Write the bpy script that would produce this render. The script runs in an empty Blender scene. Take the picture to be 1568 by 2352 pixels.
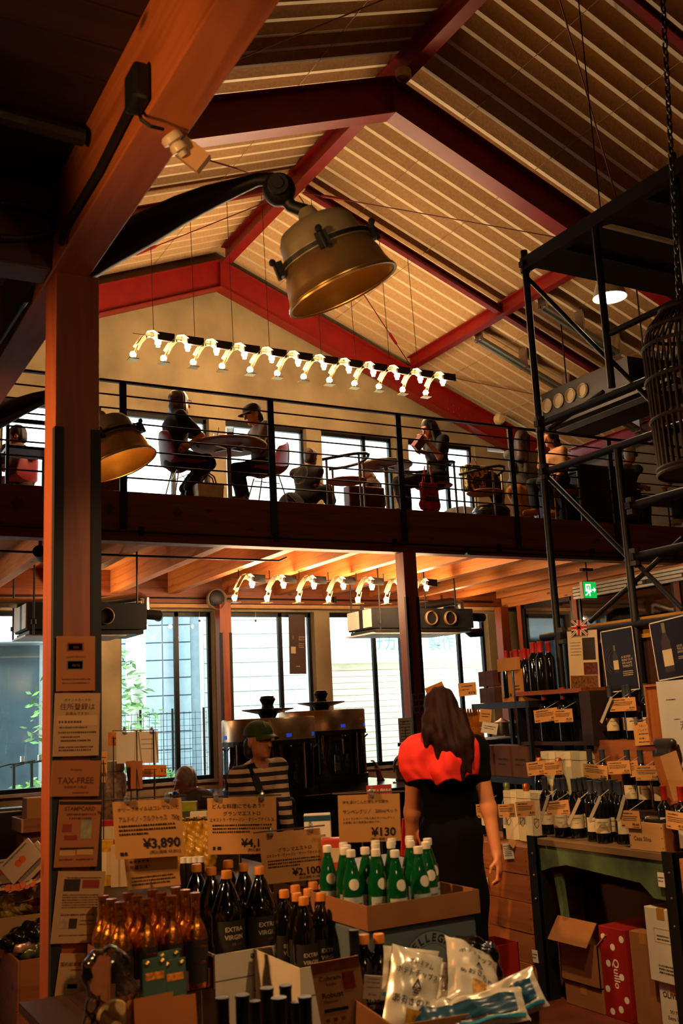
import bpy, math, random
import numpy as np
from mathutils import Vector, Matrix
random.seed(7); rng = np.random.default_rng(7)
SC = bpy.context.scene; COL = SC.collection
# ---------------------------------------------------------------- camera
FPX = 2347.4; IW, IH = 1568, 2352; EYE = Vector((0, 0, 1.5))
def _axes(y, p, r):
    f = Vector((math.sin(y)*math.cos(p), math.cos(y)*math.cos(p), math.sin(p)))
    rt = Vector((math.cos(y), -math.sin(y), 0)); up = rt.cross(f)
    return math.cos(r)*rt + math.sin(r)*up, -math.sin(r)*rt + math.cos(r)*up, f
RT, UP, FW = _axes(math.radians(29.358), math.radians(11.2625), math.radians(-2.7858))
cam = bpy.data.cameras.new('camera'); camo = bpy.data.objects.new('camera', cam); COL.objects.link(camo)
camo.matrix_world = Matrix(((RT.x, UP.x, -FW.x, EYE.x), (RT.y, UP.y, -FW.y, EYE.y), (RT.z, UP.z, -FW.z, EYE.z), (0, 0, 0, 1)))
cam.sensor_fit = 'VERTICAL'; cam.sensor_height = 36; cam.lens = FPX/IH*36; cam.clip_start = .05; cam.clip_end = 200
cam.dof.use_dof = True; cam.dof.focus_distance = 11.0; cam.dof.aperture_fstop = 5.6
SC.camera = camo
# ---------------------------------------------------------------- light and exposure
SC.view_settings.view_transform = 'Standard'; SC.view_settings.look = 'None'
SC.view_settings.exposure = 0.0; SC.view_settings.gamma = 1.0; SC.view_settings.use_curve_mapping = False
SC.cycles.max_bounces = 7; SC.cycles.diffuse_bounces = 3; SC.cycles.glossy_bounces = 3; SC.cycles.transmission_bounces = 5
SC.cycles.transparent_max_bounces = 10; SC.cycles.caustics_reflective = False; SC.cycles.caustics_refractive = False
SC.cycles.sample_clamp_indirect = 6; SC.cycles.use_denoising = True
wd = bpy.data.worlds.new('sky'); SC.world = wd; wd.use_nodes = True
bg = wd.node_tree.nodes['Background']; bg.inputs[0].default_value = (.86, .95, 1.0, 1); bg.inputs[1].default_value = 7.0   # bright even overcast sky
def lamp(name, kind, loc, power, col, aim=None, size=.1, spot=60, blend=.5):
    L = bpy.data.lights.new(name, kind); L.energy = power; L.color = col
    if kind == 'AREA': L.shape = 'DISK'; L.size = size
    elif kind != 'SUN': L.shadow_soft_size = size
    if kind == 'SPOT': L.spot_size = math.radians(spot); L.spot_blend = blend
    o = bpy.data.objects.new(name, L); COL.objects.link(o); o.location = loc
    if aim is not None: o.rotation_euler = (Vector(aim)-Vector(loc)).to_track_quat('-Z', 'Y').to_euler()
    return o
sun = lamp('sun', 'SUN', (3, 40, 30), 7.0, (1, .95, .86), aim=(9, 60, 0))
sun.data.angle = .1; sun.rotation_euler = Vector((.45, .55, -.75)).to_track_quat('-Z', 'Y').to_euler()   # high, over the shop, onto the house fronts
WARM = (1, .62, .3)
lamp('market_spot_lamp', 'SPOT', (2.2, 2.9, 3.5), 300, WARM, aim=(3.7, 4.3, 1.1), size=.05, spot=56)
lamp('market_spot_lamp', 'SPOT', (2.0, 1.6, 3.3), 150, WARM, aim=(1.8, 3.5, .9), size=.05, spot=70)
lamp('front_fill_spot', 'SPOT', (.2, -.6, 2.5), 28, (1, .52, .22), aim=(1.2, 3.8, 1.7), size=.1, spot=62, blend=1)  # unseen front fill, added to brighten the post, notices and signs
lamp('beam_fill_spot', 'SPOT', (-1.0, 1.7, 2.3), 230, (1, .5, .2), aim=(.9, 2.6, 3.36), size=.08, spot=36, blend=1)  # unseen spot added for the bright left face of the near beam
lamp('far_beam_fill_spot', 'SPOT', (-1.2, 5.2, 2.5), 150, (1, .52, .22), aim=(.88, 6.0, 3.4), size=.08, spot=60, blend=1)  # unseen spot added to lift the gallery beam beyond the post
for p_ in ((1.35, 1.5, 2.75), (1.5, .5, 2.8)): lamp('glint_fill_point', 'POINT', p_, 9, WARM, size=.05)  # unseen points added for glints on the floodlight and some front light
for p_, e_ in (((3.4, 12.9, 2.9), 45), ((9.2, 12.9, 2.85), 35), ((.6, 11.4, 2.9), 40)): lamp('joist_fill_point', 'POINT', p_, e_, WARM, size=.06)  # unseen points added to brighten the joists
lamp('post_fill_spot', 'SPOT', (-1.0, 3.85, 2.7), 420, (1, .5, .18), aim=(.89, 3.84, 1.9), size=.08, spot=85, blend=1)  # unseen spot added to light the left face of the post
# ---------------------------------------------------------------- helpers
def at(x, y, X=None, Y=None, Z=None, d=None):
    """the place in the room that a sight line meets, at a known plane or depth"""
    v = RT*((x-IW/2)/FPX) + UP*(-(y-IH/2)/FPX) + FW
    t = d if d is not None else (X-EYE.x)/v.x if X is not None else (Y-EYE.y)/v.y if Y is not None else (Z-EYE.z)/v.z
    return EYE + v*t
V = Vector
def tag(o, label=None, cat=None, group=None, kind=None):
    if label: o['label'] = label
    if cat: o['category'] = cat
    if group: o['group'] = group
    if kind: o['kind'] = kind
    return o
def thing(name, label, cat, loc, group=None):
    o = bpy.data.objects.new(name, None); COL.objects.link(o); o.location = loc; o.empty_display_size = .1
    return tag(o, label, cat, group)
def root_of(o):
    while o.parent: o = o.parent
    return o
def link_mesh(name, me, m, parent=None, base=None):
    ob = bpy.data.objects.new(name, me); COL.objects.link(ob)
    if m is not None:
        for mm in (m if isinstance(m, (list, tuple)) else [m]): me.materials.append(mm)
    if parent is not None:
        ob.parent = parent; base = root_of(parent).location
    if base is not None:
        b = V(base); me.transform(Matrix.Translation(-b))
        if parent is None: ob.location = b
    return ob
class G:
    """collects shapes, then links them as ONE mesh object"""
    def __init__(s): s.v = []; s.f = []
    def add(s, vs, fs):
        n = len(s.v); s.v += [tuple(p) for p in vs]; s.f += [tuple(i+n for i in f) for f in fs]; return s
    def box(s, x0, y0, z0, x1, y1, z1):
        return s.add([(x, y, z) for z in (z0, z1) for y in (y0, y1) for x in (x0, x1)],
                     [(0, 2, 3, 1), (4, 5, 7, 6), (0, 1, 5, 4), (2, 6, 7, 3), (0, 4, 6, 2), (1, 3, 7, 5)])
    def obox(s, c, u, v, w):
        """box about c with half axes u, v, w"""
        c, u, v, w = V(c), V(u), V(v), V(w)
        vs = [c + a*u + b*v + e*w for e in (-1, 1) for b in (-1, 1) for a in (-1, 1)]
        return s.add(vs, [(0, 2, 3, 1), (4, 5, 7, 6), (0, 1, 5, 4), (2, 6, 7, 3), (0, 4, 6, 2), (1, 3, 7, 5)])
    def bar(s, p, q, w, h, up=(0, 0, 1)):
        p, q = V(p), V(q); d = (q-p); L = d.length/2; d.normalize(); u = V(up); a = d.cross(u)
        if a.length < 1e-4: a = d.cross(V((0, 1, 0)))
        a.normalize(); b = a.cross(d)
        return s.obox((p+q)/2, d*L, a*w/2, b*h/2)
    def tube(s, pts, r, n=8, caps=True):
        pts = [V(p) for p in pts]; rs = r if isinstance(r, (list, tuple)) else [r]*len(pts); vs = []; fs = []
        ref = None
        for i, p in enumerate(pts):
            d = (pts[min(i+1, len(pts)-1)] - pts[max(i-1, 0)]).normalized()
            if ref is None: ref = d.orthogonal().normalized()
            a = (ref - d*ref.dot(d)); a = a.normalized() if a.length > 1e-5 else d.orthogonal().normalized(); ref = a; b = d.cross(a)
            vs += [p + (a*math.cos(t) + b*math.sin(t))*rs[i] for t in (2*math.pi*k/n for k in range(n))]
        for i in range(len(pts)-1):
            for k in range(n):
                k2 = (k+1) % n; fs.append((i*n+k, i*n+k2, (i+1)*n+k2, (i+1)*n+k))
        if caps: fs += [tuple(range(n-1, -1, -1)), tuple(range((len(pts)-1)*n, len(pts)*n))]
        return s.add(vs, fs)
    def lathe(s, prof, n=20, o=(0, 0, 0), axis=(0, 0, 1), caps=True):
        """profile of (radius, height) turned about axis through o"""
        o = V(o); d = V(axis).normalized(); a = d.orthogonal().normalized(); b = d.cross(a); vs = []; fs = []
        for r, z in prof: vs += [o + d*z + (a*math.cos(t)+b*math.sin(t))*max(r, 1e-5) for t in (2*math.pi*k/n for k in range(n))]
        for i in range(len(prof)-1):
            for k in range(n):
                k2 = (k+1) % n; fs.append((i*n+k, i*n+k2, (i+1)*n+k2, (i+1)*n+k))
        if caps: fs += [tuple(range(n-1, -1, -1)), tuple(range((len(prof)-1)*n, len(prof)*n))]
        return s.add(vs, fs)
    def prism(s, poly, u, v, w, o=(0, 0, 0), t0=0, t1=1):
        """2D polygon in u, v extruded along w from t0 to t1"""
        o, u, v, w = V(o), V(u), V(v), V(w); n = len(poly)
        vs = [o+u*a+v*b+w*t for t in (t0, t1) for a, b in poly]
        return s.add(vs, [tuple(range(n-1, -1, -1)), tuple(range(n, 2*n))] + [(k, (k+1) % n, n+(k+1) % n, n+k) for k in range(n)])
    def ball(s, c, r, n=10, m=6, sc=(1, 1, 1)):
        c = V(c); vs = [c+V((0, 0, -r*sc[2]))]; fs = []
        for i in range(1, m):
            a = math.pi*i/m
            vs += [c+V((r*math.sin(a)*math.cos(t)*sc[0], r*math.sin(a)*math.sin(t)*sc[1], -r*math.cos(a)*sc[2])) for t in (2*math.pi*k/n for k in range(n))]
        vs.append(c+V((0, 0, r*sc[2]))); T = len(vs)-1
        for k in range(n):
            k2 = (k+1) % n; fs.append((0, 1+k2, 1+k)); fs.append((T, T-n+k, T-n+k2))
            for i in range(m-2): fs.append((1+i*n+k, 1+i*n+k2, 1+(i+1)*n+k2, 1+(i+1)*n+k))
        return s.add(vs, fs)
    def mesh(s, name):
        me = bpy.data.meshes.new(name); me.from_pydata(s.v, [], s.f); me.validate(); return me
    def obj(s, name, m, parent=None, smooth=False, base=None, bevel=0):
        me = s.mesh(name)
        if smooth: me.shade_smooth(); me.set_sharp_from_angle(angle=.7)
        o = link_mesh(name, me, m, parent, base)
        if bevel:
            b = o.modifiers.new('bevel', 'BEVEL'); b.width = bevel; b.segments = 2; b.limit_method = 'ANGLE'
        return o
def single(name, g, m, label, cat, base=None, group=None, kind=None, smooth=False, bevel=0):
    return tag(g.obj(name, m, None, smooth, base, bevel), label, cat, group, kind)
def structure(name, g, m, label=None, parent=None, smooth=False, bevel=0):
    o = g.obj(name, m, parent, smooth, None, bevel)
    if parent is None: tag(o, label, None, None, 'structure')
    return o
def children_of(o): return [c for c in o.children]
def copy_tree(o, parent=None):
    c = o.copy(); COL.objects.link(c)
    if parent is not None: c.parent = parent; c.matrix_parent_inverse = o.matrix_parent_inverse
    for ch in list(o.children): copy_tree(ch, c)
    return c
def dup(o, loc, label=None, rz=0, scale=1):
    c = copy_tree(o); c.location = loc; c.rotation_euler = (0, 0, rz); c.scale = (scale,)*3
    if label: c['label'] = label
    return c
# ---------------------------------------------------------------- materials
def lin(h):
    h = h.lstrip('#'); v = [int(h[i:i+2], 16)/255 for i in (0, 2, 4)]
    return tuple(x/12.92 if x <= .04045 else ((x+.055)/1.055)**2.4 for x in v) + (1,)
MATS = {}
def mat(name, col, rough=.6, metal=0, var=.12, scale=8, bump=0, trans=0, emit=0, spec=.5, coat=0):
    if name in MATS: return MATS[name]
    m = bpy.data.materials.new(name); m.use_nodes = True; nt = m.node_tree; b = nt.nodes['Principled BSDF']; MATS[name] = m
    c = lin(col) if isinstance(col, str) else tuple(col) + ((1,) if len(col) == 3 else ())
    b.inputs['Base Color'].default_value = c; b.inputs['Roughness'].default_value = rough; b.inputs['Metallic'].default_value = metal
    b.inputs['Specular IOR Level'].default_value = spec
    if trans: b.inputs['Transmission Weight'].default_value = trans
    if coat: b.inputs['Coat Weight'].default_value = coat
    if emit: b.inputs['Emission Color'].default_value = c; b.inputs['Emission Strength'].default_value = emit
    if var and not emit:
        tc = nt.nodes.new('ShaderNodeTexCoord'); n = nt.nodes.new('ShaderNodeTexNoise'); n.inputs['Scale'].default_value = scale; n.inputs['Detail'].default_value = 4
        nt.links.new(tc.outputs['Object'], n.inputs['Vector'])
        r = nt.nodes.new('ShaderNodeValToRGB'); r.color_ramp.elements[0].position = .3; r.color_ramp.elements[1].position = .72
        r.color_ramp.elements[0].color = tuple(x*(1-var) for x in c[:3])+(1,); r.color_ramp.elements[1].color = tuple(min(1, x*(1+var)) for x in c[:3])+(1,)
        nt.links.new(n.outputs['Fac'], r.inputs['Fac']); nt.links.new(r.outputs['Color'], b.inputs['Base Color'])
        if bump:
            bp = nt.nodes.new('ShaderNodeBump'); bp.inputs['Strength'].default_value = bump; bp.inputs['Distance'].default_value = .01
            nt.links.new(n.outputs['Fac'], bp.inputs['Height']); nt.links.new(bp.outputs['Normal'], b.inputs['Normal'])
    return m
def wood(name, c1, c2, axis='X', rough=.55, scale=1.0, lam=0, knots=True):
    """planed softwood: grain drawn out along axis, knots, optional glue lines every lam metres of height"""
    if name in MATS: return MATS[name]
    m = bpy.data.materials.new(name); m.use_nodes = True; nt = m.node_tree; b = nt.nodes['Principled BSDF']; MATS[name] = m; L = nt.links.new
    tc = nt.nodes.new('ShaderNodeTexCoord'); mp = nt.nodes.new('ShaderNodeMapping'); L(tc.outputs['Object'], mp.inputs['Vector'])
    sc = [14*scale]*3; sc['XYZ'.index(axis)] = .9*scale; mp.inputs['Scale'].default_value = sc
    n = nt.nodes.new('ShaderNodeTexNoise'); n.inputs['Scale'].default_value = 1; n.inputs['Detail'].default_value = 5; n.inputs['Distortion'].default_value = .6; L(mp.outputs[0], n.inputs['Vector'])
    wv = nt.nodes.new('ShaderNodeMath'); wv.operation = 'MULTIPLY'; wv.inputs[1].default_value = 22; L(n.outputs['Fac'], wv.inputs[0])
    sn = nt.nodes.new('ShaderNodeMath'); sn.operation = 'SINE'; L(wv.outputs[0], sn.inputs[0])
    mr = nt.nodes.new('ShaderNodeMapRange'); mr.inputs['From Min'].default_value = -1; mr.inputs['From Max'].default_value = 1; L(sn.outputs[0], mr.inputs['Value'])
    mx = nt.nodes.new('ShaderNodeMix'); mx.data_type = 'RGBA'; mx.inputs[6].default_value = lin(c1); mx.inputs[7].default_value = lin(c2)
    ad = nt.nodes.new('ShaderNodeMath'); ad.operation = 'MULTIPLY_ADD'; ad.inputs[1].default_value = .35; L(mr.outputs[0], ad.inputs[0]); L(n.outputs['Fac'], ad.inputs[2]); ad.use_clamp = True
    L(ad.outputs[0], mx.inputs[0]); out = mx.outputs[2]
    if knots:
        mk = nt.nodes.new('ShaderNodeMapping'); s2 = [5*scale]*3; s2['XYZ'.index(axis)] = 2.2*scale; mk.inputs['Scale'].default_value = s2; L(tc.outputs['Object'], mk.inputs['Vector'])
        vo = nt.nodes.new('ShaderNodeTexVoronoi'); vo.inputs['Scale'].default_value = 1; L(mk.outputs[0], vo.inputs['Vector'])
        rk = nt.nodes.new('ShaderNodeValToRGB'); rk.color_ramp.elements[0].color = (1, 1, 1, 1); rk.color_ramp.elements[1].color = (0, 0, 0, 1)
        rk.color_ramp.elements[0].position = .05; rk.color_ramp.elements[1].position = .13; L(vo.outputs['Distance'], rk.inputs['Fac'])
        m2 = nt.nodes.new('ShaderNodeMix'); m2.data_type = 'RGBA'; L(rk.outputs['Color'], m2.inputs[0]); L(out, m2.inputs[6]); m2.inputs[7].default_value = tuple(x*.28 for x in lin(c2)[:3])+(1,); out = m2.outputs[2]
    if lam:
        sp = nt.nodes.new('ShaderNodeSeparateXYZ'); L(tc.outputs['Object'], sp.inputs[0])
        dv = nt.nodes.new('ShaderNodeMath'); dv.operation = 'DIVIDE'; dv.inputs[1].default_value = lam; L(sp.outputs[2], dv.inputs[0])
        fr = nt.nodes.new('ShaderNodeMath'); fr.operation = 'FRACT'; L(dv.outputs[0], fr.inputs[0])
        lt = nt.nodes.new('ShaderNodeMath'); lt.operation = 'LESS_THAN'; lt.inputs[1].default_value = .05; L(fr.outputs[0], lt.inputs[0])
        m3 = nt.nodes.new('ShaderNodeMix'); m3.data_type = 'RGBA'; m3.blend_type = 'MULTIPLY'; L(lt.outputs[0], m3.inputs[0]); L(out, m3.inputs[6]); m3.inputs[7].default_value = (.55, .5, .45, 1); out = m3.outputs[2]
    L(out, b.inputs['Base Color']); b.inputs['Roughness'].default_value = rough
    return m
def glass(name, tint='#ffffff', rough=0.0, clear=.9):
    """thin pane: mostly clear with a mirror sheen"""
    if name in MATS: return MATS[name]
    m = bpy.data.materials.new(name); m.use_nodes = True; nt = m.node_tree; MATS[name] = m; nt.nodes.remove(nt.nodes['Principled BSDF']); L = nt.links.new
    o = nt.nodes['Material Output']; t = nt.nodes.new('ShaderNodeBsdfTransparent'); t.inputs[0].default_value = lin(tint)
    g = nt.nodes.new('ShaderNodeBsdfGlossy'); g.inputs['Roughness'].default_value = rough
    mx = nt.nodes.new('ShaderNodeMixShader'); fr = nt.nodes.new('ShaderNodeFresnel'); fr.inputs[0].default_value = 1.45
    ad = nt.nodes.new('ShaderNodeMath'); ad.operation = 'ADD'; ad.use_clamp = True; ad.inputs[1].default_value = max(0, .9-clear); L(fr.outputs[0], ad.inputs[0])
    L(ad.outputs[0], mx.inputs[0]); L(t.outputs[0], mx.inputs[1]); L(g.outputs[0], mx.inputs[2]); L(mx.outputs[0], o.inputs[0])
    return m
BLACK = mat('black steel', '#15120f', .5, .3); DARKM = mat('dark grey metal', '#2b2724', .5, .4)
STEEL = mat('brushed steel', '#b8b2a8', .3, 1, .05); CHROME = mat('chrome', '#d9d4cc', .12, 1, 0); WHITE = mat('white enamel', '#d8d2c4', .5)
PAPER = mat('kraft paper', '#c98f4e', .8, 0, .04); PAPERW = mat('white paper', '#d9cdb8', .8, 0, .03); INK = mat('black ink', '#14100c', .8, 0, 0)
INKR = mat('red ink', '#a8201a', .8, 0, 0); CLEAR = mat('clear plastic', '#e8e2d6', .15, 0, 0, trans=.85)
CARD = mat('brown cardboard', '#8f5a2c', .85, 0, .1); CARDW = mat('white cardboard', '#cdbfa6', .85, 0, .05); BULB = mat('lit bulb', '#ffd09a', emit=680)
# ---------------------------------------------------------------- lettering
def text_mesh(txt, size, align='CENTER', bold=0.0, sx=1):
    cu = bpy.data.curves.new('t', 'FONT'); cu.body = txt; cu.size = size; cu.align_x = align; cu.resolution_u = 2; cu.offset = (min(bold, .7) if any(ord(ch) > 0x2fff for ch in txt) else bold)*size*.009; cu.space_line = 1
    ob = bpy.data.objects.new('t', cu); me = bpy.data.meshes.new_from_object(ob)
    vs = [(v.co.x*sx, v.co.y) for v in me.vertices]; fs = [tuple(p.vertices) for p in me.polygons]
    bpy.data.objects.remove(ob); bpy.data.meshes.remove(me); bpy.data.curves.remove(cu)
    return vs, fs
def lettering(lines, o, u, v, parent, m=INK, name='lettering', off=.0015):
    """lines: (text, x, y, size, align, bold) in metres on the plane with origin o and unit axes u, v; a float in place of text draws a row of tiny print that long"""
    o, u, v = V(o), V(u).normalized(), V(v).normalized(); n = u.cross(v); g = G()
    for t, x, y, sz, al, bo, *mw in lines:
        if isinstance(t, (int, float)):
            x1 = x
            while x1 < x+t:
                w = sz*random.uniform(.5, .85)
                g.add([o+u*a+v*b+n*off for a, b in ((x1, y), (x1+w, y), (x1+w, y+sz*.75), (x1, y+sz*.75))], [(0, 1, 2, 3)]); x1 += sz*random.choice((.9, .95, 1.0))
        else:
            vs, fs = text_mesh(t, sz, al, bo); wd_ = max(a for a, b in vs)-min(a for a, b in vs) if vs else 0; k = min(1, mw[0]/wd_) if mw and wd_ > 0 else 1
            g.add([o+u*(x+a*k)+v*(y+b)+n*off for a, b in vs], fs)
    return tag(g.obj(name, m, parent), kind='stuff')
def rect(g, o, u, v, x0, y0, x1, y1, off=.001):
    o, u, v = V(o), V(u).normalized(), V(v).normalized(); n = u.cross(v)
    return g.add([o+u*a+v*b+n*off for a, b in ((x0, y0), (x1, y0), (x1, y1), (x0, y1))], [(0, 1, 2, 3)])
# ---------------------------------------------------------------- soft bodies: smooth union of capsules and ellipsoids, meshed by surface nets
def soft(name, prims, res, m, parent=None, k=.03, wob=None, base=None):
    lo = np.full(3, 1e9); hi = -lo; P = []
    for p in prims:
        if p[0] in 'cC':
            a, b = np.array(p[1], float), np.array(p[2], float); r = max(p[3], p[4]); l, h = np.minimum(a, b)-r, np.maximum(a, b)+r
        else:
            c = np.array(p[1], float); r = max(p[2]) if p[0] == 'e' else np.linalg.norm(p[2]); l, h = c-r, c+r
        P.append((p, l, h))
        if p[0].islower(): lo = np.minimum(lo, l); hi = np.maximum(hi, h)
    lo -= 3*res; hi += 3*res; n = np.ceil((hi-lo)/res).astype(int)+1; F = np.full(n, 1.0, np.float32)
    ax = [lo[i]+res*np.arange(n[i]) for i in range(3)]
    for p, l, h in P:
        kk = (p[5] if p[0] in 'cC' and len(p) > 5 else p[4] if p[0] not in 'cC' and len(p) > 4 else k); mg = kk*1.2+3*res
        i0 = np.clip(((l-mg-lo)/res).astype(int), 0, n-1); i1 = np.clip(((h+mg-lo)/res).astype(int)+2, 1, n)
        if (i1 <= i0).any(): continue
        S = tuple(slice(i0[i], i1[i]) for i in range(3)); X, Y, Z = np.meshgrid(*[ax[i][S[i]] for i in range(3)], indexing='ij')
        if p[0] in 'cC':
            a, b = np.array(p[1], float), np.array(p[2], float); d = b-a; t = np.clip(((X-a[0])*d[0]+(Y-a[1])*d[1]+(Z-a[2])*d[2])/max(d@d, 1e-9), 0, 1)
            D = np.sqrt((X-a[0]-t*d[0])**2+(Y-a[1]-t*d[1])**2+(Z-a[2]-t*d[2])**2) - (p[3]+(p[4]-p[3])*t)
        else:
            R = np.array(p[3], float) if len(p) > 3 and p[3] is not None else np.eye(3); q = np.stack([X-p[1][0], Y-p[1][1], Z-p[1][2]], -1) @ R; r = np.array(p[2], float)
            if p[0] in 'eE':
                k0 = np.sqrt(((q/r)**2).sum(-1)); k1 = np.sqrt(((q/r**2)**2).sum(-1)); D = np.where(k1 > 1e-6, k0*(k0-1)/np.maximum(k1, 1e-6), -r.min())
            else:
                qq = np.abs(q)-r*.8; D = np.sqrt((np.maximum(qq, 0)**2).sum(-1)) + np.minimum(qq.max(-1), 0) - r.min()*.2
        f = F[S]
        if p[0].islower():
            hh = np.clip(.5+.5*(f-D)/kk, 0, 1); F[S] = f*(1-hh)+D*hh - kk*hh*(1-hh)
        else:
            hh = np.clip(.5-.5*(f+D)/kk, 0, 1); F[S] = f*(1-hh)-D*hh + kk*hh*(1-hh)
    if wob is not None:
        X, Y, Z = np.meshgrid(*ax, indexing='ij'); F = F + wob(X, Y, Z)
    s = F < 0; c = sum(s[a:n[0]-1+a, b:n[1]-1+b, e:n[2]-1+e].astype(np.int8) for a in (0, 1) for b in (0, 1) for e in (0, 1)); act = (c > 0) & (c < 8)
    idx = -np.ones(act.shape, int); cells = np.argwhere(act); idx[act] = np.arange(len(cells)); acc = np.zeros((len(cells), 3)); cnt = np.zeros(len(cells))
    for ax_ in range(3):
        for a in (0, 1):
            for b in (0, 1):
                o0 = [0, 0, 0]; oth = [i for i in range(3) if i != ax_]; o0[oth[0]] = a; o0[oth[1]] = b; o1 = list(o0); o1[ax_] = 1
                f0 = F[tuple((cells+o0).T)]; f1 = F[tuple((cells+o1).T)]; x = (f0 < 0) != (f1 < 0); t = np.where(x, f0/np.where(x, f0-f1, 1), 0)
                pt = np.array(o0, float)[None].repeat(len(cells), 0); pt[:, ax_] = t; acc += pt*x[:, None]; cnt += x
    vs = (cells + acc/cnt[:, None])*res + lo; fs = []
    for ax_ in range(3):
        b_, c_ = (ax_+1) % 3, (ax_+2) % 3; s0 = [slice(1, -1)]*3; s0[ax_] = slice(0, -1); s1 = [slice(1, -1)]*3; s1[ax_] = slice(1, None)
        x = np.argwhere(s[tuple(s0)] != s[tuple(s1)]); off = np.ones(3, int); off[ax_] = 0; x = x+off
        if not len(x): continue
        eb = np.zeros(3, int); eb[b_] = 1; ec = np.zeros(3, int); ec[c_] = 1
        q = np.stack([idx[tuple((x-eb-ec).T)], idx[tuple((x-ec).T)], idx[tuple(x.T)], idx[tuple((x-eb).T)]], 1)
        ins = s[tuple(x.T)]; q[~ins] = q[~ins][:, ::-1]; fs.append(q)
    fs = np.concatenate(fs); me = bpy.data.meshes.new(name); me.vertices.add(len(vs)); me.vertices.foreach_set('co', vs.astype(np.float32).ravel())
    me.loops.add(fs.size); me.loops.foreach_set('vertex_index', fs.ravel().astype(np.int32)); me.polygons.add(len(fs)); me.polygons.foreach_set('loop_start', np.arange(0, fs.size, 4, dtype=np.int32))
    me.update(calc_edges=True); me.validate(); me.shade_smooth()
    return link_mesh(name, me, m, parent, base)
# ================================================================ STRUCTURE
CONC = mat('bare concrete', '#94825f', .85, 0, .34, 1.3, .25); CONCG = mat('grey concrete', '#6d665c', .9, 0, .25, 1.2, .2)
BEAMW = wood('laminated beam', '#8a4518', '#5f2a0d', 'X', lam=.06); BEAMY = wood('joist timber', '#c98445', '#a9642c', 'Y', lam=.09)
POSTW = wood('post timber', '#a4511c', '#7c3510', 'Z'); PLANKW = wood('ceiling plank', '#c98b4c', '#ad6f38', 'X', knots=False)
RED = mat('red painted steel', '#80120e', .42, 0, .15, 5); RUST = mat('dark flange paint', '#2a0c09', .5)
ALU = mat('black window aluminium', '#17181a', .4, .5, 0); PANE = glass('window pane', '#f4fbfa', 0, .88)
FLOORM = mat('worn red floor', '#5e2712', .55, 0, .5, 3.5, .1); DECKM = mat('roof deck felt', '#bd9a6a', .9, 0, .12, 30, .4); DECKE = mat('roof deck rib', '#e4d3ae', .7, 0, .05)
structure('floor', G().box(-3.5, -2, -.1, 12.6, 13.5, 0), FLOORM, 'dark worn reddish shop floor')
DKWALL = mat('dark plaster', '#2a1a10', .9); structure('wall_left', G().box(-3.7, -2, 0, -3.5, 13.75, 9), DKWALL, 'plain wall closing the hall, not seen')
structure('wall_back', G().box(-3.7, -2.2, 0, 12.8, -2, 9), DKWALL, 'plain wall behind the viewer, not seen')
structure('wall_right', G().box(12.6, -2, 0, 12.8, 13.75, 6), CONCG, 'grey concrete side wall beyond the glass partition')
# gable wall with two rows of windows
XR, RZ, SL = 5.6, 8.5, .39
def roofz(x): return RZ - SL*abs(x-XR)
CW = [2.37-1.6*2, .77, 2.37, 3.97, 5.57, 7.17, 8.77, 10.37]
g = G()
for c in CW: g.box(c-.13, 13.5, 0, c+.13, 13.75, 5.88)
g.box(-3.5, 13.5, 0, CW[0]-.13, 13.75, 5.1); g.box(10.5, 13.5, 0, 12.6, 13.75, 5.8)
for a, b in zip(CW, CW[1:]):
    g.box(a+.13, 13.5, 0, b-.13, 13.75, .74); g.box(a+.13, 13.5, 3.03, b-.13, 13.75, 3.78)
g.prism([(-.8, 5.88), (12.0, 5.88), (5.6, 8.62)], (1, 0, 0), (0, 0, 1), (0, 1, 0), (0, 13.5, 0), 0, .25)
structure('wall_gable', g, CONC, 'bare tan concrete gable wall with two rows of windows')
k = 0
for z0, z1 in ((.74, 3.03), (3.78, 5.88)):
    for a, b in zip(CW[1:], CW[2:]):
        k += 1; x0, x1 = a+.13, b-.13; g = G(); y0, y1 = 13.62, 13.68; xm = x0+(x1-x0)*.62
        for r in ((x0, x1, z0, z0+.05), (x0, x1, z1-.06, z1), (x0, x0+.045, z0, z1), (x1-.045, x1, z0, z1), (xm-.03, xm+.03, z0, z1)): g.box(r[0], y0, r[2], r[1], y1, r[3])
        w = structure('window_%d' % k, g, ALU, '%s floor window, bay %d of the gable wall' % ('ground' if z0 < 1 else 'upper', (k-1) % 6+1))
        for p0, p1 in ((x0+.04, xm-.02), (xm+.02, x1-.04)): G().box(p0, 13.648, z0+.04, p1, 13.652, z1-.05).obj('pane', PANE, w)
        if z0 < 1: G().box(x0-.02, 13.46, z0-.04, x1+.02, 13.64, z0).obj('sill', mat('stone sill', '#8f8170', .7), w)
# upper floor, its front beam and joists
structure('mezzanine_floor', G().box(-3.5, 9.62, 3.6, 12.6, 13.5, 3.735), wood('mezzanine board', '#7a4a24', '#5d3518', 'X'), 'upper floor deck behind the railing')
bf = structure('beam_front', G().box(-3.5, 9.45, 3.245, 12.6, 9.62, 3.735), BEAMW, 'deep laminated timber edge beam under the railing', bevel=.005)
for x_, y_ in ((40, 1154), (251, 1166), (408, 1176)): c = at(x_, y_, Y=9.446); G().obox(c, (.03, 0, .03), (0, .004, 0), (-.03, 0, .03)).lathe([(.016, 0), (.016, .012)], 6, c, (0, -1, 0)).obj('washer_plate', mat('rusty washer', '#4a2a18', .6), bf)
structure('beam_back', G().box(-3.5, 13.32, 3.12, 12.6, 13.5, 3.6), BEAMW, 'laminated timber beam along the window wall', bevel=.005)
structure('trim_1', G().box(-3.5, 13.3, 3.06, 12.6, 13.5, 3.11), mat('pale lintel board', '#b58a58', .7), 'pale board over the ground floor windows')
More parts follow.
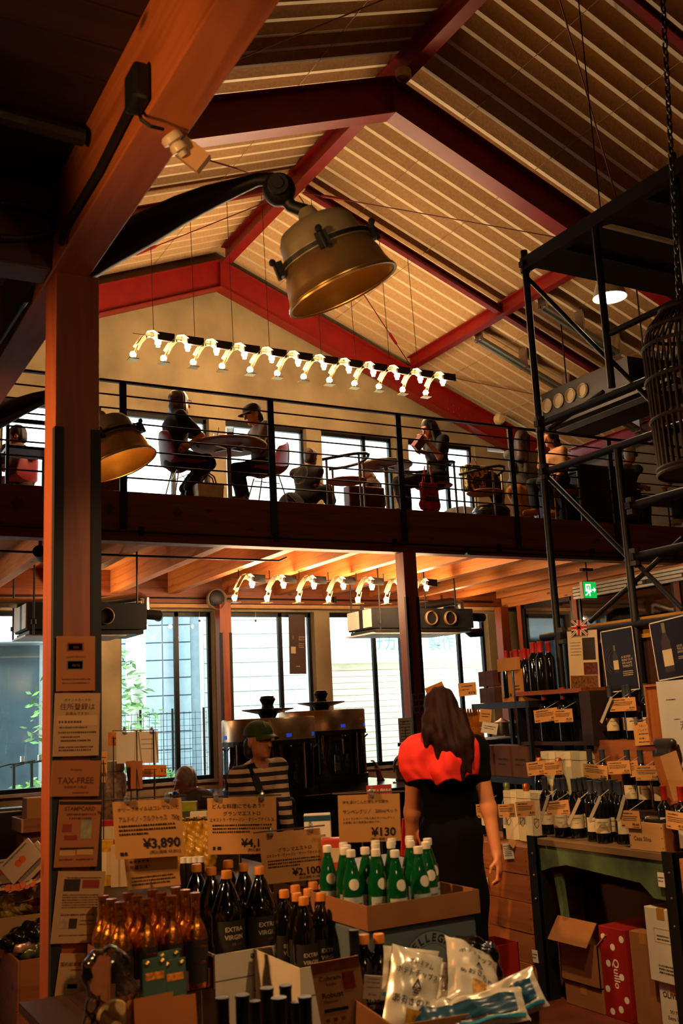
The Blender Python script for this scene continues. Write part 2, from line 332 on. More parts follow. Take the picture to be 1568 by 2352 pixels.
cl = structure('ceiling_shop', G().box(-3.5, 9.62, 3.585, 12.6, 13.32, 3.6), PLANKW, 'plank ceiling under the upper floor')
pm = G().box(-3.5, 0, 3.555, 12.6, .105, 3.583).mesh('plank'); pm.materials.append(PLANKW)
for i in range(34):
    o = bpy.data.objects.new('plank', pm); COL.objects.link(o); o.location = (0, 9.63+i*.1085, 0); o.parent = cl
jm = G().box(-.06, 9.62, 3.25, .06, 13.34, 3.556).mesh('joist'); jm.materials.append(BEAMY)
for i in range(18):
    x = -2.43+.8*i; o = bpy.data.objects.new('joist_beam', jm); COL.objects.link(o); o.location = (x, 0, random.uniform(0, .004)); tag(o, 'pale timber joist under the upper floor, joist %d counting toward the glass partition' % (i+1), None, 'joists under the upper floor', 'structure')
def post(name, x, y, z1, w, label, plates=None):
    p = G().box(x-w/2, y-w/2, 0, x+w/2, y+w/2, z1).obj(name, POSTW, None, base=(x, y, 0), bevel=.004); tag(p, label, None, None, 'structure')
    if plates:
        for sx in (-1, 1):
            gg = G().box(x+sx*(w/2-.016)-.018, y-w/2-.006, 0, x+sx*(w/2-.016)+.018, y-w/2+.03, plates)
            gg.box(x+sx*(w/2+.003)-.003, y-w/2, 0, x+sx*(w/2+.003)+.003, y+w/2, plates) if sx > 0 else None
            gg.obj('steel_plate', mat('black plate', '#0d0b0a', .7), p)
    return p
post('post_front', 6.16, 9.54, 3.25, .17, 'timber post under the railing beam', 2.75)
post('post_near', .975, 3.835, 3.25, .17, 'big dark-orange timber post covered with notices', 2.62)
post('post_window', 5.47, 13.22, 3.12, .17, 'timber post between the ground floor windows, left of the wine dispensers', 2.7)
post('post_corner', 10.3, 13.2, 3.1, .16, 'timber post in the far corner by the glass partition')
post('post_window', 2.3, 13.22, 3.12, .17, 'timber post by the window behind the near post')
# gallery over the viewer
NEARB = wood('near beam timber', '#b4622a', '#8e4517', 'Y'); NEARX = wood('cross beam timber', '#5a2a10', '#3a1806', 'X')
structure('beam_gallery', G().box(.875, -2, 3.245, 1.02, 9.45, 3.6), NEARB, 'long near timber beam running away over the big post', bevel=.005)
structure('beam_cross', G().box(-3.5, 3.75, 3.25, .875, 3.9, 3.6), NEARX, 'cross beam at the top of the big post', bevel=.005)
structure('beam_cross', G().box(-3.5, 1.2, 3.25, .875, 1.35, 3.6), NEARX, 'cross beam nearly over the viewer', bevel=.005)
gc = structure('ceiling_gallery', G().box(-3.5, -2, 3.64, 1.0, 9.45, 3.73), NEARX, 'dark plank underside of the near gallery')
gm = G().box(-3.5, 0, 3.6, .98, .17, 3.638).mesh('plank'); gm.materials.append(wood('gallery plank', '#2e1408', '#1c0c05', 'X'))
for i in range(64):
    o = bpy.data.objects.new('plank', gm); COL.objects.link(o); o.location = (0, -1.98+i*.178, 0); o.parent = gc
# ---------------------------------------------------------------- roof
rf = structure('roof', G().prism([(-3.7, roofz(-3.7)+.16), (XR, RZ+.16), (12.8, roofz(12.8)+.16), (12.8, roofz(12.8)+.22), (XR, RZ+.22), (-3.7, roofz(-3.7)+.22)], (1, 0, 0), (0, 0, 1), (0, 1, 0), (0, -2.2, 0), 0, 15.95), DECKM, 'folded roof over the hall')
def rib(sgn, L):
    """one fold of the deck: narrow lower flat, steep rise, upper flat, long fall"""
    prof = [(0, 0), (.05, 0), (.075, .1), (.125, .1), (.25, 0)]; g = G(); s = math.hypot(1, SL)
    for i in range(4):
        a, b = prof[i], prof[i+1]
        g.add([(sgn*t, y, z-SL*t) for t in (0, L) for y, z in (a, b)], [(0, 1, 3, 2)])
    me = g.mesh('deck_panel'); me.materials.append(DECKM); me.materials.append(DECKE); me.polygons[0].material_index = 1
    return me
ml, mr_ = rib(-1, 9.3), rib(1, 7.2)
for i in range(63):
    for me in (ml, mr_):
        o = bpy.data.objects.new('deck_panel', me); COL.objects.link(o); o.location = (XR, -2.1+i*.25, RZ); o.parent = rf
def ibeam(name, pts, h, w, label, u=(0, 0, 1), tf=.016, m=RED):
    """I section swept between points of its lower edge"""
    g = G()
    for p, q in zip(pts, pts[1:]):
        p, q = V(p), V(q); d = (q-p).normalized(); n = V(u) - d*V(u).dot(d); n.normalize()
        g.bar(p+n*tf/2, q+n*tf/2, w, tf, n); g.bar(p+n*h/2, q+n*h/2, .012, h-tf, n); g.bar(p+n*(h-tf/2), q+n*(h-tf/2), w, tf, n)
    return structure(name, g, m, label)
for i, y in enumerate((13.25, 8.35, 3.4)):
    z = 7.81; e = .6
    lab = ('red steel roof frame along the gable wall', 'big dark red roof frame across the hall', 'red roof frame over the viewer')[i]
    def chev(zl, zh): return [(-3.4, zl-SL*8.95), (5.55, zl), (12.5, zl-SL*6.95), (12.5, zh-SL*6.95), (5.55, zh), (-3.4, zh-SL*8.95)]
    g = G(); hh = .44
    for zl, zh, w_ in ((z, z+.018, .1), (z+.018, z+hh-.018, .007), (z+hh-.018, z+hh, .1)): g.prism(chev(zl, zh), (1, 0, 0), (0, 0, 1), (0, 1, 0), (0, y, 0), -w_, w_)
    o = structure('frame_beam', g, RED, lab); G().box(5.543, y-.09, z+.018, 5.557, y+.09, z+hh-.018).obj('apex_plate', RED, o)
    gb = G()
    for r in range(2):
        for q in range(6): gb.ball((9.55+q*.11, y-.03-.0, z-SL*(9.55+q*.11-5.55)+.12+r*.12), .013, 6, 4)
    gb.obj('bolt_row', RED, o)
ZP = 8.22
ibeam('ridge_beam', [(5.65, -2, 8.22), (5.65, 13.2, 8.22)], .26, .15, 'red ridge beam under the roof')
for x, lab in ((8.85, 'red purlin on the far roof slope'), (2.35, 'red purlin on the near roof slope')): ibeam('purlin_beam', [(x, -2, roofz(x)-.27), (x, 13.2, roofz(x)-.27)], .2, .13, lab)
for x, lab in ((12.1, 'red eaves beam on the far side'), (-1.0, 'red eaves beam on the near side')): ibeam('eaves_beam', [(x, -2, roofz(x)-.27), (x, 13.2, roofz(x)-.27)], .2, .13, lab)
for y in (10.8, 5.9):
    for sg, lab in ((1, 'far'), (-1, 'near')):
        ibeam('rafter_beam', [(5.65+sg*.1, y, 8.2), (5.65+sg*6.7, y, 8.2-SL*6.7)], .11, .09, 'thin red rafter on the %s slope, %s' % (lab, 'over the upper floor' if y > 9 else 'over the shop'))
def rod(a, b, lab, buckle=None):
    P = [V((x, y, roofz(x)-.3)) for x, y in (a, b)]; g = G().tube(P, .0075, 6)
    o = single('tie_rod', g, mat('dark red rod', '#5a1410', .5), lab, 'rod', base=P[0], kind='structure')
    if buckle:
        c = P[0].lerp(P[1], buckle); d = (P[1]-P[0]).normalized(); G().tube([c-d*.16, c-d*.13, c+d*.13, c+d*.16], [.01, .022, .022, .01], 8).obj('turnbuckle', RED, o)
rod((5.7, 10.75), (8.8, 8.45), 'red tie rod from ridge to purlin, by the hanging lamp', .1); rod((5.7, 10.85), (8.8, 13.1), 'red tie rod from ridge down to the far frame', .8)
rod((8.9, 13.1), (12.0, 10.8), 'red tie rod low over the far seats', .9); rod((5.6, 10.85), (2.4, 13.1), 'red tie rod on the near slope', .5)
rod((5.6, 10.75), (2.4, 8.45), 'red tie rod behind the porcelain insulator'); rod((8.8, 8.25), (5.7, 5.95), 'red tie rod over the scaffold', .9); rod((2.4, 8.25), (5.6, 5.95), 'red tie rod at the top of the near slope')
for sg in (-1, 1):
    for q in (1.0, 2.0, 4.0, 5.2):
        if q > 3 and sg < 0: continue
        x = XR+sg*q; single('ceiling_wire', G().tube([(x, 3, roofz(x)-.006), (x, 13.4, roofz(x)-.006)], .0035, 4), mat('thin grey wire', '#a08a68', .6), 'thin wire along the %s roof slope, %d m from the ridge' % ('far' if sg > 0 else 'near', q), 'wire', base=(x, 3, roofz(x)), kind='structure')
# ---------------------------------------------------------------- railing
rl = thing('railing', 'black steel railing with eight thin rails along the upper floor', 'railing', (2.9, 9.47, 3.735))
for i in range(-4, 7):
    x = 2.9+1.6*i; G().box(x-.035, 9.425, 3.36, x+.035, 9.45, 4.83).obj('post', BLACK, rl)
for q in range(8):
    z = 4.835-q*.138; (G().box(-3.4, 9.415, z-.012, 12.5, 9.455, z+.012) if q == 0 else G().tube([(-3.4, 9.437, z), (12.5, 9.437, z)], .0085, 6)).obj('rail', BLACK, rl)
# pipes
def pipe(lab, pts, r, clips=0, m=BLACK, cat='pipe'):
    o = single('pipe', G().tube(pts, r, 8), m, lab, cat, base=pts[0], smooth=True)
    a, b = V(pts[0]), V(pts[-1])
    for i in range(clips):
        c = a.lerp(b, (i+.5)/clips); G().box(c.x-.02, c.y-.03, c.z-.04, c.x+.02, c.y+.016, c.z+.05).obj('clip', m, o)
    return o
pipe('black conduit clipped along the railing beam', [(-3.4, 9.4, 3.33), (12.4, 9.4, 3.33)], .013, 11)
pipe('second black conduit under the first, on the far half of the railing beam', [(6.3, 9.4, 3.275), (12.4, 9.4, 3.275)], .011, 5)
zp = at(300, 1274, Y=10.3).z; pe = at(640, 1288, Y=10.3)
pipe('thin black pipe under the pale joists', [(-3, 10.3, zp), (pe.x, 10.3, pe.z), (pe.x+.12, 10.35, pe.z+.05)], .012, 0)
pipe('black conduit along the beam over the windows', [(-3.4, 13.3, 3.19), (10.2, 13.3, 3.19)], .012, 7)
pipe('grey pipe in the dark gallery', [(-3.4, 2.9, 3.5), (.85, 3.2, 3.5)], .03, 0, DARKM)
# glass partition on the far side
PX = 10.45
structure('beam_partition', G().box(PX-.06, 5.0, 3.09, PX+.06, 13.3, 3.25), BEAMY, 'pale timber head beam over the glass partition')
for y in (12.9, 11.6, 9.6): structure('partition_post', G().box(PX-.04, y-.05, 0, PX+.04, y+.05, 3.1), POSTW, 'timber post in the glass partition at %.0f m' % y)
for i, (a, b) in enumerate(((11.65, 12.85), (9.65, 11.55), (6, 9.55))):
    w = structure('window_%d' % (13+i), G().box(PX-.02, a, 0, PX+.02, a+.06, 3.09).box(PX-.02, b-.06, 0, PX+.02, b, 3.09).box(PX-.02, a, 3.03, PX+.02, b, 3.09), ALU, 'tall pane of the glass partition, %s the far corner' % ('next to', 'second from', 'third from')[i])
    G().box(PX-.004, a+.05, .05, PX+.004, b-.05, 3.04).obj('pane', glass('smoked pane', '#8f8a80', .05, .8), w)
o = single('sliding_door_track', G().box(PX-.13, 5.5, 3.02, PX-.061, 11.5, 3.2), mat('white aluminium', '#cfc8b8', .4, .3), 'white sliding door track with rollers over the partition', 'door track', base=(PX, 8, 3.1))
for z in (3.06, 3.11, 3.16): G().box(PX-.137, 5.5, z-.006, PX-.128, 11.5, z+.006).obj('groove', DARKM, o)
for y in (11.0, 10.2, 9.9, 9.2): G().box(PX-.16, y, 3.05, PX-.13, y+.18, 3.1).tube([(PX-.17, y+.03, 3.08), (PX-.13, y+.03, 3.08)], .03, 10).tube([(PX-.17, y+.14, 3.08), (PX-.13, y+.14, 3.08)], .03, 10).obj('roller', BLACK, o)
# ================================================================ HANGING FROM ROOF AND JOISTS
BRASS = mat('aged brass', '#c8a266', .3, .8, .2, 7, .05); OLIVE = mat('olive lamp paint', '#8f8260', .42, .25, .15, 9); INNER = mat('gilt reflector', '#d9a44c', .3, .9, .1, 12); CAST = mat('cast iron', '#1d1a16', .5, .4, .2, 12)
GOLDM = mat('gold strip', '#c29a52', .35, .9, .1); CREAM = mat('cream plate', '#cfc4a6', .5)
# two big old floodlights on arms
def flood(name, lab, d, mc, tip, em, grp='floodlights on the gallery beam'):
    C0 = at(*mc, d=d); ax = (RT*.417 - UP*.909)*.985 + FW*tip; ax.normalize(); s = d/FPX
    o = thing(name, lab, 'lamp', C0, grp); up = -ax
    prof = [(.212, 0), (.213, .008), (.206, .014), (.196, .045), (.188, .085), (.172, .128), (.166, .135)]
    G().lathe(prof, 36, C0, up, False).obj('shade', BRASS, o, True)
    G().lathe([(.166, .135), (.178, .138), (.178, .162), (.158, .166), (.152, .2), (.148, .232), (.13, .262), (.1, .275), (.045, .285), (.03, .33), (.001, .33)], 36, C0, up, False).obj('housing', OLIVE, o, True)
    G().lathe([(.209, .004), (.19, .05), (.165, .125), (.12, .19), (.05, .22), (.001, .222)], 32, C0, up, False).obj('reflector', INNER, o, True)
    G().lathe([(.211, .006), (.2165, .0), (.2165, -.006), (.206, -.004)], 36, C0, up, False).obj('rim', GOLDM, o, True)
    G().ball(C0+up*.14, .045, 12, 8).obj('bulb', mat('flood bulb %d' % em, '#ffb868', emit=em), o, True)
    a = ax.orthogonal().normalized(); b = ax.cross(a)
    R2 = (RT*.909+UP*.417).normalized(); F2 = ax.cross(R2)
    for t in (0, 1.6, 2.9, 4.4):
        n = R2*math.cos(t)+F2*math.sin(t); c = C0+up*.15+n*.185
        G().obox(c, n*.012, n.cross(ax)*.022, ax*.028).tube([c-ax*.035+n*.012, c+ax*.035+n*.016], .008, 6).ball(c+n*.016-ax*.036, .014, 8, 5).obj('clamp', CAST, o)
    G().lathe([(.179, .142), (.182, .142), (.182, .158), (.179, .158)], 36, C0, up, False).obj('band', CAST, o)
    def q(x, y, dd=0): return C0 + RT*((x-787)*3.75/FPX) - UP*((y-666)*3.75/FPX) + FW*dd
    e = q(640, 432, .02); top = C0+up*.32
    G().tube([top, q(668, 470, .02), e], [.026, .024, .03], 10).obj('stem', CAST, o, True)
    G().ball(e, .062, 14, 10).tube([e-FW*.075, e+FW*.075], .038, 12).tube([e-FW*.085, e-FW*.07], .02, 10).obj('knuckle', CAST, o, True)
    pts = [q(640, 425, .02), q(622, 405, .03), q(590, 402, .05), q(540, 413, .08), (q(470, 430, .12)), q(400, 452, .16), q(310, 487, .22), q(200, 527, .3), q(60, 590, .4)]
    g = G(); rs = [.03, .026, .024, .032, .046, .056, .066, .07, .07]; n0 = len(pts)
    g.tube(pts, rs, 12); g.obj('arm', CAST, o, True)
    return o
f1 = flood('floodlight', 'big old brass floodlight on a dark arm, high in the middle of the hall', 3.75, (787, 666), -.03, 24)
f2 = flood('floodlight', 'big old brass floodlight half hidden behind the near timber post', 5.75, (276, 1067), -.2, 60)
# strings of bare bulb spots
def make_spot():
    o = thing('bulb_spot', 'x', 'spotlight', (0, 0, 0))
    G().box(-.03, -.014, -.03, .125, .014, .045).obj('junction_plate', BLACK, o)
    g = G(); pr = [(-.02, .0), (-.07, .03), (-.13, .015), (-.18, -.05), (-.22, -.12)]
    for (x0, z0), (x1, z1) in zip(pr, pr[1:]): g.bar((x0, .035, z0), (x1, .035, z1), .008, .055, (0, 0, 1)).bar((x0, 0, z0+.02), (x1, 0, z1+.02), .05, .004, (0, 0, 1))
    g.obj('arched_plate', mat('spot plate', '#80765c', .6, 0, .08), o)
    g = G()
    for y in (-.03, .03): g.tube([(-.22, y, -.12), (-.25, y, -.2), (-.255, y, -.235)], .006, 5)
    g.obj('strip', GOLDM, o)
    G().box(-.3, -.04, -.245, -.21, .04, -.237).obj('foot_plate', GOLDM, o)
    for c in ((-.255, 0, -.195), (-.02, .02, -.045)):
        G().tube([(c[0], c[1], c[2]-.04), (c[0], c[1], c[2]-.02)], .02, 8).obj('socket', WHITE, o)
        G().ball(c, .028, 10, 6).obj('bulb', BULB, o, True)
    return o
proto = make_spot()
A, B_ = at(345, 772, Y=10.7), at(1022, 866, Y=10.7); A.z = B_.z = (A.z+B_.z)/2
CH = [353, 448, 536, 619, 737, 815, 893, 957]
nth = ['first', 'second', 'third', 'fourth', 'fifth', 'sixth', 'seventh', 'eighth', 'ninth', 'tenth', 'eleventh', 'twelfth']
UPS = []
for i in range(12):
    p = A.lerp(B_, (i+.35)/11.35); o = proto if i == 0 else copy_tree(proto); o.location = p; o.scale = (1.3,)*3; o['group'] = 'bulb spots over the upper floor'
    o['label'] = 'bare bulb spot on a curled plate over the railing, %s from the near post' % nth[i]
o = single('spot_rail', G().tube([A+V((-.2, .02, .01)), B_+V((.1, .02, .01))], .004, 6), BLACK, 'thin bar that the upper row of bulb spots hangs on', 'rail', base=A)
for x in CH:
    b = at(x, 800, Y=10.72); t = V((b.x, 10.8, 8.2-SL*abs(b.x-5.65)+.02)); g = G(); n = int((t.z-A.z)/.05)
    G().tube([V((b.x, 10.72, A.z)), t], .004, 4).obj('chain', DARKM, o)
zl = 3.02; A2 = at(585, 1330, Z=zl+.12); B2 = at(985, 1350, Y=A2.y)
for i in range(7):
    p = A2.lerp(V((B2.x, A2.y, A2.z)), i/6); o = copy_tree(proto); o.location = p; o.scale = (1.2,)*3; o.rotation_euler = (0, 0, .25); o['group'] = 'bulb spots under the joists'
    o['label'] = 'bare bulb spot under the pale joists, %s from the round speaker' % nth[i]
g = G(); g.tube([A2+V((-.3, .02, .01)), V((B2.x+.2, A2.y+.02, A2.z+.01))], .004, 6); o = single('spot_rail', g, BLACK, 'thin bar that the lower row of bulb spots hangs on', 'rail', base=A2)
for i in range(7): x = A2.x-.2+i*.4; G().tube([(x, A2.y+.02, A2.z), (x, A2.y+.02, 3.25)], .006, 5).obj('hanger', BLACK, o)
# smoke detectors
c = at(927, 180, Z=8.13)
o = single('smoke_detector', G().lathe([(.085, .09), (.085, .02), (.075, 0), (.001, 0)], 24, c), mat('cream plastic', '#c9b078', .5), 'round cream smoke detector under the ridge of the big frame', 'smoke detector', base=c, smooth=True)
G().lathe([(.05, -.004), (.05, -.012), (.035, -.016), (.001, -.016)], 20, c).obj('grille', GOLDM, o, True); G().lathe([(.02, -.016), (.015, -.03), (.001, -.032)], 12, c).obj('sensor', DARKM, o)
c = at(1152, 960, Y=13.1); o = single('smoke_detector', G().lathe([(.1, 0), (.1, .02), (.07, .06), (.001, .07)], 20, c+V((0, .05, 0)), (0, -1, -.35)), mat('cream plastic', '#c9b078'), 'small white dome detector on the red frame over the seats', 'smoke detector', base=c, smooth=True)
G().lathe([(.11, -.02), (.11, 0), (.001, .001)], 20, c+V((0, .06, 0)), (0, -1, -.35)).obj('base_plate', WHITE, o)
# pendant
c = at(1400, 684, d=8.2); o = thing('pendant_lamp', 'bright white pendant lamp with a cone shade behind the scaffold', 'lamp', c)
G().lathe([(.135, 0), (.12, .06), (.07, .2), (.03, .25), (.001, .26)], 28, c, caps=False).obj('shade', CREAM, o, True)
G().lathe([(.13, .004), (.001, .004)], 28, c, caps=False).obj('diffuser', mat('lit diffuser', '#fff3dc', emit=14), o)
G().tube([c+V((0, 0, .25)), V((c.x, c.y, roofz(c.x)))], .006, 6).obj('cord', BLACK, o)
lamp('pendant_light', 'SPOT', c-V((0, 0, .03)), 110, (1, .72, .42), aim=c-V((.6, .5, 3)), size=.12, spot=120)
# ---------------------------------------------------------------- scaffold tower
TX = 4.35
sf = thing('scaffold_tower', 'tall black tube scaffold tower with a plank tray, standing behind the wine shelves', 'scaffold', (TX, 4.5, 0))
def sx(x, y, dx=0): return at(x, y, X=TX+dx)
def stube(lab, pts, r=.024): return G().tube(pts, r, 10).obj(lab, BLACK, sf, True)
pA = sx(1240, 1000); ptop = sx(1197, 580); stube('pole', [(TX, pA.y, 0), (TX, pA.y, ptop.z)])
pB = sx(1385, 700); h2 = sx(1405, 890); stube('pole', [(TX, pB.y, h2.z), (TX, pB.y, sx(1365, 525).z)]); pD = sx(1560, 500); stube('pole', [(TX, pD.y, sx(1566, 720).z), (TX, pD.y, sx(1556, 345).z)])
pC = sx(1440, 1250); h3 = sx(1422, 1030); stube('pole', [(TX, pC.y, .0), (TX, pC.y, h3.z)])
for (a, b), r in ((((1240, 975), (1568, 843)), .024), (((1250, 1085), (1568, 978)), .024), (((1450, 1163), (1568, 1118)), .028), (((1455, 1280), (1568, 1240)), .026), (((1245, 1464), (1568, 1436)), .026), (((1403, 765), (1568, 690)), .02)):
    p, q = sx(*a), sx(*b); q = p.lerp(q, 1.6); stube('ledger', [p, V((TX, q.y, p.z))], r)
for a, b in (((1212, 640), (1400, 830)), ((1400, 825), (1498, 925)), ((1262, 985), (1385, 900)), ((1258, 1095), (1462, 1300)), ((1355, 1428), (1568, 1235)), ((1468, 1300), (1568, 1400))):
    stube('brace', [sx(*a, .03), sx(*b, .03)], .015)
for x, y in ((1205, 610), (1240, 975), (1250, 1085), (1458, 1280), (1450, 1163), (1292, 1460)):
    c = sx(x, y); G().tube([c-V((0, 0, .05)), c+V((0, 0, .05))], .033, 10).obox(c+V((-.03, -.01, 0)), (.015, 0, 0), (0, .02, 0), (0, 0, .02)).obj('coupler', DARKM, sf)
tz = sx(1205, 608).z
G().box(TX-.03, -.5, tz-.05, TX+.03, pA.y, tz+.04).obj('tray_edge', BLACK, sf)
for i in range(12):
    y1 = pA.y-.02-i*.36; G().box(TX+.03, y1-.34, tz-.02, TX+2.6, y1, tz+.015).obj('tray_plank', BLACK, sf)
    G().box(TX+.03, y1-.345, tz-.045, TX+2.6, y1-.32, tz-.02).obj('plank_lip', CREAM if i % 2 else DARKM, sf)  # cream on alternate lips stands in for lamplight from below
G().box(TX+2.55, -.5, tz-.05, TX+2.6, pA.y, tz+.04).obj('tray_edge', BLACK, sf)
for y in (pA.y, pC.y-1.6): stube('pole', [(TX+2.5, y, 0), (TX+2.5, y, tz+.3)])
# wicker cage on its chain
cc = at(1596, 900, d=4.5); CANE = mat('dark wicker', '#22140a', .7, 0, .3, 30)
o = thing('wicker_cage', 'tall domed wicker cage hanging on a chain before the scaffold', 'cage', cc)
R_, zt, zb = .205, .26, -.36; n = 40
g = G()
for i in range(n):
    t = 2*math.pi*i/n; e = V((math.cos(t), math.sin(t), 0))
    G().tube([cc+V((0, 0, zt+.17))+e*.02, cc+V((0, 0, zt+.13))+e*.1, cc+V((0, 0, zt+.05))+e*.17, cc+V((0, 0, zt-.05))+e*.2, cc+V((0, 0, zb))+e*(.19)], .0055, 5).obj('cane', CANE, o)
for z, r in ((zt+.12, .115), (zt+.03, .18), (zt-.05, .203), (.06, .203), (-.12, .2), (zb+.02, .194), (zb, .194)):
    G().tube([cc+V((math.cos(t)*r, math.sin(t)*r, z)) for t in np.linspace(0, 6.283, 33)], .009, 6).obj('hoop', CANE, o)
G().lathe([(.193, zb), (.193, zb+.012)], 24, cc).obj('floor_disc', CANE, o)
lk = None; zz = zt+.2; k = 0
ch = thing('chain', 'dark chain that the wicker cage hangs on', 'chain', cc+V((0, 0, zz)))
top = at(1528, -40, d=4.5); P0 = cc+V((-.03, 0, zz-.02)); P1 = at(1520, -30, d=4.4); nl = 44
for i in range(nl):
    c = P0.lerp(P1, i/nl); e = V((1, 0, 0)) if i % 2 else V((0, 1, 0)); L = (P1-P0).length/nl*.72
    G().tube([c+e*(.011*math.cos(t))+V((0, 0, L*math.sin(t))) for t in np.linspace(0, 6.283, 11)], .0045, 5).obj('link', BLACK, ch)
# ---------------------------------------------------------------- air handling units
def unit(lab, x0, x1, y0, y1, z0, z1, ports, rods, face=(0, -1), deco=True):
    o = thing('air_handler', lab, 'air unit', ((x0+x1)/2, (y0+y1)/2, z0)); G().box(x0, y0, z0, x1, y1, z1).obj('casing', mat('matt black casing', '#0b0a09', .8), o, bevel=.006)
    w = WHITE
    if face[1]:
        G().box(x0-.012, y0+.02, z0+.02, x0, y1, z1-.01).obj('end_panel', w, o); G().box(x0-.014, y0+(y1-y0)*.35, z0+.02, x0-.011, y0+(y1-y0)*.5, z1-.01).obj('panel_strip', DARKM, o)
        G().box(x0+.02, y0-.02, z0-.055, x1-.05, y1-.02, z0-.012).obj('drip_tray', DARKM, o); G().box(x0-.02, y0-.01, z0-.075, x1-.25, y1+.05, z0-.055).obj('tray_base', w, o)
        for x in ports:
            c = V((x, y0, (z0+z1)/2)); G().lathe([(.088, -.005), (.1, .0), (.1, .03), (.088, .04), (.08, .01)], 24, c, (0, -1, 0), False).obj('port_ring', mat('port ring', '#7a5a2c', .5), o, True)
            G().lathe([(.085, .006), (.001, .006)], 24, c, (0, -1, 0), False).obj('port_mesh', DARKM, o)
    for x, y in rods:
        G().tube([(x, y, z0-.06), (x, y, 3.56)], .011, 8).lathe([(.03, 0), (.03, .05)], 10, (x, y, z0+.05)).obj('hanger_rod', BLACK, o)
    return o
def elbowduct(lab, pts, r, m): return single('duct', G().tube(pts, r, 14), m, lab, 'duct', base=pts[0], smooth=True)
def boxfit(Y, x0, y0, x1, y1):
    a, b = at(x0, y1, Y=Y), at(x1, y0, Y=Y); return a.x, b.x, a.z, b.z
x0, x1, z0, z1 = boxfit(11.6, 62, 1386, 337, 1450)
u1 = unit('black ceiling air unit with round ports, under the joists behind the near post', x0, x1, 11.6, 12.25, z0+.02, z1, [x0+.5+k_*.38 for k_ in range(6) if x0+.5+k_*.38 < x1-.15], [(x0+.0, 12.35), (x0+.05, 11.5), (x1-.55, 11.65), (x1-.1, 11.65)])
dz = z1+.04; elbowduct('bright metal duct over the unit behind the near post', [(x1-1.9, 12.1, dz), (x1-.5, 12.1, dz+.02), (x1+.05, 12.0, dz+.09), (x1+.1, 11.95, dz+.05), (x1+.1, 11.95, z0+.28)], .055, STEEL)
elbowduct('black elbow pipe at the end of the unit behind the near post', [(x1-.0, 11.8, z0+.22), (x1+.2, 11.75, z0+.2), (x1+.24, 11.9, z0+.2)], .06, BLACK)
x0, x1, z0, z1 = boxfit(11.6, 856, 1398, 1085, 1446)
u2 = unit('black ceiling air unit with round ports, to the far side of the timber post', x0, x1, 11.6, 12.25, z0+.02, z1, [x0+.62+k_*.31 for k_ in range(5) if x0+.62+k_*.31 < x1-.1], [(x0+.03, 12.2), (x0+.06, 11.5), (x1-.75, 11.65), (x1-.25, 11.65)])
dz = z1+.03; elbowduct('bright metal duct over the unit by the partition', [(x1-1.5, 12.1, dz), (x1-.5, 12.1, dz+.05), (x1-.06, 12.0, dz+.12), (x1+.04, 11.95, dz+.08), (x1+.05, 11.95, z0+.25)], .06, STEEL)
elbowduct('black S bend pipe by the far corner', [(x1+.05, 12.3, z1+.08), (x1+.35, 12.4, z1+.06), (x1+.46, 12.45, z1-.02), (x1+.47, 12.45, z1-.2), (x1+.6, 12.5, z1-.26), (min(x1+.8, 10.37), 12.5, z1-.25)], .065, BLACK)
elbowduct('short black pipe at the end of the unit by the partition', [(x1-.0, 11.8, z0+.2), (x1+.28, 11.75, z0+.18), (x1+.3, 11.85, z0+.18)], .06, BLACK)
# upper unit behind the scaffold, running along the slope foot
a = at(1244, 930, X=9.2); b = at(1372, 870, X=9.2); zc = (a.z+b.z)/2-.06
o = thing('air_handler', 'dark air unit with four round ports high behind the scaffold', 'air unit', (9.2, a.y, zc))
ya, yb = b.y-.55, a.y; G().box(9.2, ya, zc-.22, 10.0, yb, zc+.2).obj('casing', BLACK, o, bevel=.006)
for k_ in range(4):
    c = V((9.2, yb-.12-k_*.24, zc)); G().lathe([(.095, 0), (.1, .02), (.088, .04), (.08, .008)], 20, c, (-1, 0, 0), False).obj('port_ring', CREAM, o, True); G().lathe([(.085, .005), (.001, .005)], 20, c, (-1, 0, 0), False).obj('port_mesh', mat('port mesh', '#8d7a58', .6), o)
G().box(9.15, ya-.7, zc-.34, 10.05, yb+.05, zc-.3).obj('drip_tray', DARKM, o); G().box(9.3, ya-.6, zc-.352, 9.5, yb, zc-.342).obj('light_panel', WHITE, o)
for y in (ya+.1, yb-.1): G().tube([(9.6, y, zc), (9.6, y, roofz(9.6)+.1)], .012, 6).obj('hanger_rod', BLACK, o)
G().tube([(9.6, ya, zc+.1), (9.6, ya-.5, zc+.12), (9.6, ya-.62, zc+.3), (9.6, ya-.62, zc+1.0)], .11, 12).obj('duct', BLACK, o, True)
# light channels on the far slope
for i, (p, q) in enumerate((((1096, 778), (1302, 905)), ((1243, 703), (1420, 815)), ((1425, 965), (1500, 1010)))):
    def onr(x, y):
        v = at(x, y, d=1)-EYE; return EYE + v*((RZ-.3+SL*XR-EYE.z)/(v.z+SL*v.x))
    P, Q = onr(*p), onr(*q); Q.y = P.y; Q = V((Q.x, P.y, roofz(Q.x)-.3)); g = G()
    o = thing('light_channel', 'long grey twin channel slung under the far slope, %s from the ridge' % nth[i], 'channel', P, 'twin channels under the far slope')
    for dy in (-.05, .05): G().bar(P+V((0, dy, 0)), Q+V((0, dy, 0)), .045, .05).obj('channel', mat('galvanised', '#7f8376', .4, .7), o)
    for t in (.02, .5, .98): c = P.lerp(Q, t); G().box(c.x-.015, c.y-.08, c.z-.03, c.x+.015, c.y+.08, c.z+.3).obj('hanger', STEEL, o)
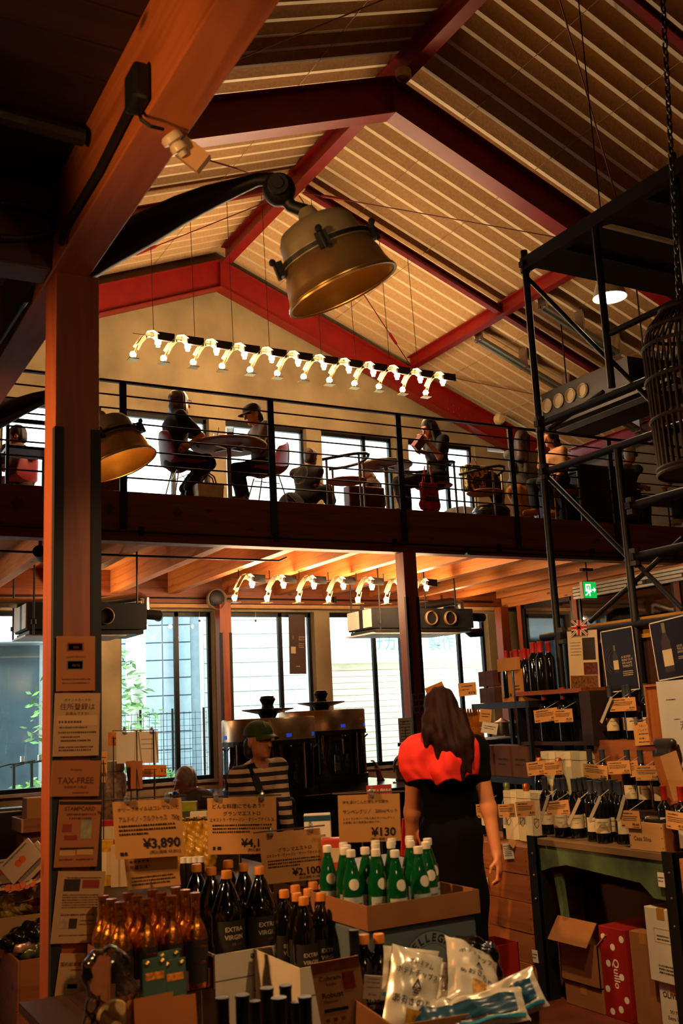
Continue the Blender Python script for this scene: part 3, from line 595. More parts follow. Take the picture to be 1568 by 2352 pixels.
# porcelain insulator group on the near beam
c = at(388, 308, Z=3.235); PORC = mat('porcelain', '#c7b287', .35, 0, .05)
o = thing('insulator', 'cream porcelain insulator and wooden block under the near beam, with its black cord', 'insulator', c)
G().lathe([(.026, .0), (.034, .008), (.034, .025), (.02, .03), (.026, .04), (.026, .055), (.015, .06), (.012, .075)], 16, c, (.55, .1, -.6)).obj('porcelain', PORC, o, True)
d = at(442, 357, d=(c-EYE).dot(FW)+.05); u = (RT*.78-UP*.62).normalized(); G().obox(d, u*.045, u.cross(FW)*.032, FW*.02).obj('wood_block', mat('pale block', '#b88a54', .7), o)
G().tube([at(478, 368, d=3.2), at(545, 388, d=3.25)], .003, 5).obj('red_wire', RED, o)
G().tube([at(312, 245, X=.86), at(325, 275, X=.85), at(345, 290, d=2.95), at(375, 297, d=2.98)], .006, 6).obj('cord', BLACK, o)
p = [at(300, 245, X=.855), at(225, 395, X=.855), at(150, 520, X=.855), at(140, 560, X=.855)]
o = single('conduit', G().tube(p, .014, 8), BLACK, 'black conduit running down the near beam to the post', 'conduit', base=p[0], smooth=True)
j = at(318, 205, X=.85); G().box(j.x-.03, j.y-.05, j.z-.06, j.x+.02, j.y+.05, j.z+.06).obj('junction_box', BLACK, o, bevel=.012)
pq = [at(0, 465, Y=3.7), at(60, 470, Y=3.7), at(110, 490, Y=3.7), at(140, 525, Y=3.68), at(100, 540, Y=3.7), at(40, 548, Y=3.7), at(0, 545, Y=3.7)]
single('cable', G().tube(pq, .012, 8), BLACK, 'thick black cable looped against the cross beam', 'cable', base=pq[0], smooth=True)
pq = [at(146, 545, X=.86), at(150, 570, Y=3.72), at(120, 620, X=.86), at(70, 690, X=.86), at(0, 790, X=.86)]
single('conduit', G().tube([at(118, 612, Y=4.0), at(60, 690, X=.85), at(0, 785, X=.85)], .013, 8), BLACK, 'black conduit beyond the post along the gallery beam', 'conduit', base=at(60, 690, X=.85), smooth=True)
pq = [at(150, 560, Y=3.72), at(165, 600, Y=3.7), at(195, 612, Y=3.7), at(222, 605, Y=3.7)]; single('cable', G().tube(pq, .005, 6), BLACK, 'thin black cable sagging across the post head', 'cable', base=pq[0])
# exit sign
c = at(1354, 1355, Y=10.0); o = thing('exit_sign', 'green lit emergency exit sign hanging under the joists', 'sign', c); w, h = .115, .112
G().box(c.x-w, c.y-.0, c.z-h, c.x+w, c.y+.06, c.z+h).obj('housing', CREAM, o, bevel=.004); G().box(c.x-w+.012, c.y-.004, c.z-h+.008, c.x+w-.005, c.y, c.z+h-.006).obj('lit_panel', mat('exit green', '#0c9a3c', emit=1.6), o)
ew = mat('exit white', '#e8fff0', emit=1.3); oo = V((c.x, c.y-.006, c.z)); g = G()
def er(*pts): g.add([oo+V((a, 0, b)) for a, b in pts], [tuple(range(len(pts)))])
er((-.075, -.02), (-.075, .075), (.015, .075), (.015, .055), (-.055, .055), (-.055, -.02)); er((.015, .075), (.015, -.03), (.0, -.03), (.0, .075))
for pts in (((-.028, .03), .014),): g.add([oo+V((pts[0][0]+pts[1]*math.cos(t), 0, pts[0][1]+pts[1]*math.sin(t))) for t in np.linspace(0, 6.28, 13)[:-1]], [tuple(range(12))])
er((-.05, .012), (-.02, .016), (.0, -.03), (-.02, -.045), (-.045, -.02)); er((-.02, -.045), (.0, -.03), (-.0, -.08), (-.015, -.085)); er((-.045, -.02), (-.03, -.04), (-.055, -.07), (-.085, -.075), (-.085, -.06), (-.06, -.055)); er((-.05, .012), (-.08, -.01), (-.07, -.025), (-.045, -.003)); er((0, .0), (.03, -.015), (.025, -.028), (-.005, -.016))
er((.03, -.01), (.03, .012), (.065, .012), (.065, .04), (.1, .001), (.065, -.038), (.065, -.01)); g.obj('pictogram', ew, o)
G().tube([c+V((0, .03, h)), V((c.x, c.y+.03, 3.55))], .01, 8).box(c.x-.09, c.y-.0, 3.2, c.x+.09, c.y+.06, 3.235).obj('hanger', BLACK, o)
# round speaker at the beam end, little projector
c = at(498, 1373, Y=13.1); o = thing('wall_speaker', 'round black speaker with a coil of cable on the beam over the windows', 'speaker', c)
G().lathe([(.1, .1), (.105, 0), (.09, -.01), (.001, -.01)], 20, c+V((0, 0, 0)), (0, 1, 0)).obj('body', BLACK, o, True)
G().tube([c+V((.13*math.cos(t), -.03+.004*t, .14*math.sin(t)-.02)) for t in np.linspace(0, 25, 90)], .006, 5).obj('cable_coil', mat('grey cable', '#7d6a52', .6), o)
c = at(92, 1262, Y=10.2); o = thing('ceiling_projector', 'small ceiling fitting with a drum body at the joist end beside the near post', 'fitting', c)
G().tube([c, V((c.x, c.y, 3.56))], .02, 8).obj('stem', mat('tan fitting', '#6b4a2a', .6), o); G().tube([c+V((-.03, -.08, -.03)), c+V((.04, .08, -.06))], .062, 14).obj('drum', CAST, o, True)
# ================================================================ PEOPLE AND SEATS
ZF = 3.735
SKIN = mat('skin', '#c98a5f', .5, 0, .05); SKIN2 = mat('warm skin', '#b9754c', .5, 0, .05); HAIRB = mat('black hair', '#17110d', .6, 0, .3, 40); HAIRG = mat('grey brown hair', '#5a4a3c', .4, 0, .3, 40)
HAIRD = mat('dark brown hair', '#2d1a10', .6, 0, .35, 50); HAIRW = mat('white hair', '#b9a488', .5, 0, .2, 40)
def cloth(n, c): return mat(n, c, .85, 0, .12, 14, .15)
def arr(v): return np.array(v, float)
def person(name_label, f, head, neck, pelvis, arms, legs, res=.0095, skin=SKIN, s=1.0, hf=None, hu=None, shirt=None, sleeve=.6, pants=None, skirt=None, shoes=None, hair='short', hairm=HAIRB, extra=None, slim=1.0, pre=()):
    """arms: [(elbow, hand)] right then left, legs: [(knee, ankle)] right then left, all world points; f faces forward"""
    f = V(f).normalized(); up0 = V((0, 0, 1)); r = f.cross(up0).normalized(); neck, pelvis, head = V(neck), V(pelvis), V(head)
    tu = (neck-pelvis).normalized(); tf = (f-tu*f.dot(tu)).normalized(); tr = tf.cross(tu); TR = np.array([tr, tf, tu]).T
    hf = V(hf or f).normalized(); hu = V(hu) if hu else up0; hu = (hu-hf*hu.dot(hf)).normalized(); hr = hf.cross(hu); HR = np.array([hr, hf, hu]).T
    root = thing('person', name_label, 'person', (pelvis.x, pelvis.y, min(l[1].z if isinstance(l[1], Vector) else l[1][2] for l in legs)-.09))
    ch = pelvis.lerp(neck, .68); wa = pelvis.lerp(neck, .32); sw = .165*s*slim
    sh = [neck+tr*sw-tu*.045*s, neck-tr*sw-tu*.045*s]; hp = [pelvis+tr*.085*s, pelvis-tr*.085*s]
    arms = [(V(a), V(b)) for a, b in arms]; legs = [(V(a), V(b)) for a, b in legs]
    def torso(o): return [('e', ch, (.155*s*slim+o, .1*s*slim+o, .17*s+o), TR), ('e', wa, (.132*s*slim+o, .088*s*slim+o, .14*s+o), TR), ('e', pelvis, (.155*s*slim+o, .108*s*slim+o, .12*s+o), TR), ('c', sh[0], sh[1], .052*s+o, .052*s+o), ('c', neck-tu*.04, neck-tu*.1, .075*s+o, .09*s+o)]
    B = torso(0)
    B += [('c', neck-tu*.02*s, head-hu*.05*s-hf*.015, .054*s, .05*s)]
    H = lambda a, b, c: head+hr*a*s+hf*b*s+hu*c*s
    B += [('e', head+hu*.02*s, (.074*s, .092*s, .1*s), HR), ('e', H(0, .022, -.055), (.056*s, .066*s, .062*s), HR), ('c', H(0, .088, .012), H(0, .112, -.03), .01*s, .0155*s, .012), ('e', H(0, .083, -.066), (.026*s, .014*s, .009*s), HR, .01), ('e', H(0, .08, -.08), (.022*s, .012*s, .008*s), HR, .008), ('e', H(0, .075, -.1), (.02*s, .018*s, .014*s), HR, .02)]
    for q in (-1, 1):
        B += [('E', H(q*.033, .098, .014), (.018*s, .016*s, .01*s), HR, .012), ('e', H(q*.032, .077, .012), (.014*s, .012*s, .011*s), HR, .004), ('e', H(q*.076, -.008, -.01), (.012*s, .02*s, .032*s), HR, .01), ('e', H(q*.034, .086, .034), (.024*s, .01*s, .008*s), HR, .012)]
    fr = max(.0085*s, res*.85)
    for i in (0, 1):
        e, h = arms[i]; B += [('c', sh[i], e, .046*s, .038*s), ('c', e, h, .038*s, .026*s)]
        d = (h-e).normalized(); side = tr if i == 0 else -tr; pn = (tf*.4 - side*.9); pn = (pn-d*pn.dot(d)).normalized(); w = d.cross(pn) * (1 if i == 0 else -1); PR = np.array([w, d, pn]).T
        B += [('e', h+d*.048*s, (.04*s, .055*s, .018*s), PR, .02)]
        for k_, (x, L) in enumerate(((-.03, .062), (-.01, .072), (.01, .07), (.029, .056))):
            a = h+d*.09*s+w*x*s; m_ = a+(d*.85+pn*.35)*L*.55*s; B += [('c', a-d*.02*s, m_, fr, fr*.95, .006), ('c', m_, m_+(d*.45+pn*.85)*L*.5*s, fr*.95, fr*.8, .006)]
        a = h+d*.03*s-w*.03*s*1; m_ = a+(d*.55-w*.45+pn*.5)*.05*s; B += [('c', a, m_, fr*1.2, fr*1.05, .01), ('c', m_, m_+(d*.8+pn*.3)*.035*s, fr*1.05, fr*.85, .006)]
    for i in (0, 1):
        k_, a = legs[i]; B += [('c', hp[i], k_, .082*s, .056*s), ('c', k_, a, .055*s, .036*s), ('c', a+V((0, 0, -.03)), a+f*.13*s+V((0, 0, -.055)), .037*s, .03*s)]
    body = soft('body', B, res, skin, root, .028)
    if shirt:
        C = torso(.014)
        for i in (0, 1):
            e, h = arms[i]; t = min(sleeve, 1); C += [('c', sh[i], sh[i].lerp(e, t), .06*s, .054*s)]
            if sleeve > 1: C += [('c', e, e.lerp(h, sleeve-1), .052*s, .042*s)]
        C += [('E', neck+tf*.03+tu*.07, (.075*s, .085*s, .1*s), TR, .02)]
        sn = rng.uniform(18, 26, 3); soft('shirt', C, res, shirt, root, .035, lambda X, Y, Z: .0035*np.sin(X*sn[0]+3*np.sin(Z*11))*np.sin(Z*sn[1]+Y*9))
    if pants:
        C = [('e', pelvis-tu*.01, (.168*s*slim, .122*s*slim, .125*s), TR)]
        for i in (0, 1): k_, a = legs[i]; C += [('c', hp[i], k_, .096*s, .074*s), ('c', k_, a+V((0, 0, .03)), .072*s, .062*s)]
        soft('trousers', C, res, pants, root, .03, lambda X, Y, Z: .003*np.sin(Z*31+X*17))
    if shoes:
        for i in (0, 1): a = legs[i][1]; soft('shoe', [('c', a+V((0, 0, -.045)), a+f*.14*s+V((0, 0, -.06)), .048*s, .04*s), ('c', a, a-V((0, 0, .05)), .042*s, .045*s), ('E', a+V((0, 0, -.16)), (.3, .3, .06))], min(res, .008), shoes, root, .02)
    hd = lambda a, b, c: H(a, b, c); cut = [('E', H(0, .115, -.03), (.064*s, .055*s, .085*s), HR, .02)]
    if hair == 'short': Q = [('e', H(0, -.016, .03), (.086*s, .1*s, .106*s), HR), ('e', H(0, -.05, -.03), (.072*s, .06*s, .06*s), HR)]+cut
    elif hair == 'bob': Q = [('e', H(0, -.02, .03), (.092*s, .108*s, .108*s), HR), ('e', H(0, -.05, -.06), (.098*s, .075*s, .085*s), HR), ('e', H(.06, -.01, -.06), (.035*s, .05*s, .075*s), HR), ('e', H(-.06, -.01, -.06), (.035*s, .05*s, .075*s), HR), ('c', H(-.06, -.08, -.12), H(.06, -.08, -.12), .03, .03)]+cut
    elif hair == 'long':
        Q = [('e', H(0, -.015, .03), (.09*s, .105*s, .108*s), HR), ('c', H(0, -.07, 0), neck-tf*.1-tu*.12, .066*s, .075*s)]
        for q in (-1, 1): Q += [('c', H(q*.06, -.03, 0), neck-tf*.1+tr*q*.08-tu*.3*s, .045*s, .035*s), ('c', H(q*.075, .01, .03), neck+tr*q*.09+tf*.03-tu*.16*s, .03*s, .025*s)]
        Q += cut
    elif hair == 'cap':
        Q = [('e', H(0, -.05, -.03), (.086*s, .06*s, .075*s), HR), ('c', H(.05, -.05, -.08), H(-.05, -.05, -.08), .035*s, .035*s)]
    if hair: soft('hair', Q, min(res, .008), hairm, root, .02, lambda X, Y, Z: .002*np.sin(X*140+Y*120))
    return root, dict(H=H, hf=hf, hr=hr, hu=hu, HR=HR, tr=tr, tf=tf, tu=tu, TR=TR, sh=sh, hp=hp, ch=ch, neck=neck, pelvis=pelvis, s=s, res=res)
def ballcap(root, K, m, badge=None):
    H, HR, s = K['H'], K['HR'], K['s']; soft('cap', [('e', H(0, -.008, .055), (.093*s, .112*s, .085*s), HR), ('E', H(0, 0, -.03), (.2, .2, .066*s), HR, .004)], .0065, m, root, .01)
    g = G(); pts = []
    for i in range(13):
        a = -1.15+2.3*i/12; pts.append((a, .092, .165-.035*abs(a)**2))
    vs = [H(math.sin(a)*.09, .024+math.cos(a)*r1*.87, .045) for a, r1, r2 in pts]+[H(math.sin(a)*.094, .024+math.cos(a)*r2, .026-.03*abs(math.sin(a))**2) for a, r1, r2 in pts]
    g.add(vs, [(i, i+1, 14+i, 13+i) for i in range(12)]); o = g.obj('brim', m, root, True); so = o.modifiers.new('thick', 'SOLIDIFY'); so.thickness = .005
def glasses(root, K):
    H = K['H']; g = G()
    for q in (-1, 1):
        g.tube([H(q*(.034+.024*math.cos(t)), .103, .01+.019*math.sin(t)) for t in np.linspace(0, 6.283, 13)], .0025, 5); g.tube([H(q*.058, .1, .014), H(q*.078, .0, .014)], .0025, 5)
    g.tube([H(-.012, .106, .014), H(.012, .106, .014)], .0025, 5).obj('glasses', BLACK, root)
def A(x, y, Yp): return at(x, y, Y=Yp)
# ---------------------------------------------------------------- seats and tables
REDSH = mat('red shell', '#8e1a22', .45, 0, .06); TUBEM = mat('satin tube', '#a08a68', .3, .9, .05); SEATO = mat('orange plywood', '#a85524', .55, 0, .1, 6); TOPM = mat('table top', '#b98a52', .5, 0, .08, 6); DRED = mat('dark red leather', '#4a1512', .5, 0, .15)
def yawv(a): return V((math.cos(a), math.sin(a), 0))
def shell_chair(lab, loc, yaw, grp=None):
    o = thing('shell_chair', lab, 'chair', loc, grp); L = V(loc); f = yawv(yaw); r = f.cross(V((0, 0, 1))); P = [(.24, .43), (.2, .455), (.05, .445), (-.12, .44), (-.19, .47), (-.225, .56), (-.245, .68), (-.262, .8), (-.265, .84)]; W_ = [.19, .22, .235, .235, .23, .225, .215, .17, .1]
    vs = []; n = 9
    for (a, z), w in zip(P, W_):
        for i in range(n):
            t = -1+2*i/(n-1); lift = .05*abs(t)**2.5; vs.append(L+f*(a+(lift if z > .5 else 0))+r*(w*t)+V((0, 0, z+(lift if z < .5 else 0))))
    g = G(); g.add(vs, [(j*n+i, j*n+i+1, (j+1)*n+i+1, (j+1)*n+i) for j in range(len(P)-1) for i in range(n-1)])
    s = g.obj('shell', REDSH, o, True); m = s.modifiers.new('thick', 'SOLIDIFY'); m.thickness = .018; m = s.modifiers.new('sub', 'SUBSURF'); m.levels = m.render_levels = 1
    for a, b in ((.17, .17), (.17, -.17), (-.15, .17), (-.15, -.17)): G().tube([L+f*a*.6+r*b*.7+V((0, 0, .43)), L+f*a*1.25+r*b*1.15+V((0, 0, 0))], .007, 6).obj('leg', TUBEM, o)
    G().tube([L+f*.1+r*.12+V((0, 0, .4)), L-f*.1-r*.12+V((0, 0, .33)), L-f*.12+r*.12+V((0, 0, .4)), L+f*.1-r*.12+V((0, 0, .33))], .005, 5).obj('wire_brace', TUBEM, o); return o
def arm_chair(lab, loc, yaw):
    o = thing('armchair', lab, 'chair', loc, 'tube armchairs by the railing'); L = V(loc); f = yawv(yaw); r = f.cross(V((0, 0, 1)))
    for a, b, h in ((.2, .24, .66), (.2, -.24, .66), (-.18, .2, .7), (-.18, -.2, .7)): G().tube([L+f*a+r*b, L+f*a*.98+r*b+V((0, 0, h))], .014, 8).obj('leg', TUBEM, o)
    pts = [L+f*.24+r*.25+V((0, 0, .66)), L+f*.05+r*.27+V((0, 0, .675)), L-f*.13+r*.24+V((0, 0, .7)), L-f*.24+r*.12+V((0, 0, .73)), L-f*.27+V((0, 0, .74)), L-f*.24-r*.12+V((0, 0, .73)), L-f*.13-r*.24+V((0, 0, .7)), L+f*.05-r*.27+V((0, 0, .675)), L+f*.24-r*.25+V((0, 0, .66))]
    G().tube(pts, .018, 8).obj('arm_rail', BLACK, o, True)
    G().lathe([(.22, -.012), (.235, 0), (.22, .012)], 24, L+V((0, 0, .44))).obj('seat', SEATO, o); return o
def round_table(lab, c, R_, zt, topm=TOPM, base=True):
    o = thing('cafe_table', lab, 'table', (c.x, c.y, ZF)); b = V((c.x, c.y, 0))
    G().lathe([(R_-.01, zt-.03), (R_, zt-.02), (R_, zt-.006), (R_-.006, zt)], 36, b).obj('table_top', topm, o)
    G().tube([b+V((0, 0, ZF+.01)), b+V((0, 0, zt-.04))], .026, 12).obj('column', STEEL, o, True)
    g = G()
    for t in (.4, 1.97, 3.54, 5.11): g.bar(b+V((0, 0, zt-.045)), b+V((math.cos(t)*R_*.5, math.sin(t)*R_*.5, zt-.035)), .03, .012)
    g.obj('bracket', STEEL, o); G().lathe([(.24, ZF), (.24, ZF+.012), (.03, ZF+.03)], 24, b).obj('foot_disc', DARKM, o); return o
def cup(lab, c, m, r=.038, h=.12, straw=True):
    o = thing('drink_cup', lab, 'cup', c); G().lathe([(r*.78, 0), (r, h), (r*.96, h), (r*.74, .004)], 16, c, caps=False).obj('cup', CLEAR, o, True); G().lathe([(r*.72, .006), (r*.9, h*.7), (.001, h*.7)], 16, c).obj('drink', m, o, True)
    if straw: G().tube([V(c)+V((0, 0, .02)), V(c)+V((.03, 0, h+.08))], .004, 6).obj('straw', BLACK, o)
    return o
def soft_thing(name, lab, cat, prims, res, m, k=.03, wob=None, base=None, group=None):
    b = base or prims[0][1]; o = soft(name, prims, res, m, None, k, wob, b); return tag(o, lab, cat, group)
# --- pair at the round table
YP = 10.12; tc = at(525, 1022, Z=4.46); round_table('round pale cafe table on one steel leg between the seated pair', tc, .42, 4.46)
TEA = mat('amber tea', '#c98a2a', .3, 0, 0); COF = mat('milky coffee', '#b98a5a', .4, 0, 0)
cup('short iced drink cup with a straw on the round pale table', tc+V((-.12, .05, .001)), COF); cup('tall printed cup of amber tea on the round pale table', tc+V((.02, .0, .001)), TEA, .045, .2, False)
p = A(425, 1072, YP); shell_chair('red shell chair under the woman with grey bobbed hair', (p.x-.02, p.y, ZF), 0, 'red shell chairs'); 
lam = [(A(448, 1004, YP-.2), A(462, 1010, YP)), (A(448, 1010, YP+.2), A(470, 1018, YP+.1))]
rt_, K = person('seated woman with grey bobbed hair, glasses and a black short-sleeved top at the round table', (1, 0, 0), A(413, 925, YP), A(400, 958, YP), A(408, 1056, YP), [(A(462, 1003, YP-.2), A(437, 1019, YP-.25)), (A(455, 1003, YP+.2), tc+V((-.33, .12, .03)))], [(A(478, 1064, YP-.12), A(436, 1130, YP-.12)+V((0, 0, .02))), (A(474, 1060, YP+.12), A(425, 1128, YP+.12))], s=1.06, hf=(1, .25, .06), shirt=cloth('black jersey', '#1d1a17'), sleeve=.75, pants=cloth('black trousers', '#0f0e0d'), shoes=mat('dark shoe', '#1a1512'), hair='bob', hairm=HAIRG, skin=SKIN2, slim=1.12); glasses(rt_, K)
p = A(612, 1092, YP); shell_chair('red shell chair under the person in the dark cap', (p.x+.0, p.y, ZF), math.pi, 'red shell chairs')
rt_, K = person('person in a dark cap and pale hooded top looking down at the round table', (-1, 0, 0), A(580, 952, YP), A(596, 980, YP), A(600, 1072, YP), [(A(583, 1030, YP+.2), tc+V((.33, .1, .03))), (A(590, 1030, YP-.2), A(558, 1024, YP-.12))], [(A(545, 1078, YP+.1), A(560, 1138, YP+.1)), (A(540, 1080, YP-.1), A(552, 1140, YP-.1))], s=1.0, hf=(-1, -.1, -.35), shirt=cloth('pale check cotton', '#77706a'), sleeve=1.7, pants=cloth('wide black trousers', '#12100f'), shoes=mat('beige shoe', '#8a6a48'), hair='cap', hairm=HAIRB)
ballcap(rt_, K, mat('maroon cap', '#2a1012', .8))
b = A(478, 1122, YP-.25); b.z = ZF
o = thing('handbag', 'cream leather handbag with tan handles on the upper floor by the table leg', 'bag', b); CRL = mat('cream leather', '#d9c08a', .45, 0, .1, 9)
soft('bag_body', [('b', b+V((0, 0, .11)), (.16, .09, .12)), ('e', b+V((0, 0, .06)), (.17, .1, .08))], .009, CRL, o, .03, lambda X, Y, Z: .006*np.sin(X*45)*np.sin(Z*25))
for q in (-.03, .03): G().tube([b+V((-.09, q, .2)), b+V((-.06, q, .31)), b+V((0, q, .35)), b+V((.06, q, .31)), b+V((.09, q, .2))], .008, 6).obj('handle', mat('tan strap', '#8a4a22', .6), o, True)
# --- boy with backpack, low seats
YB = 10.6
rt_, K = person('boy with short hair and a printed black shirt sitting low with his back turned', (.75, .6, 0), A(714, 1052, YB), A(704, 1078, YB), A(702, 1142, YB), [(A(722, 1112, YB-.1), A(742, 1120, YB)), (A(728, 1108, YB+.2), A(745, 1118, YB+.25))], [(A(745, 1128, YB-.1), A(755, 1158, YB-.1)), (A(752, 1126, YB+.1), A(762, 1155, YB+.1))], s=.93, shirt=cloth('black print cotton', '#211c17'), sleeve=.8, pants=cloth('black denim', '#15120f'), hair='short', hairm=mat('brown cropped hair', '#4a3423', .5, 0, .3, 40), skin=SKIN2)
g = G(); c0 = K['ch']-K['tf']*.122
for i in range(7): g.tube([c0+K['tr']*(.09*math.cos(t+i)-.02)+K['tu']*(.11*math.sin(t*1.3+i)+.01)-K['tf']*.006 for t in np.linspace(0, 2.2, 8)], .0018, 4)
g.obj('shirt_print', mat('cream print', '#b9a584', .8), rt_)
b = A(668, 1140, YB-.2); b.z = ZF+.14; o = thing('backpack', 'dark backpack slumped on the upper floor beside the boy', 'bag', b-V((0, 0, .14)))
soft('pack_body', [('e', b, (.17, .13, .2)), ('e', b+V((.02, -.1, -.05)), (.12, .07, .11))], .012, cloth('dark nylon', '#1b1713'), o); G().tube([b+V((-.1, -.12, .14)), b+V((0, -.17, .02)), b+V((.06, -.15, -.12))], .012, 6).obj('strap', BLACK, o)
p = A(640, 1098, 10.5)
def chp(x, Y=10.08): c = at(x, 1120, Y=Y); return (c.x, Y, ZF)
arm_chair('tube armchair with a curved black rail, directly to the far side of the boy', chp(797), 2.5)
c = at(885, 1066, Z=4.47); round_table('round pale cafe table with a dish on it, left of the reading woman', c, .33, 4.47, mat('pale laminate', '#a5876c', .5))
o = thing('ash_dish', 'small dark dish on the pale table left of the reading woman', 'dish', c+V((-.03, -.1, .001))); G().lathe([(.05, 0), (.06, .02), (.05, .018), (.04, .006)], 16, c+V((-.03, -.1, .001))).obj('dish', BLACK, o); G().lathe([(.03, .008), (.001, .01)], 12, c+V((-.03, -.1, .001))).obj('dish_floor', DARKM, o)
b = at(815, 1150, Y=10.9); b.z = ZF; o = thing('lounge_chair', 'low dark red lounge chair behind the tube armchair', 'chair', b); soft('backrest', [('b', b+V((.05, -.15, .3)), (.3, .08, .3))], .02, DRED, o); soft('cushion', [('b', b+V((.05, .2, .22)), (.28, .28, .12))], .02, DRED, o)
for x in (-.18, .28): G().tube([b+V((x, -.15, 0)), b+V((x, -.15, .06))], .02, 6).obj('leg', BLACK, o)
rt_, K = person('child with brown hair bent over in the low red lounge chair', (-.5, .8, 0), A(838, 1092, 11.05), A(852, 1108, 11.0), A(868, 1150, 10.95), [(A(845, 1140, 10.9), A(825, 1130, 11.1)), (A(850, 1135, 11.2), A(826, 1126, 11.25))], [(A(840, 1150, 11.2), A(840, 1165, 11.3)), (A(835, 1150, 11.3), A(835, 1165, 11.4))], s=.85, hf=(-.7, .4, -.5), shirt=cloth('brown cotton', '#4a2f1c'), sleeve=1.5, hair='bob', hairm=mat('chestnut hair', '#5a2f16', .5, 0, .3, 40))
# --- woman reading
YR = 9.95; p = at(988, 1168, Z=ZF); arm_chair('tube armchair that the reading woman sits on', (A(1000, 1100, YR).x, YR+.05, ZF), math.pi)
bk = A(962, 1018, YR-.1)
rt_, K = person('woman with very long black hair reading a book in a tube armchair', (-1, 0, 0), A(985, 985, YR), A(1000, 1010, YR), A(1002, 1100, YR), [(A(1008, 1048, YR+.2), bk+V((.09, .12, -.06))), (A(1010, 1050, YR-.2), bk+V((.09, -.04, .02)))], [(A(925, 1106, YR+.1), A(935, 1165, YR+.1)), (A(915, 1110, YR-.1), A(928, 1170, YR-.1))], s=1.0, hf=(-1, -.15, -.4), shirt=cloth('black blouse', '#161311'), sleeve=.7, pants=cloth('black slacks', '#100f0e'), shoes=BLACK, hair='long', hairm=HAIRB)
o = thing('book', 'open red paperback held up by the reading woman', 'book', bk); u = V((.55, -.2, .75)).normalized(); w = V((.7, .3, -.45)); w = (w-u*w.dot(u)).normalized(); n = u.cross(w)
G().obox(bk+w*.01+n*.03, u*.085, w*.055, n*.004).obox(bk-w*.0-n*.03, u*.085, w*.055, n*.004).obox(bk-w*.055, u*.085, w*.004, n*.034).obj('cover', mat('brick red cover', '#8a3020', .6), o); G().obox(bk+w*.005, u*.08, w*.05, n*.024).obj('pages', PAPERW, o)
tb = A(985, 1140, YR-.22); o = thing('tote_bag', 'red cotton tote bag with a black print hung from the reading woman\'s chair', 'bag', tb); RC = cloth('red cotton', '#b3261a')
soft('bag_body', [('b', tb, (.135, .035, .19)), ('e', tb-V((0, 0, .1)), (.15, .05, .1))], .01, RC, o, .03, lambda X, Y, Z: .005*np.sin(X*40+Z*9))
for q in (-.07, .07): G().tube([tb+V((q-.03, -.02, .15)), tb+V((q*.5, -.0, .36)), tb+V((q+.03, .02, .15))], .007, 6).obj('handle', RC, o)
lettering([('Delices', 0, .06, .07, 'CENTER', 1), (.1, -.06, .0, .03, 'L', 0), (.16, -.09, -.04, .03, 'L', 0), (.18, -.1, -.08, .03, 'L', 0)], tb+V((0, -.062, 0)), (1, 0, 0), (0, 0, 1), o)
# --- far group
p = V(chp(1112, 10.12)); arm_chair('empty tube armchair with a patterned bag on it, beyond the reading woman', p, 2.2)
b = A(1090, 1100, p.y+.15); o = thing('printed_bag', 'bag with a green and cream camouflage print on the empty tube armchair', 'bag', b-V((0, 0, .2))); CAMO = mat('camouflage print', '#b3a06a', .8); 
nt = CAMO.node_tree; rr = [n for n in nt.nodes if n.type == 'VALTORGB'][0]; rr.color_ramp.interpolation = 'CONSTANT'; rr.color_ramp.elements[0].color = lin('#39401f'); rr.color_ramp.elements[1].position = .48; rr.color_ramp.elements[1].color = lin('#c9b27a'); e = rr.color_ramp.elements.new(.56); e.color = lin('#6a5a34')
soft('bag_body', [('b', b, (.2, .08, .19))], .012, CAMO, o); G().tube([b+V((-.05, 0, .18)), b+V((0, 0, .29)), b+V((.05, 0, .18))], .008, 6).obj('handle', mat('tan strap', '#8a4a22'), o)
b2 = A(1128, 1112, p.y+.1); soft_thing('black_jacket', 'black jacket heaped over the arm of the empty tube armchair', 'jacket', [('e', b2, (.12, .1, .17)), ('e', b2+V((.08, 0, -.12)), (.1, .1, .15))], .014, cloth('black nylon', '#0d0c0b'), .04, lambda X, Y, Z: .006*np.sin(X*50)*np.sin(Z*40))
b = at(1126, 1163, Z=ZF+.28); o = thing('pouffe', 'round black leather pouffe just behind the railing', 'stool', (b.x, b.y, ZF)); G().lathe([(.2, 0), (.24, .05), (.24, .22), (.2, .27), (.001, .28)], 28, (b.x, b.y, ZF)).obj('cushion', mat('black leather', '#14110e', .25), o, True); G().tube([V((b.x+.24*math.cos(t), b.y+.24*math.sin(t), ZF+.2)) for t in np.linspace(0, 6.283, 29)], .006, 5).obj('piping', BLACK, o)
b = A(1045, 1165, 11.2); b.z = ZF; o = thing('lounge_chair', 'rounded grey lounge chair low behind the reading woman', 'chair', b); soft('shell', [('e', b+V((.1, 0, .2)), (.4, .35, .3))], .025, mat('grey felt', '#5d564c', .9), o); G().lathe([(.25, 0), (.25, .03)], 20, b+V((.1, 0, 0))).obj('foot_disc', BLACK, o)
YQ = 10.25
p = A(1190, 1130, YQ); rt_, K = person('person with long brown hair, grey jacket and ochre skirt with back to the railing', (.6, .75, 0), A(1200, 1010, YQ), A(1198, 1040, YQ), A(1192, 1115, YQ), [(A(1222, 1092, YQ-.1), A(1232, 1105, YQ+.1)), (A(1205, 1080, YQ+.2), A(1222, 1090, YQ+.3))], [(A(1222, 1120, YQ+.15), A(1218, 1175, YQ+.15)), (A(1212, 1118, YQ+.3), A(1210, 1172, YQ+.3))], s=1.0, hf=(.9, .3, 0), shirt=cloth('grey jacket', '#5a5a50'), sleeve=1.6, hair='long', hairm=HAIRD)
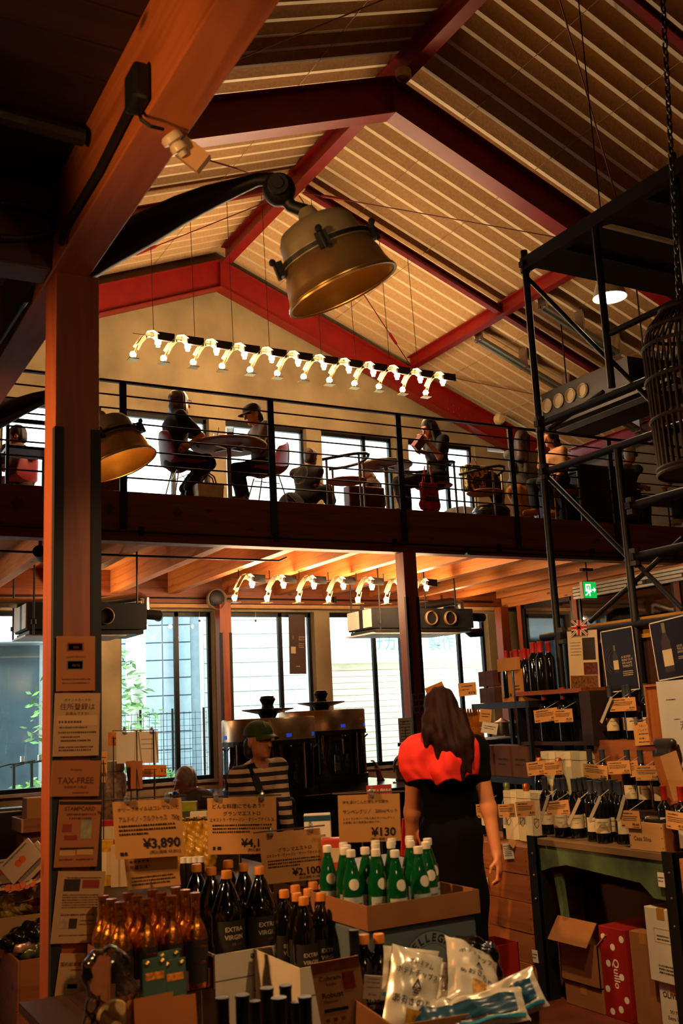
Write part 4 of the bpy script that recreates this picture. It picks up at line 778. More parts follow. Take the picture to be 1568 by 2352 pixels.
soft('skirt', [('e', p, (.17, .14, .13)), ('c', p+V((.02, -.02, -.08)), p+V((.05, -.06, -.36)), .13, .09)], .012, cloth('ochre linen', '#c07a2c'), rt_, .05, lambda X, Y, Z: .006*np.sin(X*60))
round_table('small dark cafe table between the two far seats', A(1225, 1096, YQ+.25), .2, 4.43, mat('dark laminate', '#2b2119', .5))
YS = 9.85; p = A(1285, 1140, YS); arm_chair('tube armchair that the woman in the peach shirt sits on', (p.x+.02, YS+.02, ZF), 2.9)
rt_, K = person('woman with chin-length dark hair and a peach tee shirt, hand raised to her mouth', (-1, .25, 0), A(1264, 1008, YS), A(1276, 1036, YS), A(1285, 1104, YS), [(A(1240, 1072, YS+.15), A(1240, 1038, YS)), (A(1298, 1075, YS-.15), A(1272, 1104, YS-.15))], [(A(1222, 1112, YS+.1), A(1228, 1168, YS+.1)), (A(1245, 1108, YS-.1), A(1275, 1172, YS-.1))], s=.97, hf=(-1, -.1, -.1), shirt=cloth('peach cotton', '#e0a878'), sleeve=.75, pants=cloth('blue denim', '#1d2530'), shoes=mat('tan sandal', '#a5672f'), hair='bob', hairm=HAIRB)
b = A(1390, 1165, 10.0); b.z = ZF; o = thing('sofa', 'big dark leather sofa with its back to the railing', 'sofa', b); SOFA = mat('dark sofa leather', '#241a12', .5, 0, .15)
soft('backrest', [('b', b+V((0, 0, .5)), (.62, .11, .45))], .025, SOFA, o, .03); soft('cushion', [('b', b+V((0, .45, .25)), (.58, .4, .2))], .025, SOFA, o, .03)
for q in (-.62, .62): soft('arm', [('b', b+V((q, .4, .36)), (.1, .45, .32))], .025, SOFA, o, .03)
YO = 10.5; rt_, K = person('white haired man wearing dark headphones seated on the sofa', (.9, .4, 0), A(1447, 1045, YO), A(1440, 1073, YO), A(1430, 1150, YO), [(A(1440, 1110, YO-.2), A(1470, 1120, YO)), (A(1450, 1110, YO+.2), A(1475, 1118, YO+.2))], [(A(1480, 1150, YO-.1), A(1480, 1200, YO-.1)), (A(1485, 1150, YO+.1), A(1485, 1200, YO+.1))], s=1.0, shirt=cloth('dark sweater', '#2a241d'), sleeve=1.6, pants=cloth('dark slacks', '#191613'), hair='short', hairm=HAIRW, skin=SKIN2)
H = K['H']; g = G().tube([H(.085, -.01, .0), H(.08, -.01, .07), H(.04, -.01, .125), H(-.04, -.01, .125), H(-.08, -.01, .07), H(-.085, -.01, .0)], .008, 6); g.lathe([(.035, 0), (.035, .025)], 14, H(.078, -.01, -.01), K['hr']).lathe([(.035, 0), (.035, .025)], 14, H(-.078, -.01, -.01), -K['hr']).obj('headphones', BLACK, rt_)
YZ = 9.9; c = at(1535, 1132, Y=YZ); c.z = 4.2; o = thing('side_table', 'small dark square table with a drink, far along the railing', 'table', (c.x, YZ, ZF)); G().box(c.x-.2, YZ-.15, c.z-.03, c.x+.3, YZ+.25, c.z).obj('table_top', BLACK, o)
for x, y in ((-.17, -.12), (.27, -.12), (-.17, .22), (.27, .22)): G().tube([(c.x+x, YZ+y, ZF), (c.x+x, YZ+y, c.z-.03)], .012, 6).obj('leg', mat('dark wood leg', '#3a1f12', .6), o)
cup('wide iced coffee cup with a straw on the small dark table', V((c.x-.05, YZ, c.z+.001)), COF, .05, .1)
p = A(1600, 1160, YZ+.1); o = thing('tan_stool', 'tan leather box stool at the far end of the railing', 'stool', (p.x, p.y, ZF)); soft('cushion', [('b', V((p.x, p.y, ZF+.25)), (.24, .24, .16))], .02, mat('tan leather', '#b3702c', .5), o)
for x, y in ((-.18, -.18), (.18, -.18), (-.18, .18), (.18, .18)): G().tube([(p.x+x, p.y+y, ZF), (p.x+x, p.y+y, ZF+.12)], .014, 6).obj('leg', BLACK, o)
rt_, K = person('person in blue jeans and white sneakers by the small dark table', (-1, -.1, 0), A(1610, 1040, YZ+.1), A(1604, 1075, YZ+.1), A(1600, 1135, YZ+.1), [(A(1555, 1095, YZ+.25), A(1528, 1120, YZ+.1)), (A(1560, 1065, YZ-.1), A(1548, 1092, YZ-.05))], [(A(1560, 1135, YZ+.1), A(1570, 1185, YZ+.1)), (A(1548, 1140, YZ-.1), A(1556, 1192, YZ-.1))], s=1.0, shirt=cloth('grey wool', '#6b6456'), sleeve=.7, pants=cloth('blue jeans', '#2b3b4d'), shoes=mat('white sneaker', '#d9cfb8', .6), hair='short')
# --- man beyond the near post
YM = 11.4; p = A(40, 1090, YM); shell_chair('red shell chair under the man beyond the near post', (p.x-.05, YM, ZF), 2.4, 'red shell chairs')
rt_, K = person('man with short black hair and bare forearms seated beyond the near post', (-.5, .8, 0), A(38, 1003, YM), A(42, 1030, YM), A(45, 1105, YM), [(A(78, 1050, YM-.2), A(48, 1050, YM-.1)), (A(10, 1075, YM-.1), A(5, 1050, YM+.3))], [(A(30, 1110, YM+.3), A(30, 1150, YM+.3)), (A(15, 1110, YM+.2), A(15, 1150, YM+.2))], s=1.02, hf=(-.8, .3, -.1), shirt=cloth('brown tee', '#5a3f28'), sleeve=.7, pants=cloth('brown slacks', '#2b1c12'), hair='short', hairm=HAIRB, skin=SKIN2)
b = at(70, 1115, Y=9.75); b.z = ZF; o = thing('steel_chair', 'black square-tube chair frame behind the railing beyond the near post', 'chair', b)
for x in (-.22, .2): 
    for y in (-.0, .35): G().box(b.x+x-.015, b.y+y-.015, ZF, b.x+x+.015, b.y+y+.015, ZF+(.72 if y < .2 else .45)).obj('leg', BLACK, o)
G().box(b.x-.22, b.y-.015, ZF+.68, b.x+.2, b.y+.015, ZF+.72).obj('back_rail', BLACK, o); G().box(b.x-.22, b.y-.015, ZF+.42, b.x+.2, b.y+.35, ZF+.45).obj('seat', BLACK, o)
b = A(248, 1108, 10.2); b.z = ZF; o = thing('wicker_basket', 'brown wicker basket with a folded blanket behind the lower floodlight', 'basket', b); G().lathe([(.16, 0), (.2, .3), (.19, .3), (.15, .01)], 24, b).obj('basket', mat('brown wicker', '#7a4a22', .8, 0, .3, 60), o); soft('blanket', [('e', b+V((0, 0, .3)), (.18, .18, .06))], .015, cloth('folded blanket', '#a0542a'), o)
# ================================================================ SHOP FLOOR
def card(lab, TL, TR, BL, lines, m=PAPER, name='price_card', cat='price card', group=None, ink=INK, X=None, Y=None, d=None, dB=None, hang=None, foot=None):
    """a printed card given by three of its corners at a known plane; lines in fractions of its width and height"""
    kw = dict(X=X) if X is not None else dict(Y=Y) if Y is not None else dict(d=d)
    a, b = at(*TL, **kw), at(*TR, **kw); c = at(*BL, **(dict(d=dB) if dB else kw)); u = (b-a); w = u.length; u.normalize(); v = a-c; h = v.length; v = (v-u*v.dot(u)).normalized(); n = u.cross(v)
    if n.dot(a-EYE) > 0: n = -n
    o_ = c; cen = c+u*w/2+v*h/2
    g = G().obox(cen-n*.001, u*w/2, v*h/2, n*.0009); o = g.obj(name, m, None, base=cen); tag(o, lab, cat, group)
    L = [(t if isinstance(t, str) else t*w, fx*w, fy*h, fs*h, al, bo, w*(.95-fx if al == 'LEFT' else fx-.03 if al == 'RIGHT' else 2*min(fx, 1-fx)-.06)) for t, fx, fy, fs, al, bo in lines if not (isinstance(t, str) and t[0] == '#')]
    if n.dot(u.cross(v)) < 0: pass
    if L: lettering(L, o_, u, v, o, ink, off=.0008 if n.dot(u.cross(v)) > 0 else -.0008)
    for t, fx, fy, fs, al, bo in lines:
        if isinstance(t, str) and t[0] == '#':
            g = G(); rect(g, o_, u, v, fx*w, fy*h, (fx+al)*w, (fy+fs)*h, .0006 if n.dot(u.cross(v)) > 0 else -.0006); g.obj('print_block', bo, o)
    if foot is not None: q_ = cen-n*.004; G().tube([q_+v*h*.3, V((q_.x, q_.y, foot))], .003, 6).obj('stand', DARKM, o)
    if hang is not None: G().tube([cen+v*h*.48, V(hang)], .0012, 4).obj('string', CREAM, o)
    return o, (o_, u, v, n, w, h)
def clips(o, fr, xs, rodlen=1.15, stand=None):
    o_, u, v, n, w, h = fr
    G().tube([o_+v*(h+.008)-u*.02, o_+v*(h+.008)+u*w*rodlen], .0028, 6).obj('rod', STEEL, o)
    for x in xs:
        c = o_+u*w*x+v*h; G().obox(c+v*.004, u*.009, v*.013, n*.008).tube([c+v*.012+n*.006, c+v*.026-n*.004], .005, 6).tube([c+v*.012-n*.006, c+v*.026+n*.004], .005, 6).obj('clip', CLEAR, o)
    if stand: q_ = o_+u*w*stand[0]+v*h*.97-n*.012; b_ = o_+u*w*stand[0]-n*.03; G().tube([q_, V((b_.x, max(b_.y, q_.y)+.012, b_.z)), V((b_.x, max(b_.y, q_.y)+.012, stand[1]))], .003, 6).obj('stand', STEEL, o)
GK = [(.78, .06, .6, .06, 'L', 0), (.82, .06, .5, .06, 'L', 0), (.6, .06, .4, .06, 'L', 0)]
# ---------------------------------------------------------------- notices on the near post
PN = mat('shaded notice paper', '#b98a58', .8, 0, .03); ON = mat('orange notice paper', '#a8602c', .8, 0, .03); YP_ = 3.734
BG = mat('notice brown ink', '#5a2a18', .8, 0, 0); GREYI = mat('grey print', '#6d6353', .8, 0, 0); RDB = mat('dull red print', '#8e2a1c', .8, 0, 0); MAPG = mat('map print', '#9a8a66', .8, 0, .3, 40)
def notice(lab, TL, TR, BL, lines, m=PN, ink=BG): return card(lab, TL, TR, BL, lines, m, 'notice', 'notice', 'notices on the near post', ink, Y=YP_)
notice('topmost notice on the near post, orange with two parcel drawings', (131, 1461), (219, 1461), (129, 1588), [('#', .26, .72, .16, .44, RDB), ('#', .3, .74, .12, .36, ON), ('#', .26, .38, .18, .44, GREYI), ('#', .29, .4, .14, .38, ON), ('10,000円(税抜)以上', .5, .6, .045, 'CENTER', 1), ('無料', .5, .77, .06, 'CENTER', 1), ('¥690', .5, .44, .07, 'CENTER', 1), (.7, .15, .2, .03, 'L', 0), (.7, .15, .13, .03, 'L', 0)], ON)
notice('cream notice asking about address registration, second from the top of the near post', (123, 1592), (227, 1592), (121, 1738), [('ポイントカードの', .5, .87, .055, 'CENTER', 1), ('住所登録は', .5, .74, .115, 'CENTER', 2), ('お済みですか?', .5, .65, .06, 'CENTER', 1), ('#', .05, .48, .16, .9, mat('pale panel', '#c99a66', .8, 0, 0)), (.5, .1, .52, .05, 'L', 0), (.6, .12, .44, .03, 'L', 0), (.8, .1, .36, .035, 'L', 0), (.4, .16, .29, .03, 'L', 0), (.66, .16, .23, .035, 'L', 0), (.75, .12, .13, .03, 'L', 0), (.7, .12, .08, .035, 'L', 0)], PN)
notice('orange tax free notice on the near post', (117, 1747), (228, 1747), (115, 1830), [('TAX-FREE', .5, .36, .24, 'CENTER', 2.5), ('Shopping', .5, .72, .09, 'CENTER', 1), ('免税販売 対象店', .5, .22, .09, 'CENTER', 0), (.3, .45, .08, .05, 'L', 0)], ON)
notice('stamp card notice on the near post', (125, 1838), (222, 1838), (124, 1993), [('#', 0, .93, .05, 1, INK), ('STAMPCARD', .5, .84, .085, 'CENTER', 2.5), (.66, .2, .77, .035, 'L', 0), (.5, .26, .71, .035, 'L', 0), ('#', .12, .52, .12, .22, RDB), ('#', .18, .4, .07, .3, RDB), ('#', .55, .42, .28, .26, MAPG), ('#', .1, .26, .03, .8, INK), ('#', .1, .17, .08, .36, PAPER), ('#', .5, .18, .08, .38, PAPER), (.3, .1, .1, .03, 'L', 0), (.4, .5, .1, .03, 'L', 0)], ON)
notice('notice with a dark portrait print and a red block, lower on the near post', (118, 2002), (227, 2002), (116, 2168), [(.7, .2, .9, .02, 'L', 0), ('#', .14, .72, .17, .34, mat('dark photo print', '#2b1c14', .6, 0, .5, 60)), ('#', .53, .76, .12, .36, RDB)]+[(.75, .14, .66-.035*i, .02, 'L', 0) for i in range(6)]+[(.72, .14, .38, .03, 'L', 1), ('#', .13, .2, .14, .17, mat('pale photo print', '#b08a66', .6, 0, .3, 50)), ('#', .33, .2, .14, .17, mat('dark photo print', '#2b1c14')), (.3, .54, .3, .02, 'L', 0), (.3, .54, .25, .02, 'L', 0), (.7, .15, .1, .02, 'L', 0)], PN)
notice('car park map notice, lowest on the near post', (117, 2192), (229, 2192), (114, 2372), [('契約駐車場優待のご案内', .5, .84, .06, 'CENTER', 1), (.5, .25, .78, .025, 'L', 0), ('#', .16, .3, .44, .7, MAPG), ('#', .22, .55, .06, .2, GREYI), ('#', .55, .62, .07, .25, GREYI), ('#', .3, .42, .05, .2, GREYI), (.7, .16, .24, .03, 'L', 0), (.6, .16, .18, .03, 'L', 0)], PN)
# ---------------------------------------------------------------- bottle makers (built at the origin, then copied)
DGL = mat('dark bottle glass', '#0b0d09', .06, 0, 0, coat=.5); GGL = mat('green bottle glass', '#0f6a34', .05, 0, 0, trans=.55); OILG = mat('dark oil bottle', '#0a0906', .08, 0, 0, coat=.6); FOIL = mat('gold foil', '#b8722a', .28, .95, .3, 60, .35)
LABC = mat('cream wine label', '#c9b48a', .7, 0, .05); LABW = mat('white wine label', '#d6cdb9', .7, 0, .03); LABK = mat('black gold label', '#1d1710', .6, 0, .2, 30); CAPS = mat('slate capsule', '#3a4148', .4, .2, .05); CAPR = mat('red capsule', '#a32018', .4, 0, .05); COPPER = mat('copper foil', '#c2652a', .3, .8, .15, 50); CAPO = mat('orange cap', '#cf7a26', .45, 0, .05); CAPW = mat('white cap', '#ddd2bd', .45, 0, .03); GREENF = mat('green foil', '#6f7f3a', .35, .6, .1, 40)
def bottle(name, cat, prof, gm, cap, capz, lab=None, labz=None, rlab=None, n=16, lab2=None, text=None, arc=2.6):
    o = thing(name, 'x', cat, (0, 0, 0)); G().lathe(prof, n).obj('glass_body', gm, o, True)
    if cap: G().lathe(capz, n).obj('cap', cap, o, True)
    if lab:
        g = G(); k = 9; a0 = -math.pi/2-arc/2-.3
        vs = [((rlab+.0006)*math.cos(a0+arc*i/k), (rlab+.0006)*math.sin(a0+arc*i/k), z) for z in labz for i in range(k+1)]
        g.add(vs, [(i, i+1, k+2+i, k+1+i) for i in range(k)]); l_ = g.obj('label', lab, o, True)
        if text:
            for t, z, s, m_ in text:
                vs, fs = text_mesh(t, s, 'CENTER', 1); gg = G(); aa = -math.pi/2-.3
                gg.add([((rlab+.0016)*math.cos(aa+x/rlab), (rlab+.0016)*math.sin(aa+x/rlab), z+y) for x, y in vs], fs); gg.obj('lettering', m_, l_)
    if lab2:
        z, r, m_, rr = lab2; g = G(); a = -math.pi/2-.3; vs = [(0, 0, 0)]
        pv_ = sorted((h_, r_) for r_, h_ in prof); hs_, rs_ = [q[0] for q in pv_], [q[1] for q in pv_]; vs = []
        for f_ in (1, .66, .33, 0):
            for t in np.linspace(0, 6.283, 17)[:-1]: zz_ = z+r*f_*math.sin(t); q = float(np.interp(zz_, hs_, rs_))+.0009; vs.append((q*math.cos(a+r*f_*math.cos(t)/q), q*math.sin(a+r*f_*math.cos(t)/q), zz_))
        g.add(vs, [(k_*16+i, k_*16+(i+1) % 16, (k_+1)*16+(i+1) % 16, (k_+1)*16+i) for k_ in range(3) for i in range(16)]); g.obj('neck_label', m_, o)
    return o
BORD = [(.034, 0), (.0375, .004), (.0375, .185), (.034, .205), (.017, .228), (.0145, .24), (.0145, .29), (.0155, .292), (.0155, .3), (.001, .3)]
CAPZ = [(.0152, .235), (.0155, .245), (.0155, .293), (.0165, .295), (.0165, .302), (.001, .303)]
CHAMP = [(.04, 0), (.044, .004), (.044, .15), (.036, .2), (.02, .235), (.0165, .25), (.0165, .305), (.001, .306)]
CHCAP = [(.0225, .225), (.018, .25), (.0175, .285), (.0205, .288), (.0205, .3), (.017, .312), (.001, .316)]
P_RED = bottle('wine_bottle', 'bottle', BORD, DGL, CAPS, CAPZ, LABC, (.05, .12), .0375, text=[('CAPANNELLE', .1, .008, INK), ('SOLARE', .075, .006, INK)])
P_RC = bottle('wine_bottle', 'bottle', BORD, DGL, CAPR, CAPZ)
P_CH = bottle('sparkling_bottle', 'bottle', CHAMP, DGL, COPPER, CHCAP, LABW, (.06, .125), .044, text=[('NYETIMBER', .095, .008, INK)])
P_CHG = bottle('sparkling_bottle', 'bottle', CHAMP, DGL, GREENF, CHCAP, LABW, (.06, .125), .044, text=[('NYETIMBER', .095, .008, INK)])
P_WH = bottle('wine_bottle', 'bottle', BORD, DGL, CAPR, CAPZ, LABW, (.03, .16), .0375, text=[('michiko', .085, .016, INK)])
P_GOLD = bottle('foil_bottle', 'bottle', [(.035, 0), (.0395, .005), (.0395, .17), (.03, .2), (.017, .222), (.0155, .235), (.0155, .3), (.001, .3)], FOIL, FOIL, [(.018, .288), (.018, .303), (.001, .305)], LABK, (.02, .155), .0398, text=[('ARDOINO', .13, .012, FOIL), ('FRUCTUS', .08, .012, FOIL)])
P_2L = bottle('oil_bottle', 'bottle', [(.055, 0), (.061, .01), (.061, .19), (.057, .205), (.024, .29), (.0165, .3), (.0165, .33), (.001, .33)], OILG, CAPO, [(.0195, .31), (.0195, .335), (.018, .338), (.001, .339)], LABK, (.06, .17), .0613, text=[('EXTRA', .135, .022, LABC), ('VIRGIN', .108, .022, LABC), ('OLIVE OIL', .088, .012, FOIL)])
P_1L = bottle('oil_bottle', 'bottle', [(.038, 0), (.0415, .008), (.0415, .17), (.034, .21), (.0155, .245), (.0135, .25), (.0135, .275), (.001, .275)], OILG, CAPO, [(.0175, .258), (.0175, .281), (.016, .284), (.001, .285)], LABK, (.02, .14), .0418, text=[('EXTRA', .1, .018, LABC), ('VIRGIN', .078, .018, LABC), ('OLIVE OIL', .062, .009, FOIL)])
P_WAT = bottle('water_bottle', 'bottle', [(.03, 0), (.0335, .006), (.0335, .1), (.03, .125), (.0165, .18), (.0125, .19), (.0125, .215), (.001, .215)], GGL, CAPW, [(.0155, .2), (.0158, .219), (.0145, .2225), (.001, .223)], mat('pale blue label', '#a9b3a8', .6, 0, .05), (.015, .075), .0338, lab2=(.115, .018, LABW, .0325), text=[('S.PELLEGRINO', .05, .0095, INK), ('★', .025, .012, INKR)])
P_DK = bottle('dark_bottle', 'bottle', BORD, OILG, BLACK, CAPZ)
USED = set()
def put(P, loc, lab, rz=0, group=None, s=1, strict=True):
    o = P if P.name not in USED else copy_tree(P); USED.add(P.name); o.location = loc; o.rotation_euler = (0, 0, rz); o.scale = (s,)*3; o['label'] = lab
    if group: o['group'] = group
    return o
def pz(x, y, z): return at(x, y, Z=z)
# ---------------------------------------------------------------- cartons and crates
def carton(lab, x0, y0, z0, x1, y1, z1, m=CARD, open_=False, cat='box', name='cardboard_box', marks=(), face='X', tape=True, group=None):
    o = thing(name, lab, cat, ((x0+x1)/2, (y0+y1)/2, z0), group); t = .005
    if open_:
        G().box(x0, y0, z0, x1, y0+t, z1).box(x0, y1-t, z0, x1, y1, z1).box(x0, y0, z0, x0+t, y1, z1).box(x1-t, y0, z0, x1, y1, z1).box(x0, y0, z0, x1, y1, z0+t).obj('wall', m, o)
        if open_ != 'noflap':
            w = (x1-x0)*.45; G().obox(((x0-.03), (y0+y1)/2, z1+w*.45), (.04, 0, w*.45), (0, (y1-y0)/2, 0), (.002, 0, 0)).obj('flap', m, o)
            G().obox(((x0+x1)/2, y0-.03, z1+.03), ((x1-x0)/2, 0, 0), (0, .035, -.03), (0, .0015, .0015)).obj('flap', m, o)
    else:
        G().box(x0, y0, z0, x1, y1, z1).obj('body', m, o, bevel=.003)
        if tape: G().box(x0-.0008, (y0+y1)/2-.024, z1-.05, x0, (y0+y1)/2+.024, z1).box(x0, (y0+y1)/2-.024, z1, x1, (y0+y1)/2+.024, z1+.0008).obj('tape', mat('parcel tape', '#a8752f', .3, 0, 0), o)
    if marks:
        if face == 'X': lettering([(t_, a, b, s, al, bo) for t_, a, b, s, al, bo in marks], (x0, y1, z0), (0, -1, 0), (0, 0, 1), o, off=.001)
        else: lettering([(t_, a, b, s, al, bo) for t_, a, b, s, al, bo in marks], (x0, y0, z0), (1, 0, 0), (0, 0, 1), o, off=.001)
    return o
CRW = wood('pine crate', '#b8703a', '#94521f', 'Y', knots=True); CRWX = wood('pine crate end', '#a9652f', '#84481c', 'X'); DKW = wood('dark shelf wood', '#3a2012', '#28140a', 'Y')
def crate(lab, x0, y0, z0, x1, y1, z1, m=CRW, group='stacked wine crates', n=1, top=True):
    o = thing('wooden_crate', lab, 'crate', ((x0+x1)/2, (y0+y1)/2, z0), group); t = .012; h = (z1-z0)/n
    for k_ in range(n):
        a, b = z0+h*k_+.001, z0+h*(k_+1)-.001
        G().box(x0, y0, a, x0+t, y1, b).obj('plank', m, o, bevel=.0015); G().box(x1-t, y0, a, x1, y1, b).obj('plank', m, o)
        G().box(x0+t, y0+.002, a, x1-t, y0+.002+t, b).obj('plank', CRWX, o); G().box(x0+t, y1-t-.002, a, x1-t, y1-.002, b).obj('plank', CRWX, o)
    G().box(x0+t, y0+t, (z1-t if top else z0+.004), x1-t, y1-t, (z1-.001 if top else z0+.012)).obj('board', CRWX, o)
    gn = G()
    for y in (y0+.008, y1-.008):
        for z in (z0+.02, (z0+z1)/2, z1-.02): gn.ball((x0-.0005, y, z), .003, 6, 4)
    gn.obj('nail', DARKM, o); return o
# ---------------------------------------------------------------- wine wall: crates, green bench, steps
XF = 3.64; rows = ['bottom', 'second lowest', 'middle', 'second highest', 'top']
zs = [0, .155, .31, .465, .61, .755]
for i in range(5): crate('%s pine crate of the stack beside the woman\'s right hand' % rows[i], XF-.01+.004*(i % 2), 4.6, zs[i], XF+.36, 5.0, zs[i+1]-.001)
for i in range(5): crate('%s pine crate of the stack half hidden behind the standing woman' % rows[i], XF+.02, 5.02, zs[i], XF+.38, 5.42, zs[i+1]-.001)
for i in range(4): crate('%s pine crate of the stack at the near end of the green bench' % (rows[0], rows[1], rows[2], rows[4])[i], XF-.02, 3.1, .2*i, XF+.36, 3.5, .2*i+.199)
for (TL, TR, BL, nm) in (((1512, 2004), (1527, 2006), (1512, 2036), 'small paper tag on the top crate near the bench leg'), ((1224, 2182), (1236, 2184), (1224, 2210), 'small paper tag on a low crate by the bench leg'), ((1115, 2015), (1121, 2016), (1115, 2042), 'small paper tag on a crate by the woman\'s hand')): card(nm, TL, TR, BL, [(.8, .1, .6, .12, 'L', 0), (.6, .1, .35, .12, 'L', 0)], PAPERW, 'paper_tag', 'tag', X=XF-.024)
GRN = mat('worn green paint', '#4a5a34', .7, 0, .5, 6, .3); WORN = wood('worn bench top', '#8a6a42', '#5d4426', 'Y')
bn = thing('work_bench', 'old work bench with a worn green apron and black steel legs, wine bottles on top', 'bench', (XF+.28, 4.05, 0))
for i in range(4): G().box(XF-.01+i*.15, 3.54, .775, XF+.136+i*.15, 4.56, .81).obj('plank', WORN, bn, bevel=.003)
G().prism([(3.62, .775), (3.62, .6), (3.7, .6), (3.78, .66), (4.3, .69), (4.42, .665), (4.5, .64), (4.5, .775)], (0, 1, 0), (0, 0, 1), (1, 0, 0), (XF, 0, 0), 0, .03).obj('apron', GRN, bn, bevel=.003)
G().prism([(4.38, .64), (4.44, .64), (4.4, .4), (4.36, .4)], (0, 1, 0), (0, 0, 1), (1, 0, 0), (XF+.03, 0, 0), 0, .02).obj('stay', GRN, bn)
for y in (3.53, 4.5):
    G().box(XF-.02, y, 0, XF-.008, y+.075, .82).box(XF-.02, y, 0, XF+.06, y+.01, .82).obj('leg', BLACK, bn); gg = G()
    for z in (.73, .62, .5): gg.ball((XF-.021, y+.037, z), .006, 8, 5)
    gg.obj('bolt', STEEL, bn)
    G().box(XF+.5, y, 0, XF+.512, y+.075, .775).obj('leg', BLACK, bn)
G().box(XF+.3, 3.6, .3, XF+.56, 4.5, .62).obj('back_board', DKW, bn)
# boxes under the bench
def fl(x, y): return at(x, y, Z=0)
a = fl(1310, 2316); carton('flat brown box on the floor under the open box, under the bench', XF+.03, 4.14, 0, XF+.3, 4.42, .115)
carton('open brown box with one flap up, under the bench', XF+.02, 4.14, .117, XF+.28, 4.43, .32, CARD, True)
o = carton('dark red box with white dots and script, standing under the bench', XF+.03, 3.95, 0, XF+.3, 4.13, .42, mat('dark red print', '#8a1512', .5, 0, .08), tape=False)
random.seed(3)
for (yy, zz) in ((.03, .37), (.09, .33), (.155, .375), (.05, .25), (.135, .2), (.03, .13), (.11, .05), (.155, .1), (.05, .03)): G().prism([(.016*math.cos(t), .016*math.sin(t)) for t in np.linspace(0, 6.283, 17)[:-1]], (0, -1, 0), (0, 0, 1), (1, 0, 0), (XF+.03, 4.13-yy, zz), -.001, 0).obj('dot', LABW, o)
vs, fs = text_mesh('Quillo', .055, 'CENTER', 1); G().add([(XF+.0285, 4.045-y, .21-x) for x, y in vs], fs).obj('lettering', LABW, o)
carton('plain brown carton standing under the bench beside the dotted box', XF+.05, 3.76, 0, XF+.3, 3.94, .42, CARD)
carton('white olive oil carton on the floor by the near bench leg', XF+.02, 3.56, 0, XF+.28, 3.745, .235, CARDW, marks=[('OLIVE OIL', .02, .17, .034, 'LEFT', 2), ('001772', .055, .105, .022, 'LEFT', 1), ('Extra Virgin', .04, .078, .022, 'LEFT', 1), ('2Lx6', .07, .05, .022, 'LEFT', 1)])
o = carton('tall white carton leaning on top of the olive oil carton', XF+.0, 3.57, .237, XF+.26, 3.77, .56, CARDW, marks=[(.09, .06, .07, .01, 'L', 0), (.09, .06, .055, .01, 'L', 0), (.09, .06, .04, .01, 'L', 0), (.07, .065, .2, .008, 'L', 0), (.07, .065, .185, .008, 'L', 0)])
g = G(); y1 = 3.77; g.box(XF-.0008, y1-.15, .41, XF, y1-.05, .412).box(XF-.0008, y1-.15, .47, XF, y1-.05, .472).box(XF-.0008, y1-.152, .41, XF, y1-.15, .472).box(XF-.0008, y1-.052, .41, XF, y1-.05, .472).obj('stamp_frame', mat('orange stamp', '#b5702a', .7), o)
carton('red dotted box on the floor beyond the chip bags', XF-.45, 4.55, 0, XF-.15, 4.75, .3, mat('dark red print', '#8a1512'), tape=False, open_='noflap')
# steps behind
structure_step = None
st = thing('display_steps', 'dark wooden display steps carrying the wine behind the bench', 'shelf', (XF+.5, 4.4, 0))
X2, X3 = XF+.34, XF+.52; Z2 = at(1438, 1722, X=X2+.05).z-.303; Z3 = at(1441, 1572, X=X3+.06).z-.303
G().box(X2-.02, 3.2, .812, X3, 4.58, Z2).obj('step', DKW, st); G().box(X2+.04, 4.58, .757, X3+.14, 5.42, Z2-.06).obj('step', DKW, st)
G().box(X3, 3.2, .812, X3+.28, 4.58, Z3).obj('step', wood('orange crate board', '#a9612a', '#84461a', 'Y'), st)
G().box(X3+.28, 2.8, .0, X3+.3, 5.5, Z3+.0).obj('back_panel', DKW, st)
# front bottles on the bench, by the places of their bases
ZB = .8105; FB = [(1260, 1914), (1290, 1922), (1303, 1920), (1328, 1924), (1341, 1921), (1366, 1932), (1388, 1936), (1379, 1926), (1410, 1932), (1424, 1930), (1352, 1918), (1398, 1922), (1434, 1938)]
for i, (x, y) in enumerate(sorted(FB)):
    p = pz(x, y, ZB); p.x = max(p.x, XF+.045); put(P_RED, p, 'slate capped wine bottle on the green bench, %s from the far leg' % (nth+['thirteenth'])[i], random.uniform(-.5, .2), 'wine bottles on the green bench')
for i, x in enumerate((1352, 1381, 1438, 1468, 1504)):
    p = at(x, 1722, X=X2+.06); p.z = Z2+.0005; put(P_RED, p, 'dark wine bottle on the low step behind the bench bottles, %s from the white boxes' % nth[i], random.uniform(-.4, .2), 'wine bottles on the low step')
for i, x in enumerate((1397, 1405, 1441, 1481)):
    p = at(x, 1573, X=X3+.06); p.z = Z3+.0005
    if i == 1: p.x += .09
    put(P_RED, p, 'dark wine bottle on the orange step under the posters, %s from the dark cabinet' % nth[i], random.uniform(-.4, .1), 'wine bottles on the orange step')
p = pz(1468, 1904, ZB); put(P_RED, p+V((.03, 0, 0)), 'dark wine bottle behind the pale wooden box on the bench', 0)
# pale wooden box with a lying bottle
p = pz(1490, 1950, ZB); o = crate('pale pine box with a bottle lying in it, at the near end of the bench', XF+.0, 3.6, ZB, XF+.2, 3.82, ZB+.13, wood('pale pine', '#c99a62', '#b58148', 'Y', knots=False), None, 1, False)
lettering([('Casa Silva', .03, .045, .028, 'LEFT', 1)], (XF, 3.82, ZB), (0, -1, 0), (0, 0, 1), o, BG)
q = put(P_RED, (XF+.09, 3.66, ZB+.155), 'wine bottle lying on its side in the pale pine box'); q.rotation_euler = (math.pi/2, 0, math.pi); q.location = (XF+.09, 3.58, ZB+.115)
for i, x in enumerate((1527, 1566)):
    p = at(x, 1856, X=XF+.1); p.z = .8; put(P_WH, p, 'red capped bottle with a white scrawled label on the near crates, %s' % ('nearer the bench', 'at the picture edge')[i], 0)
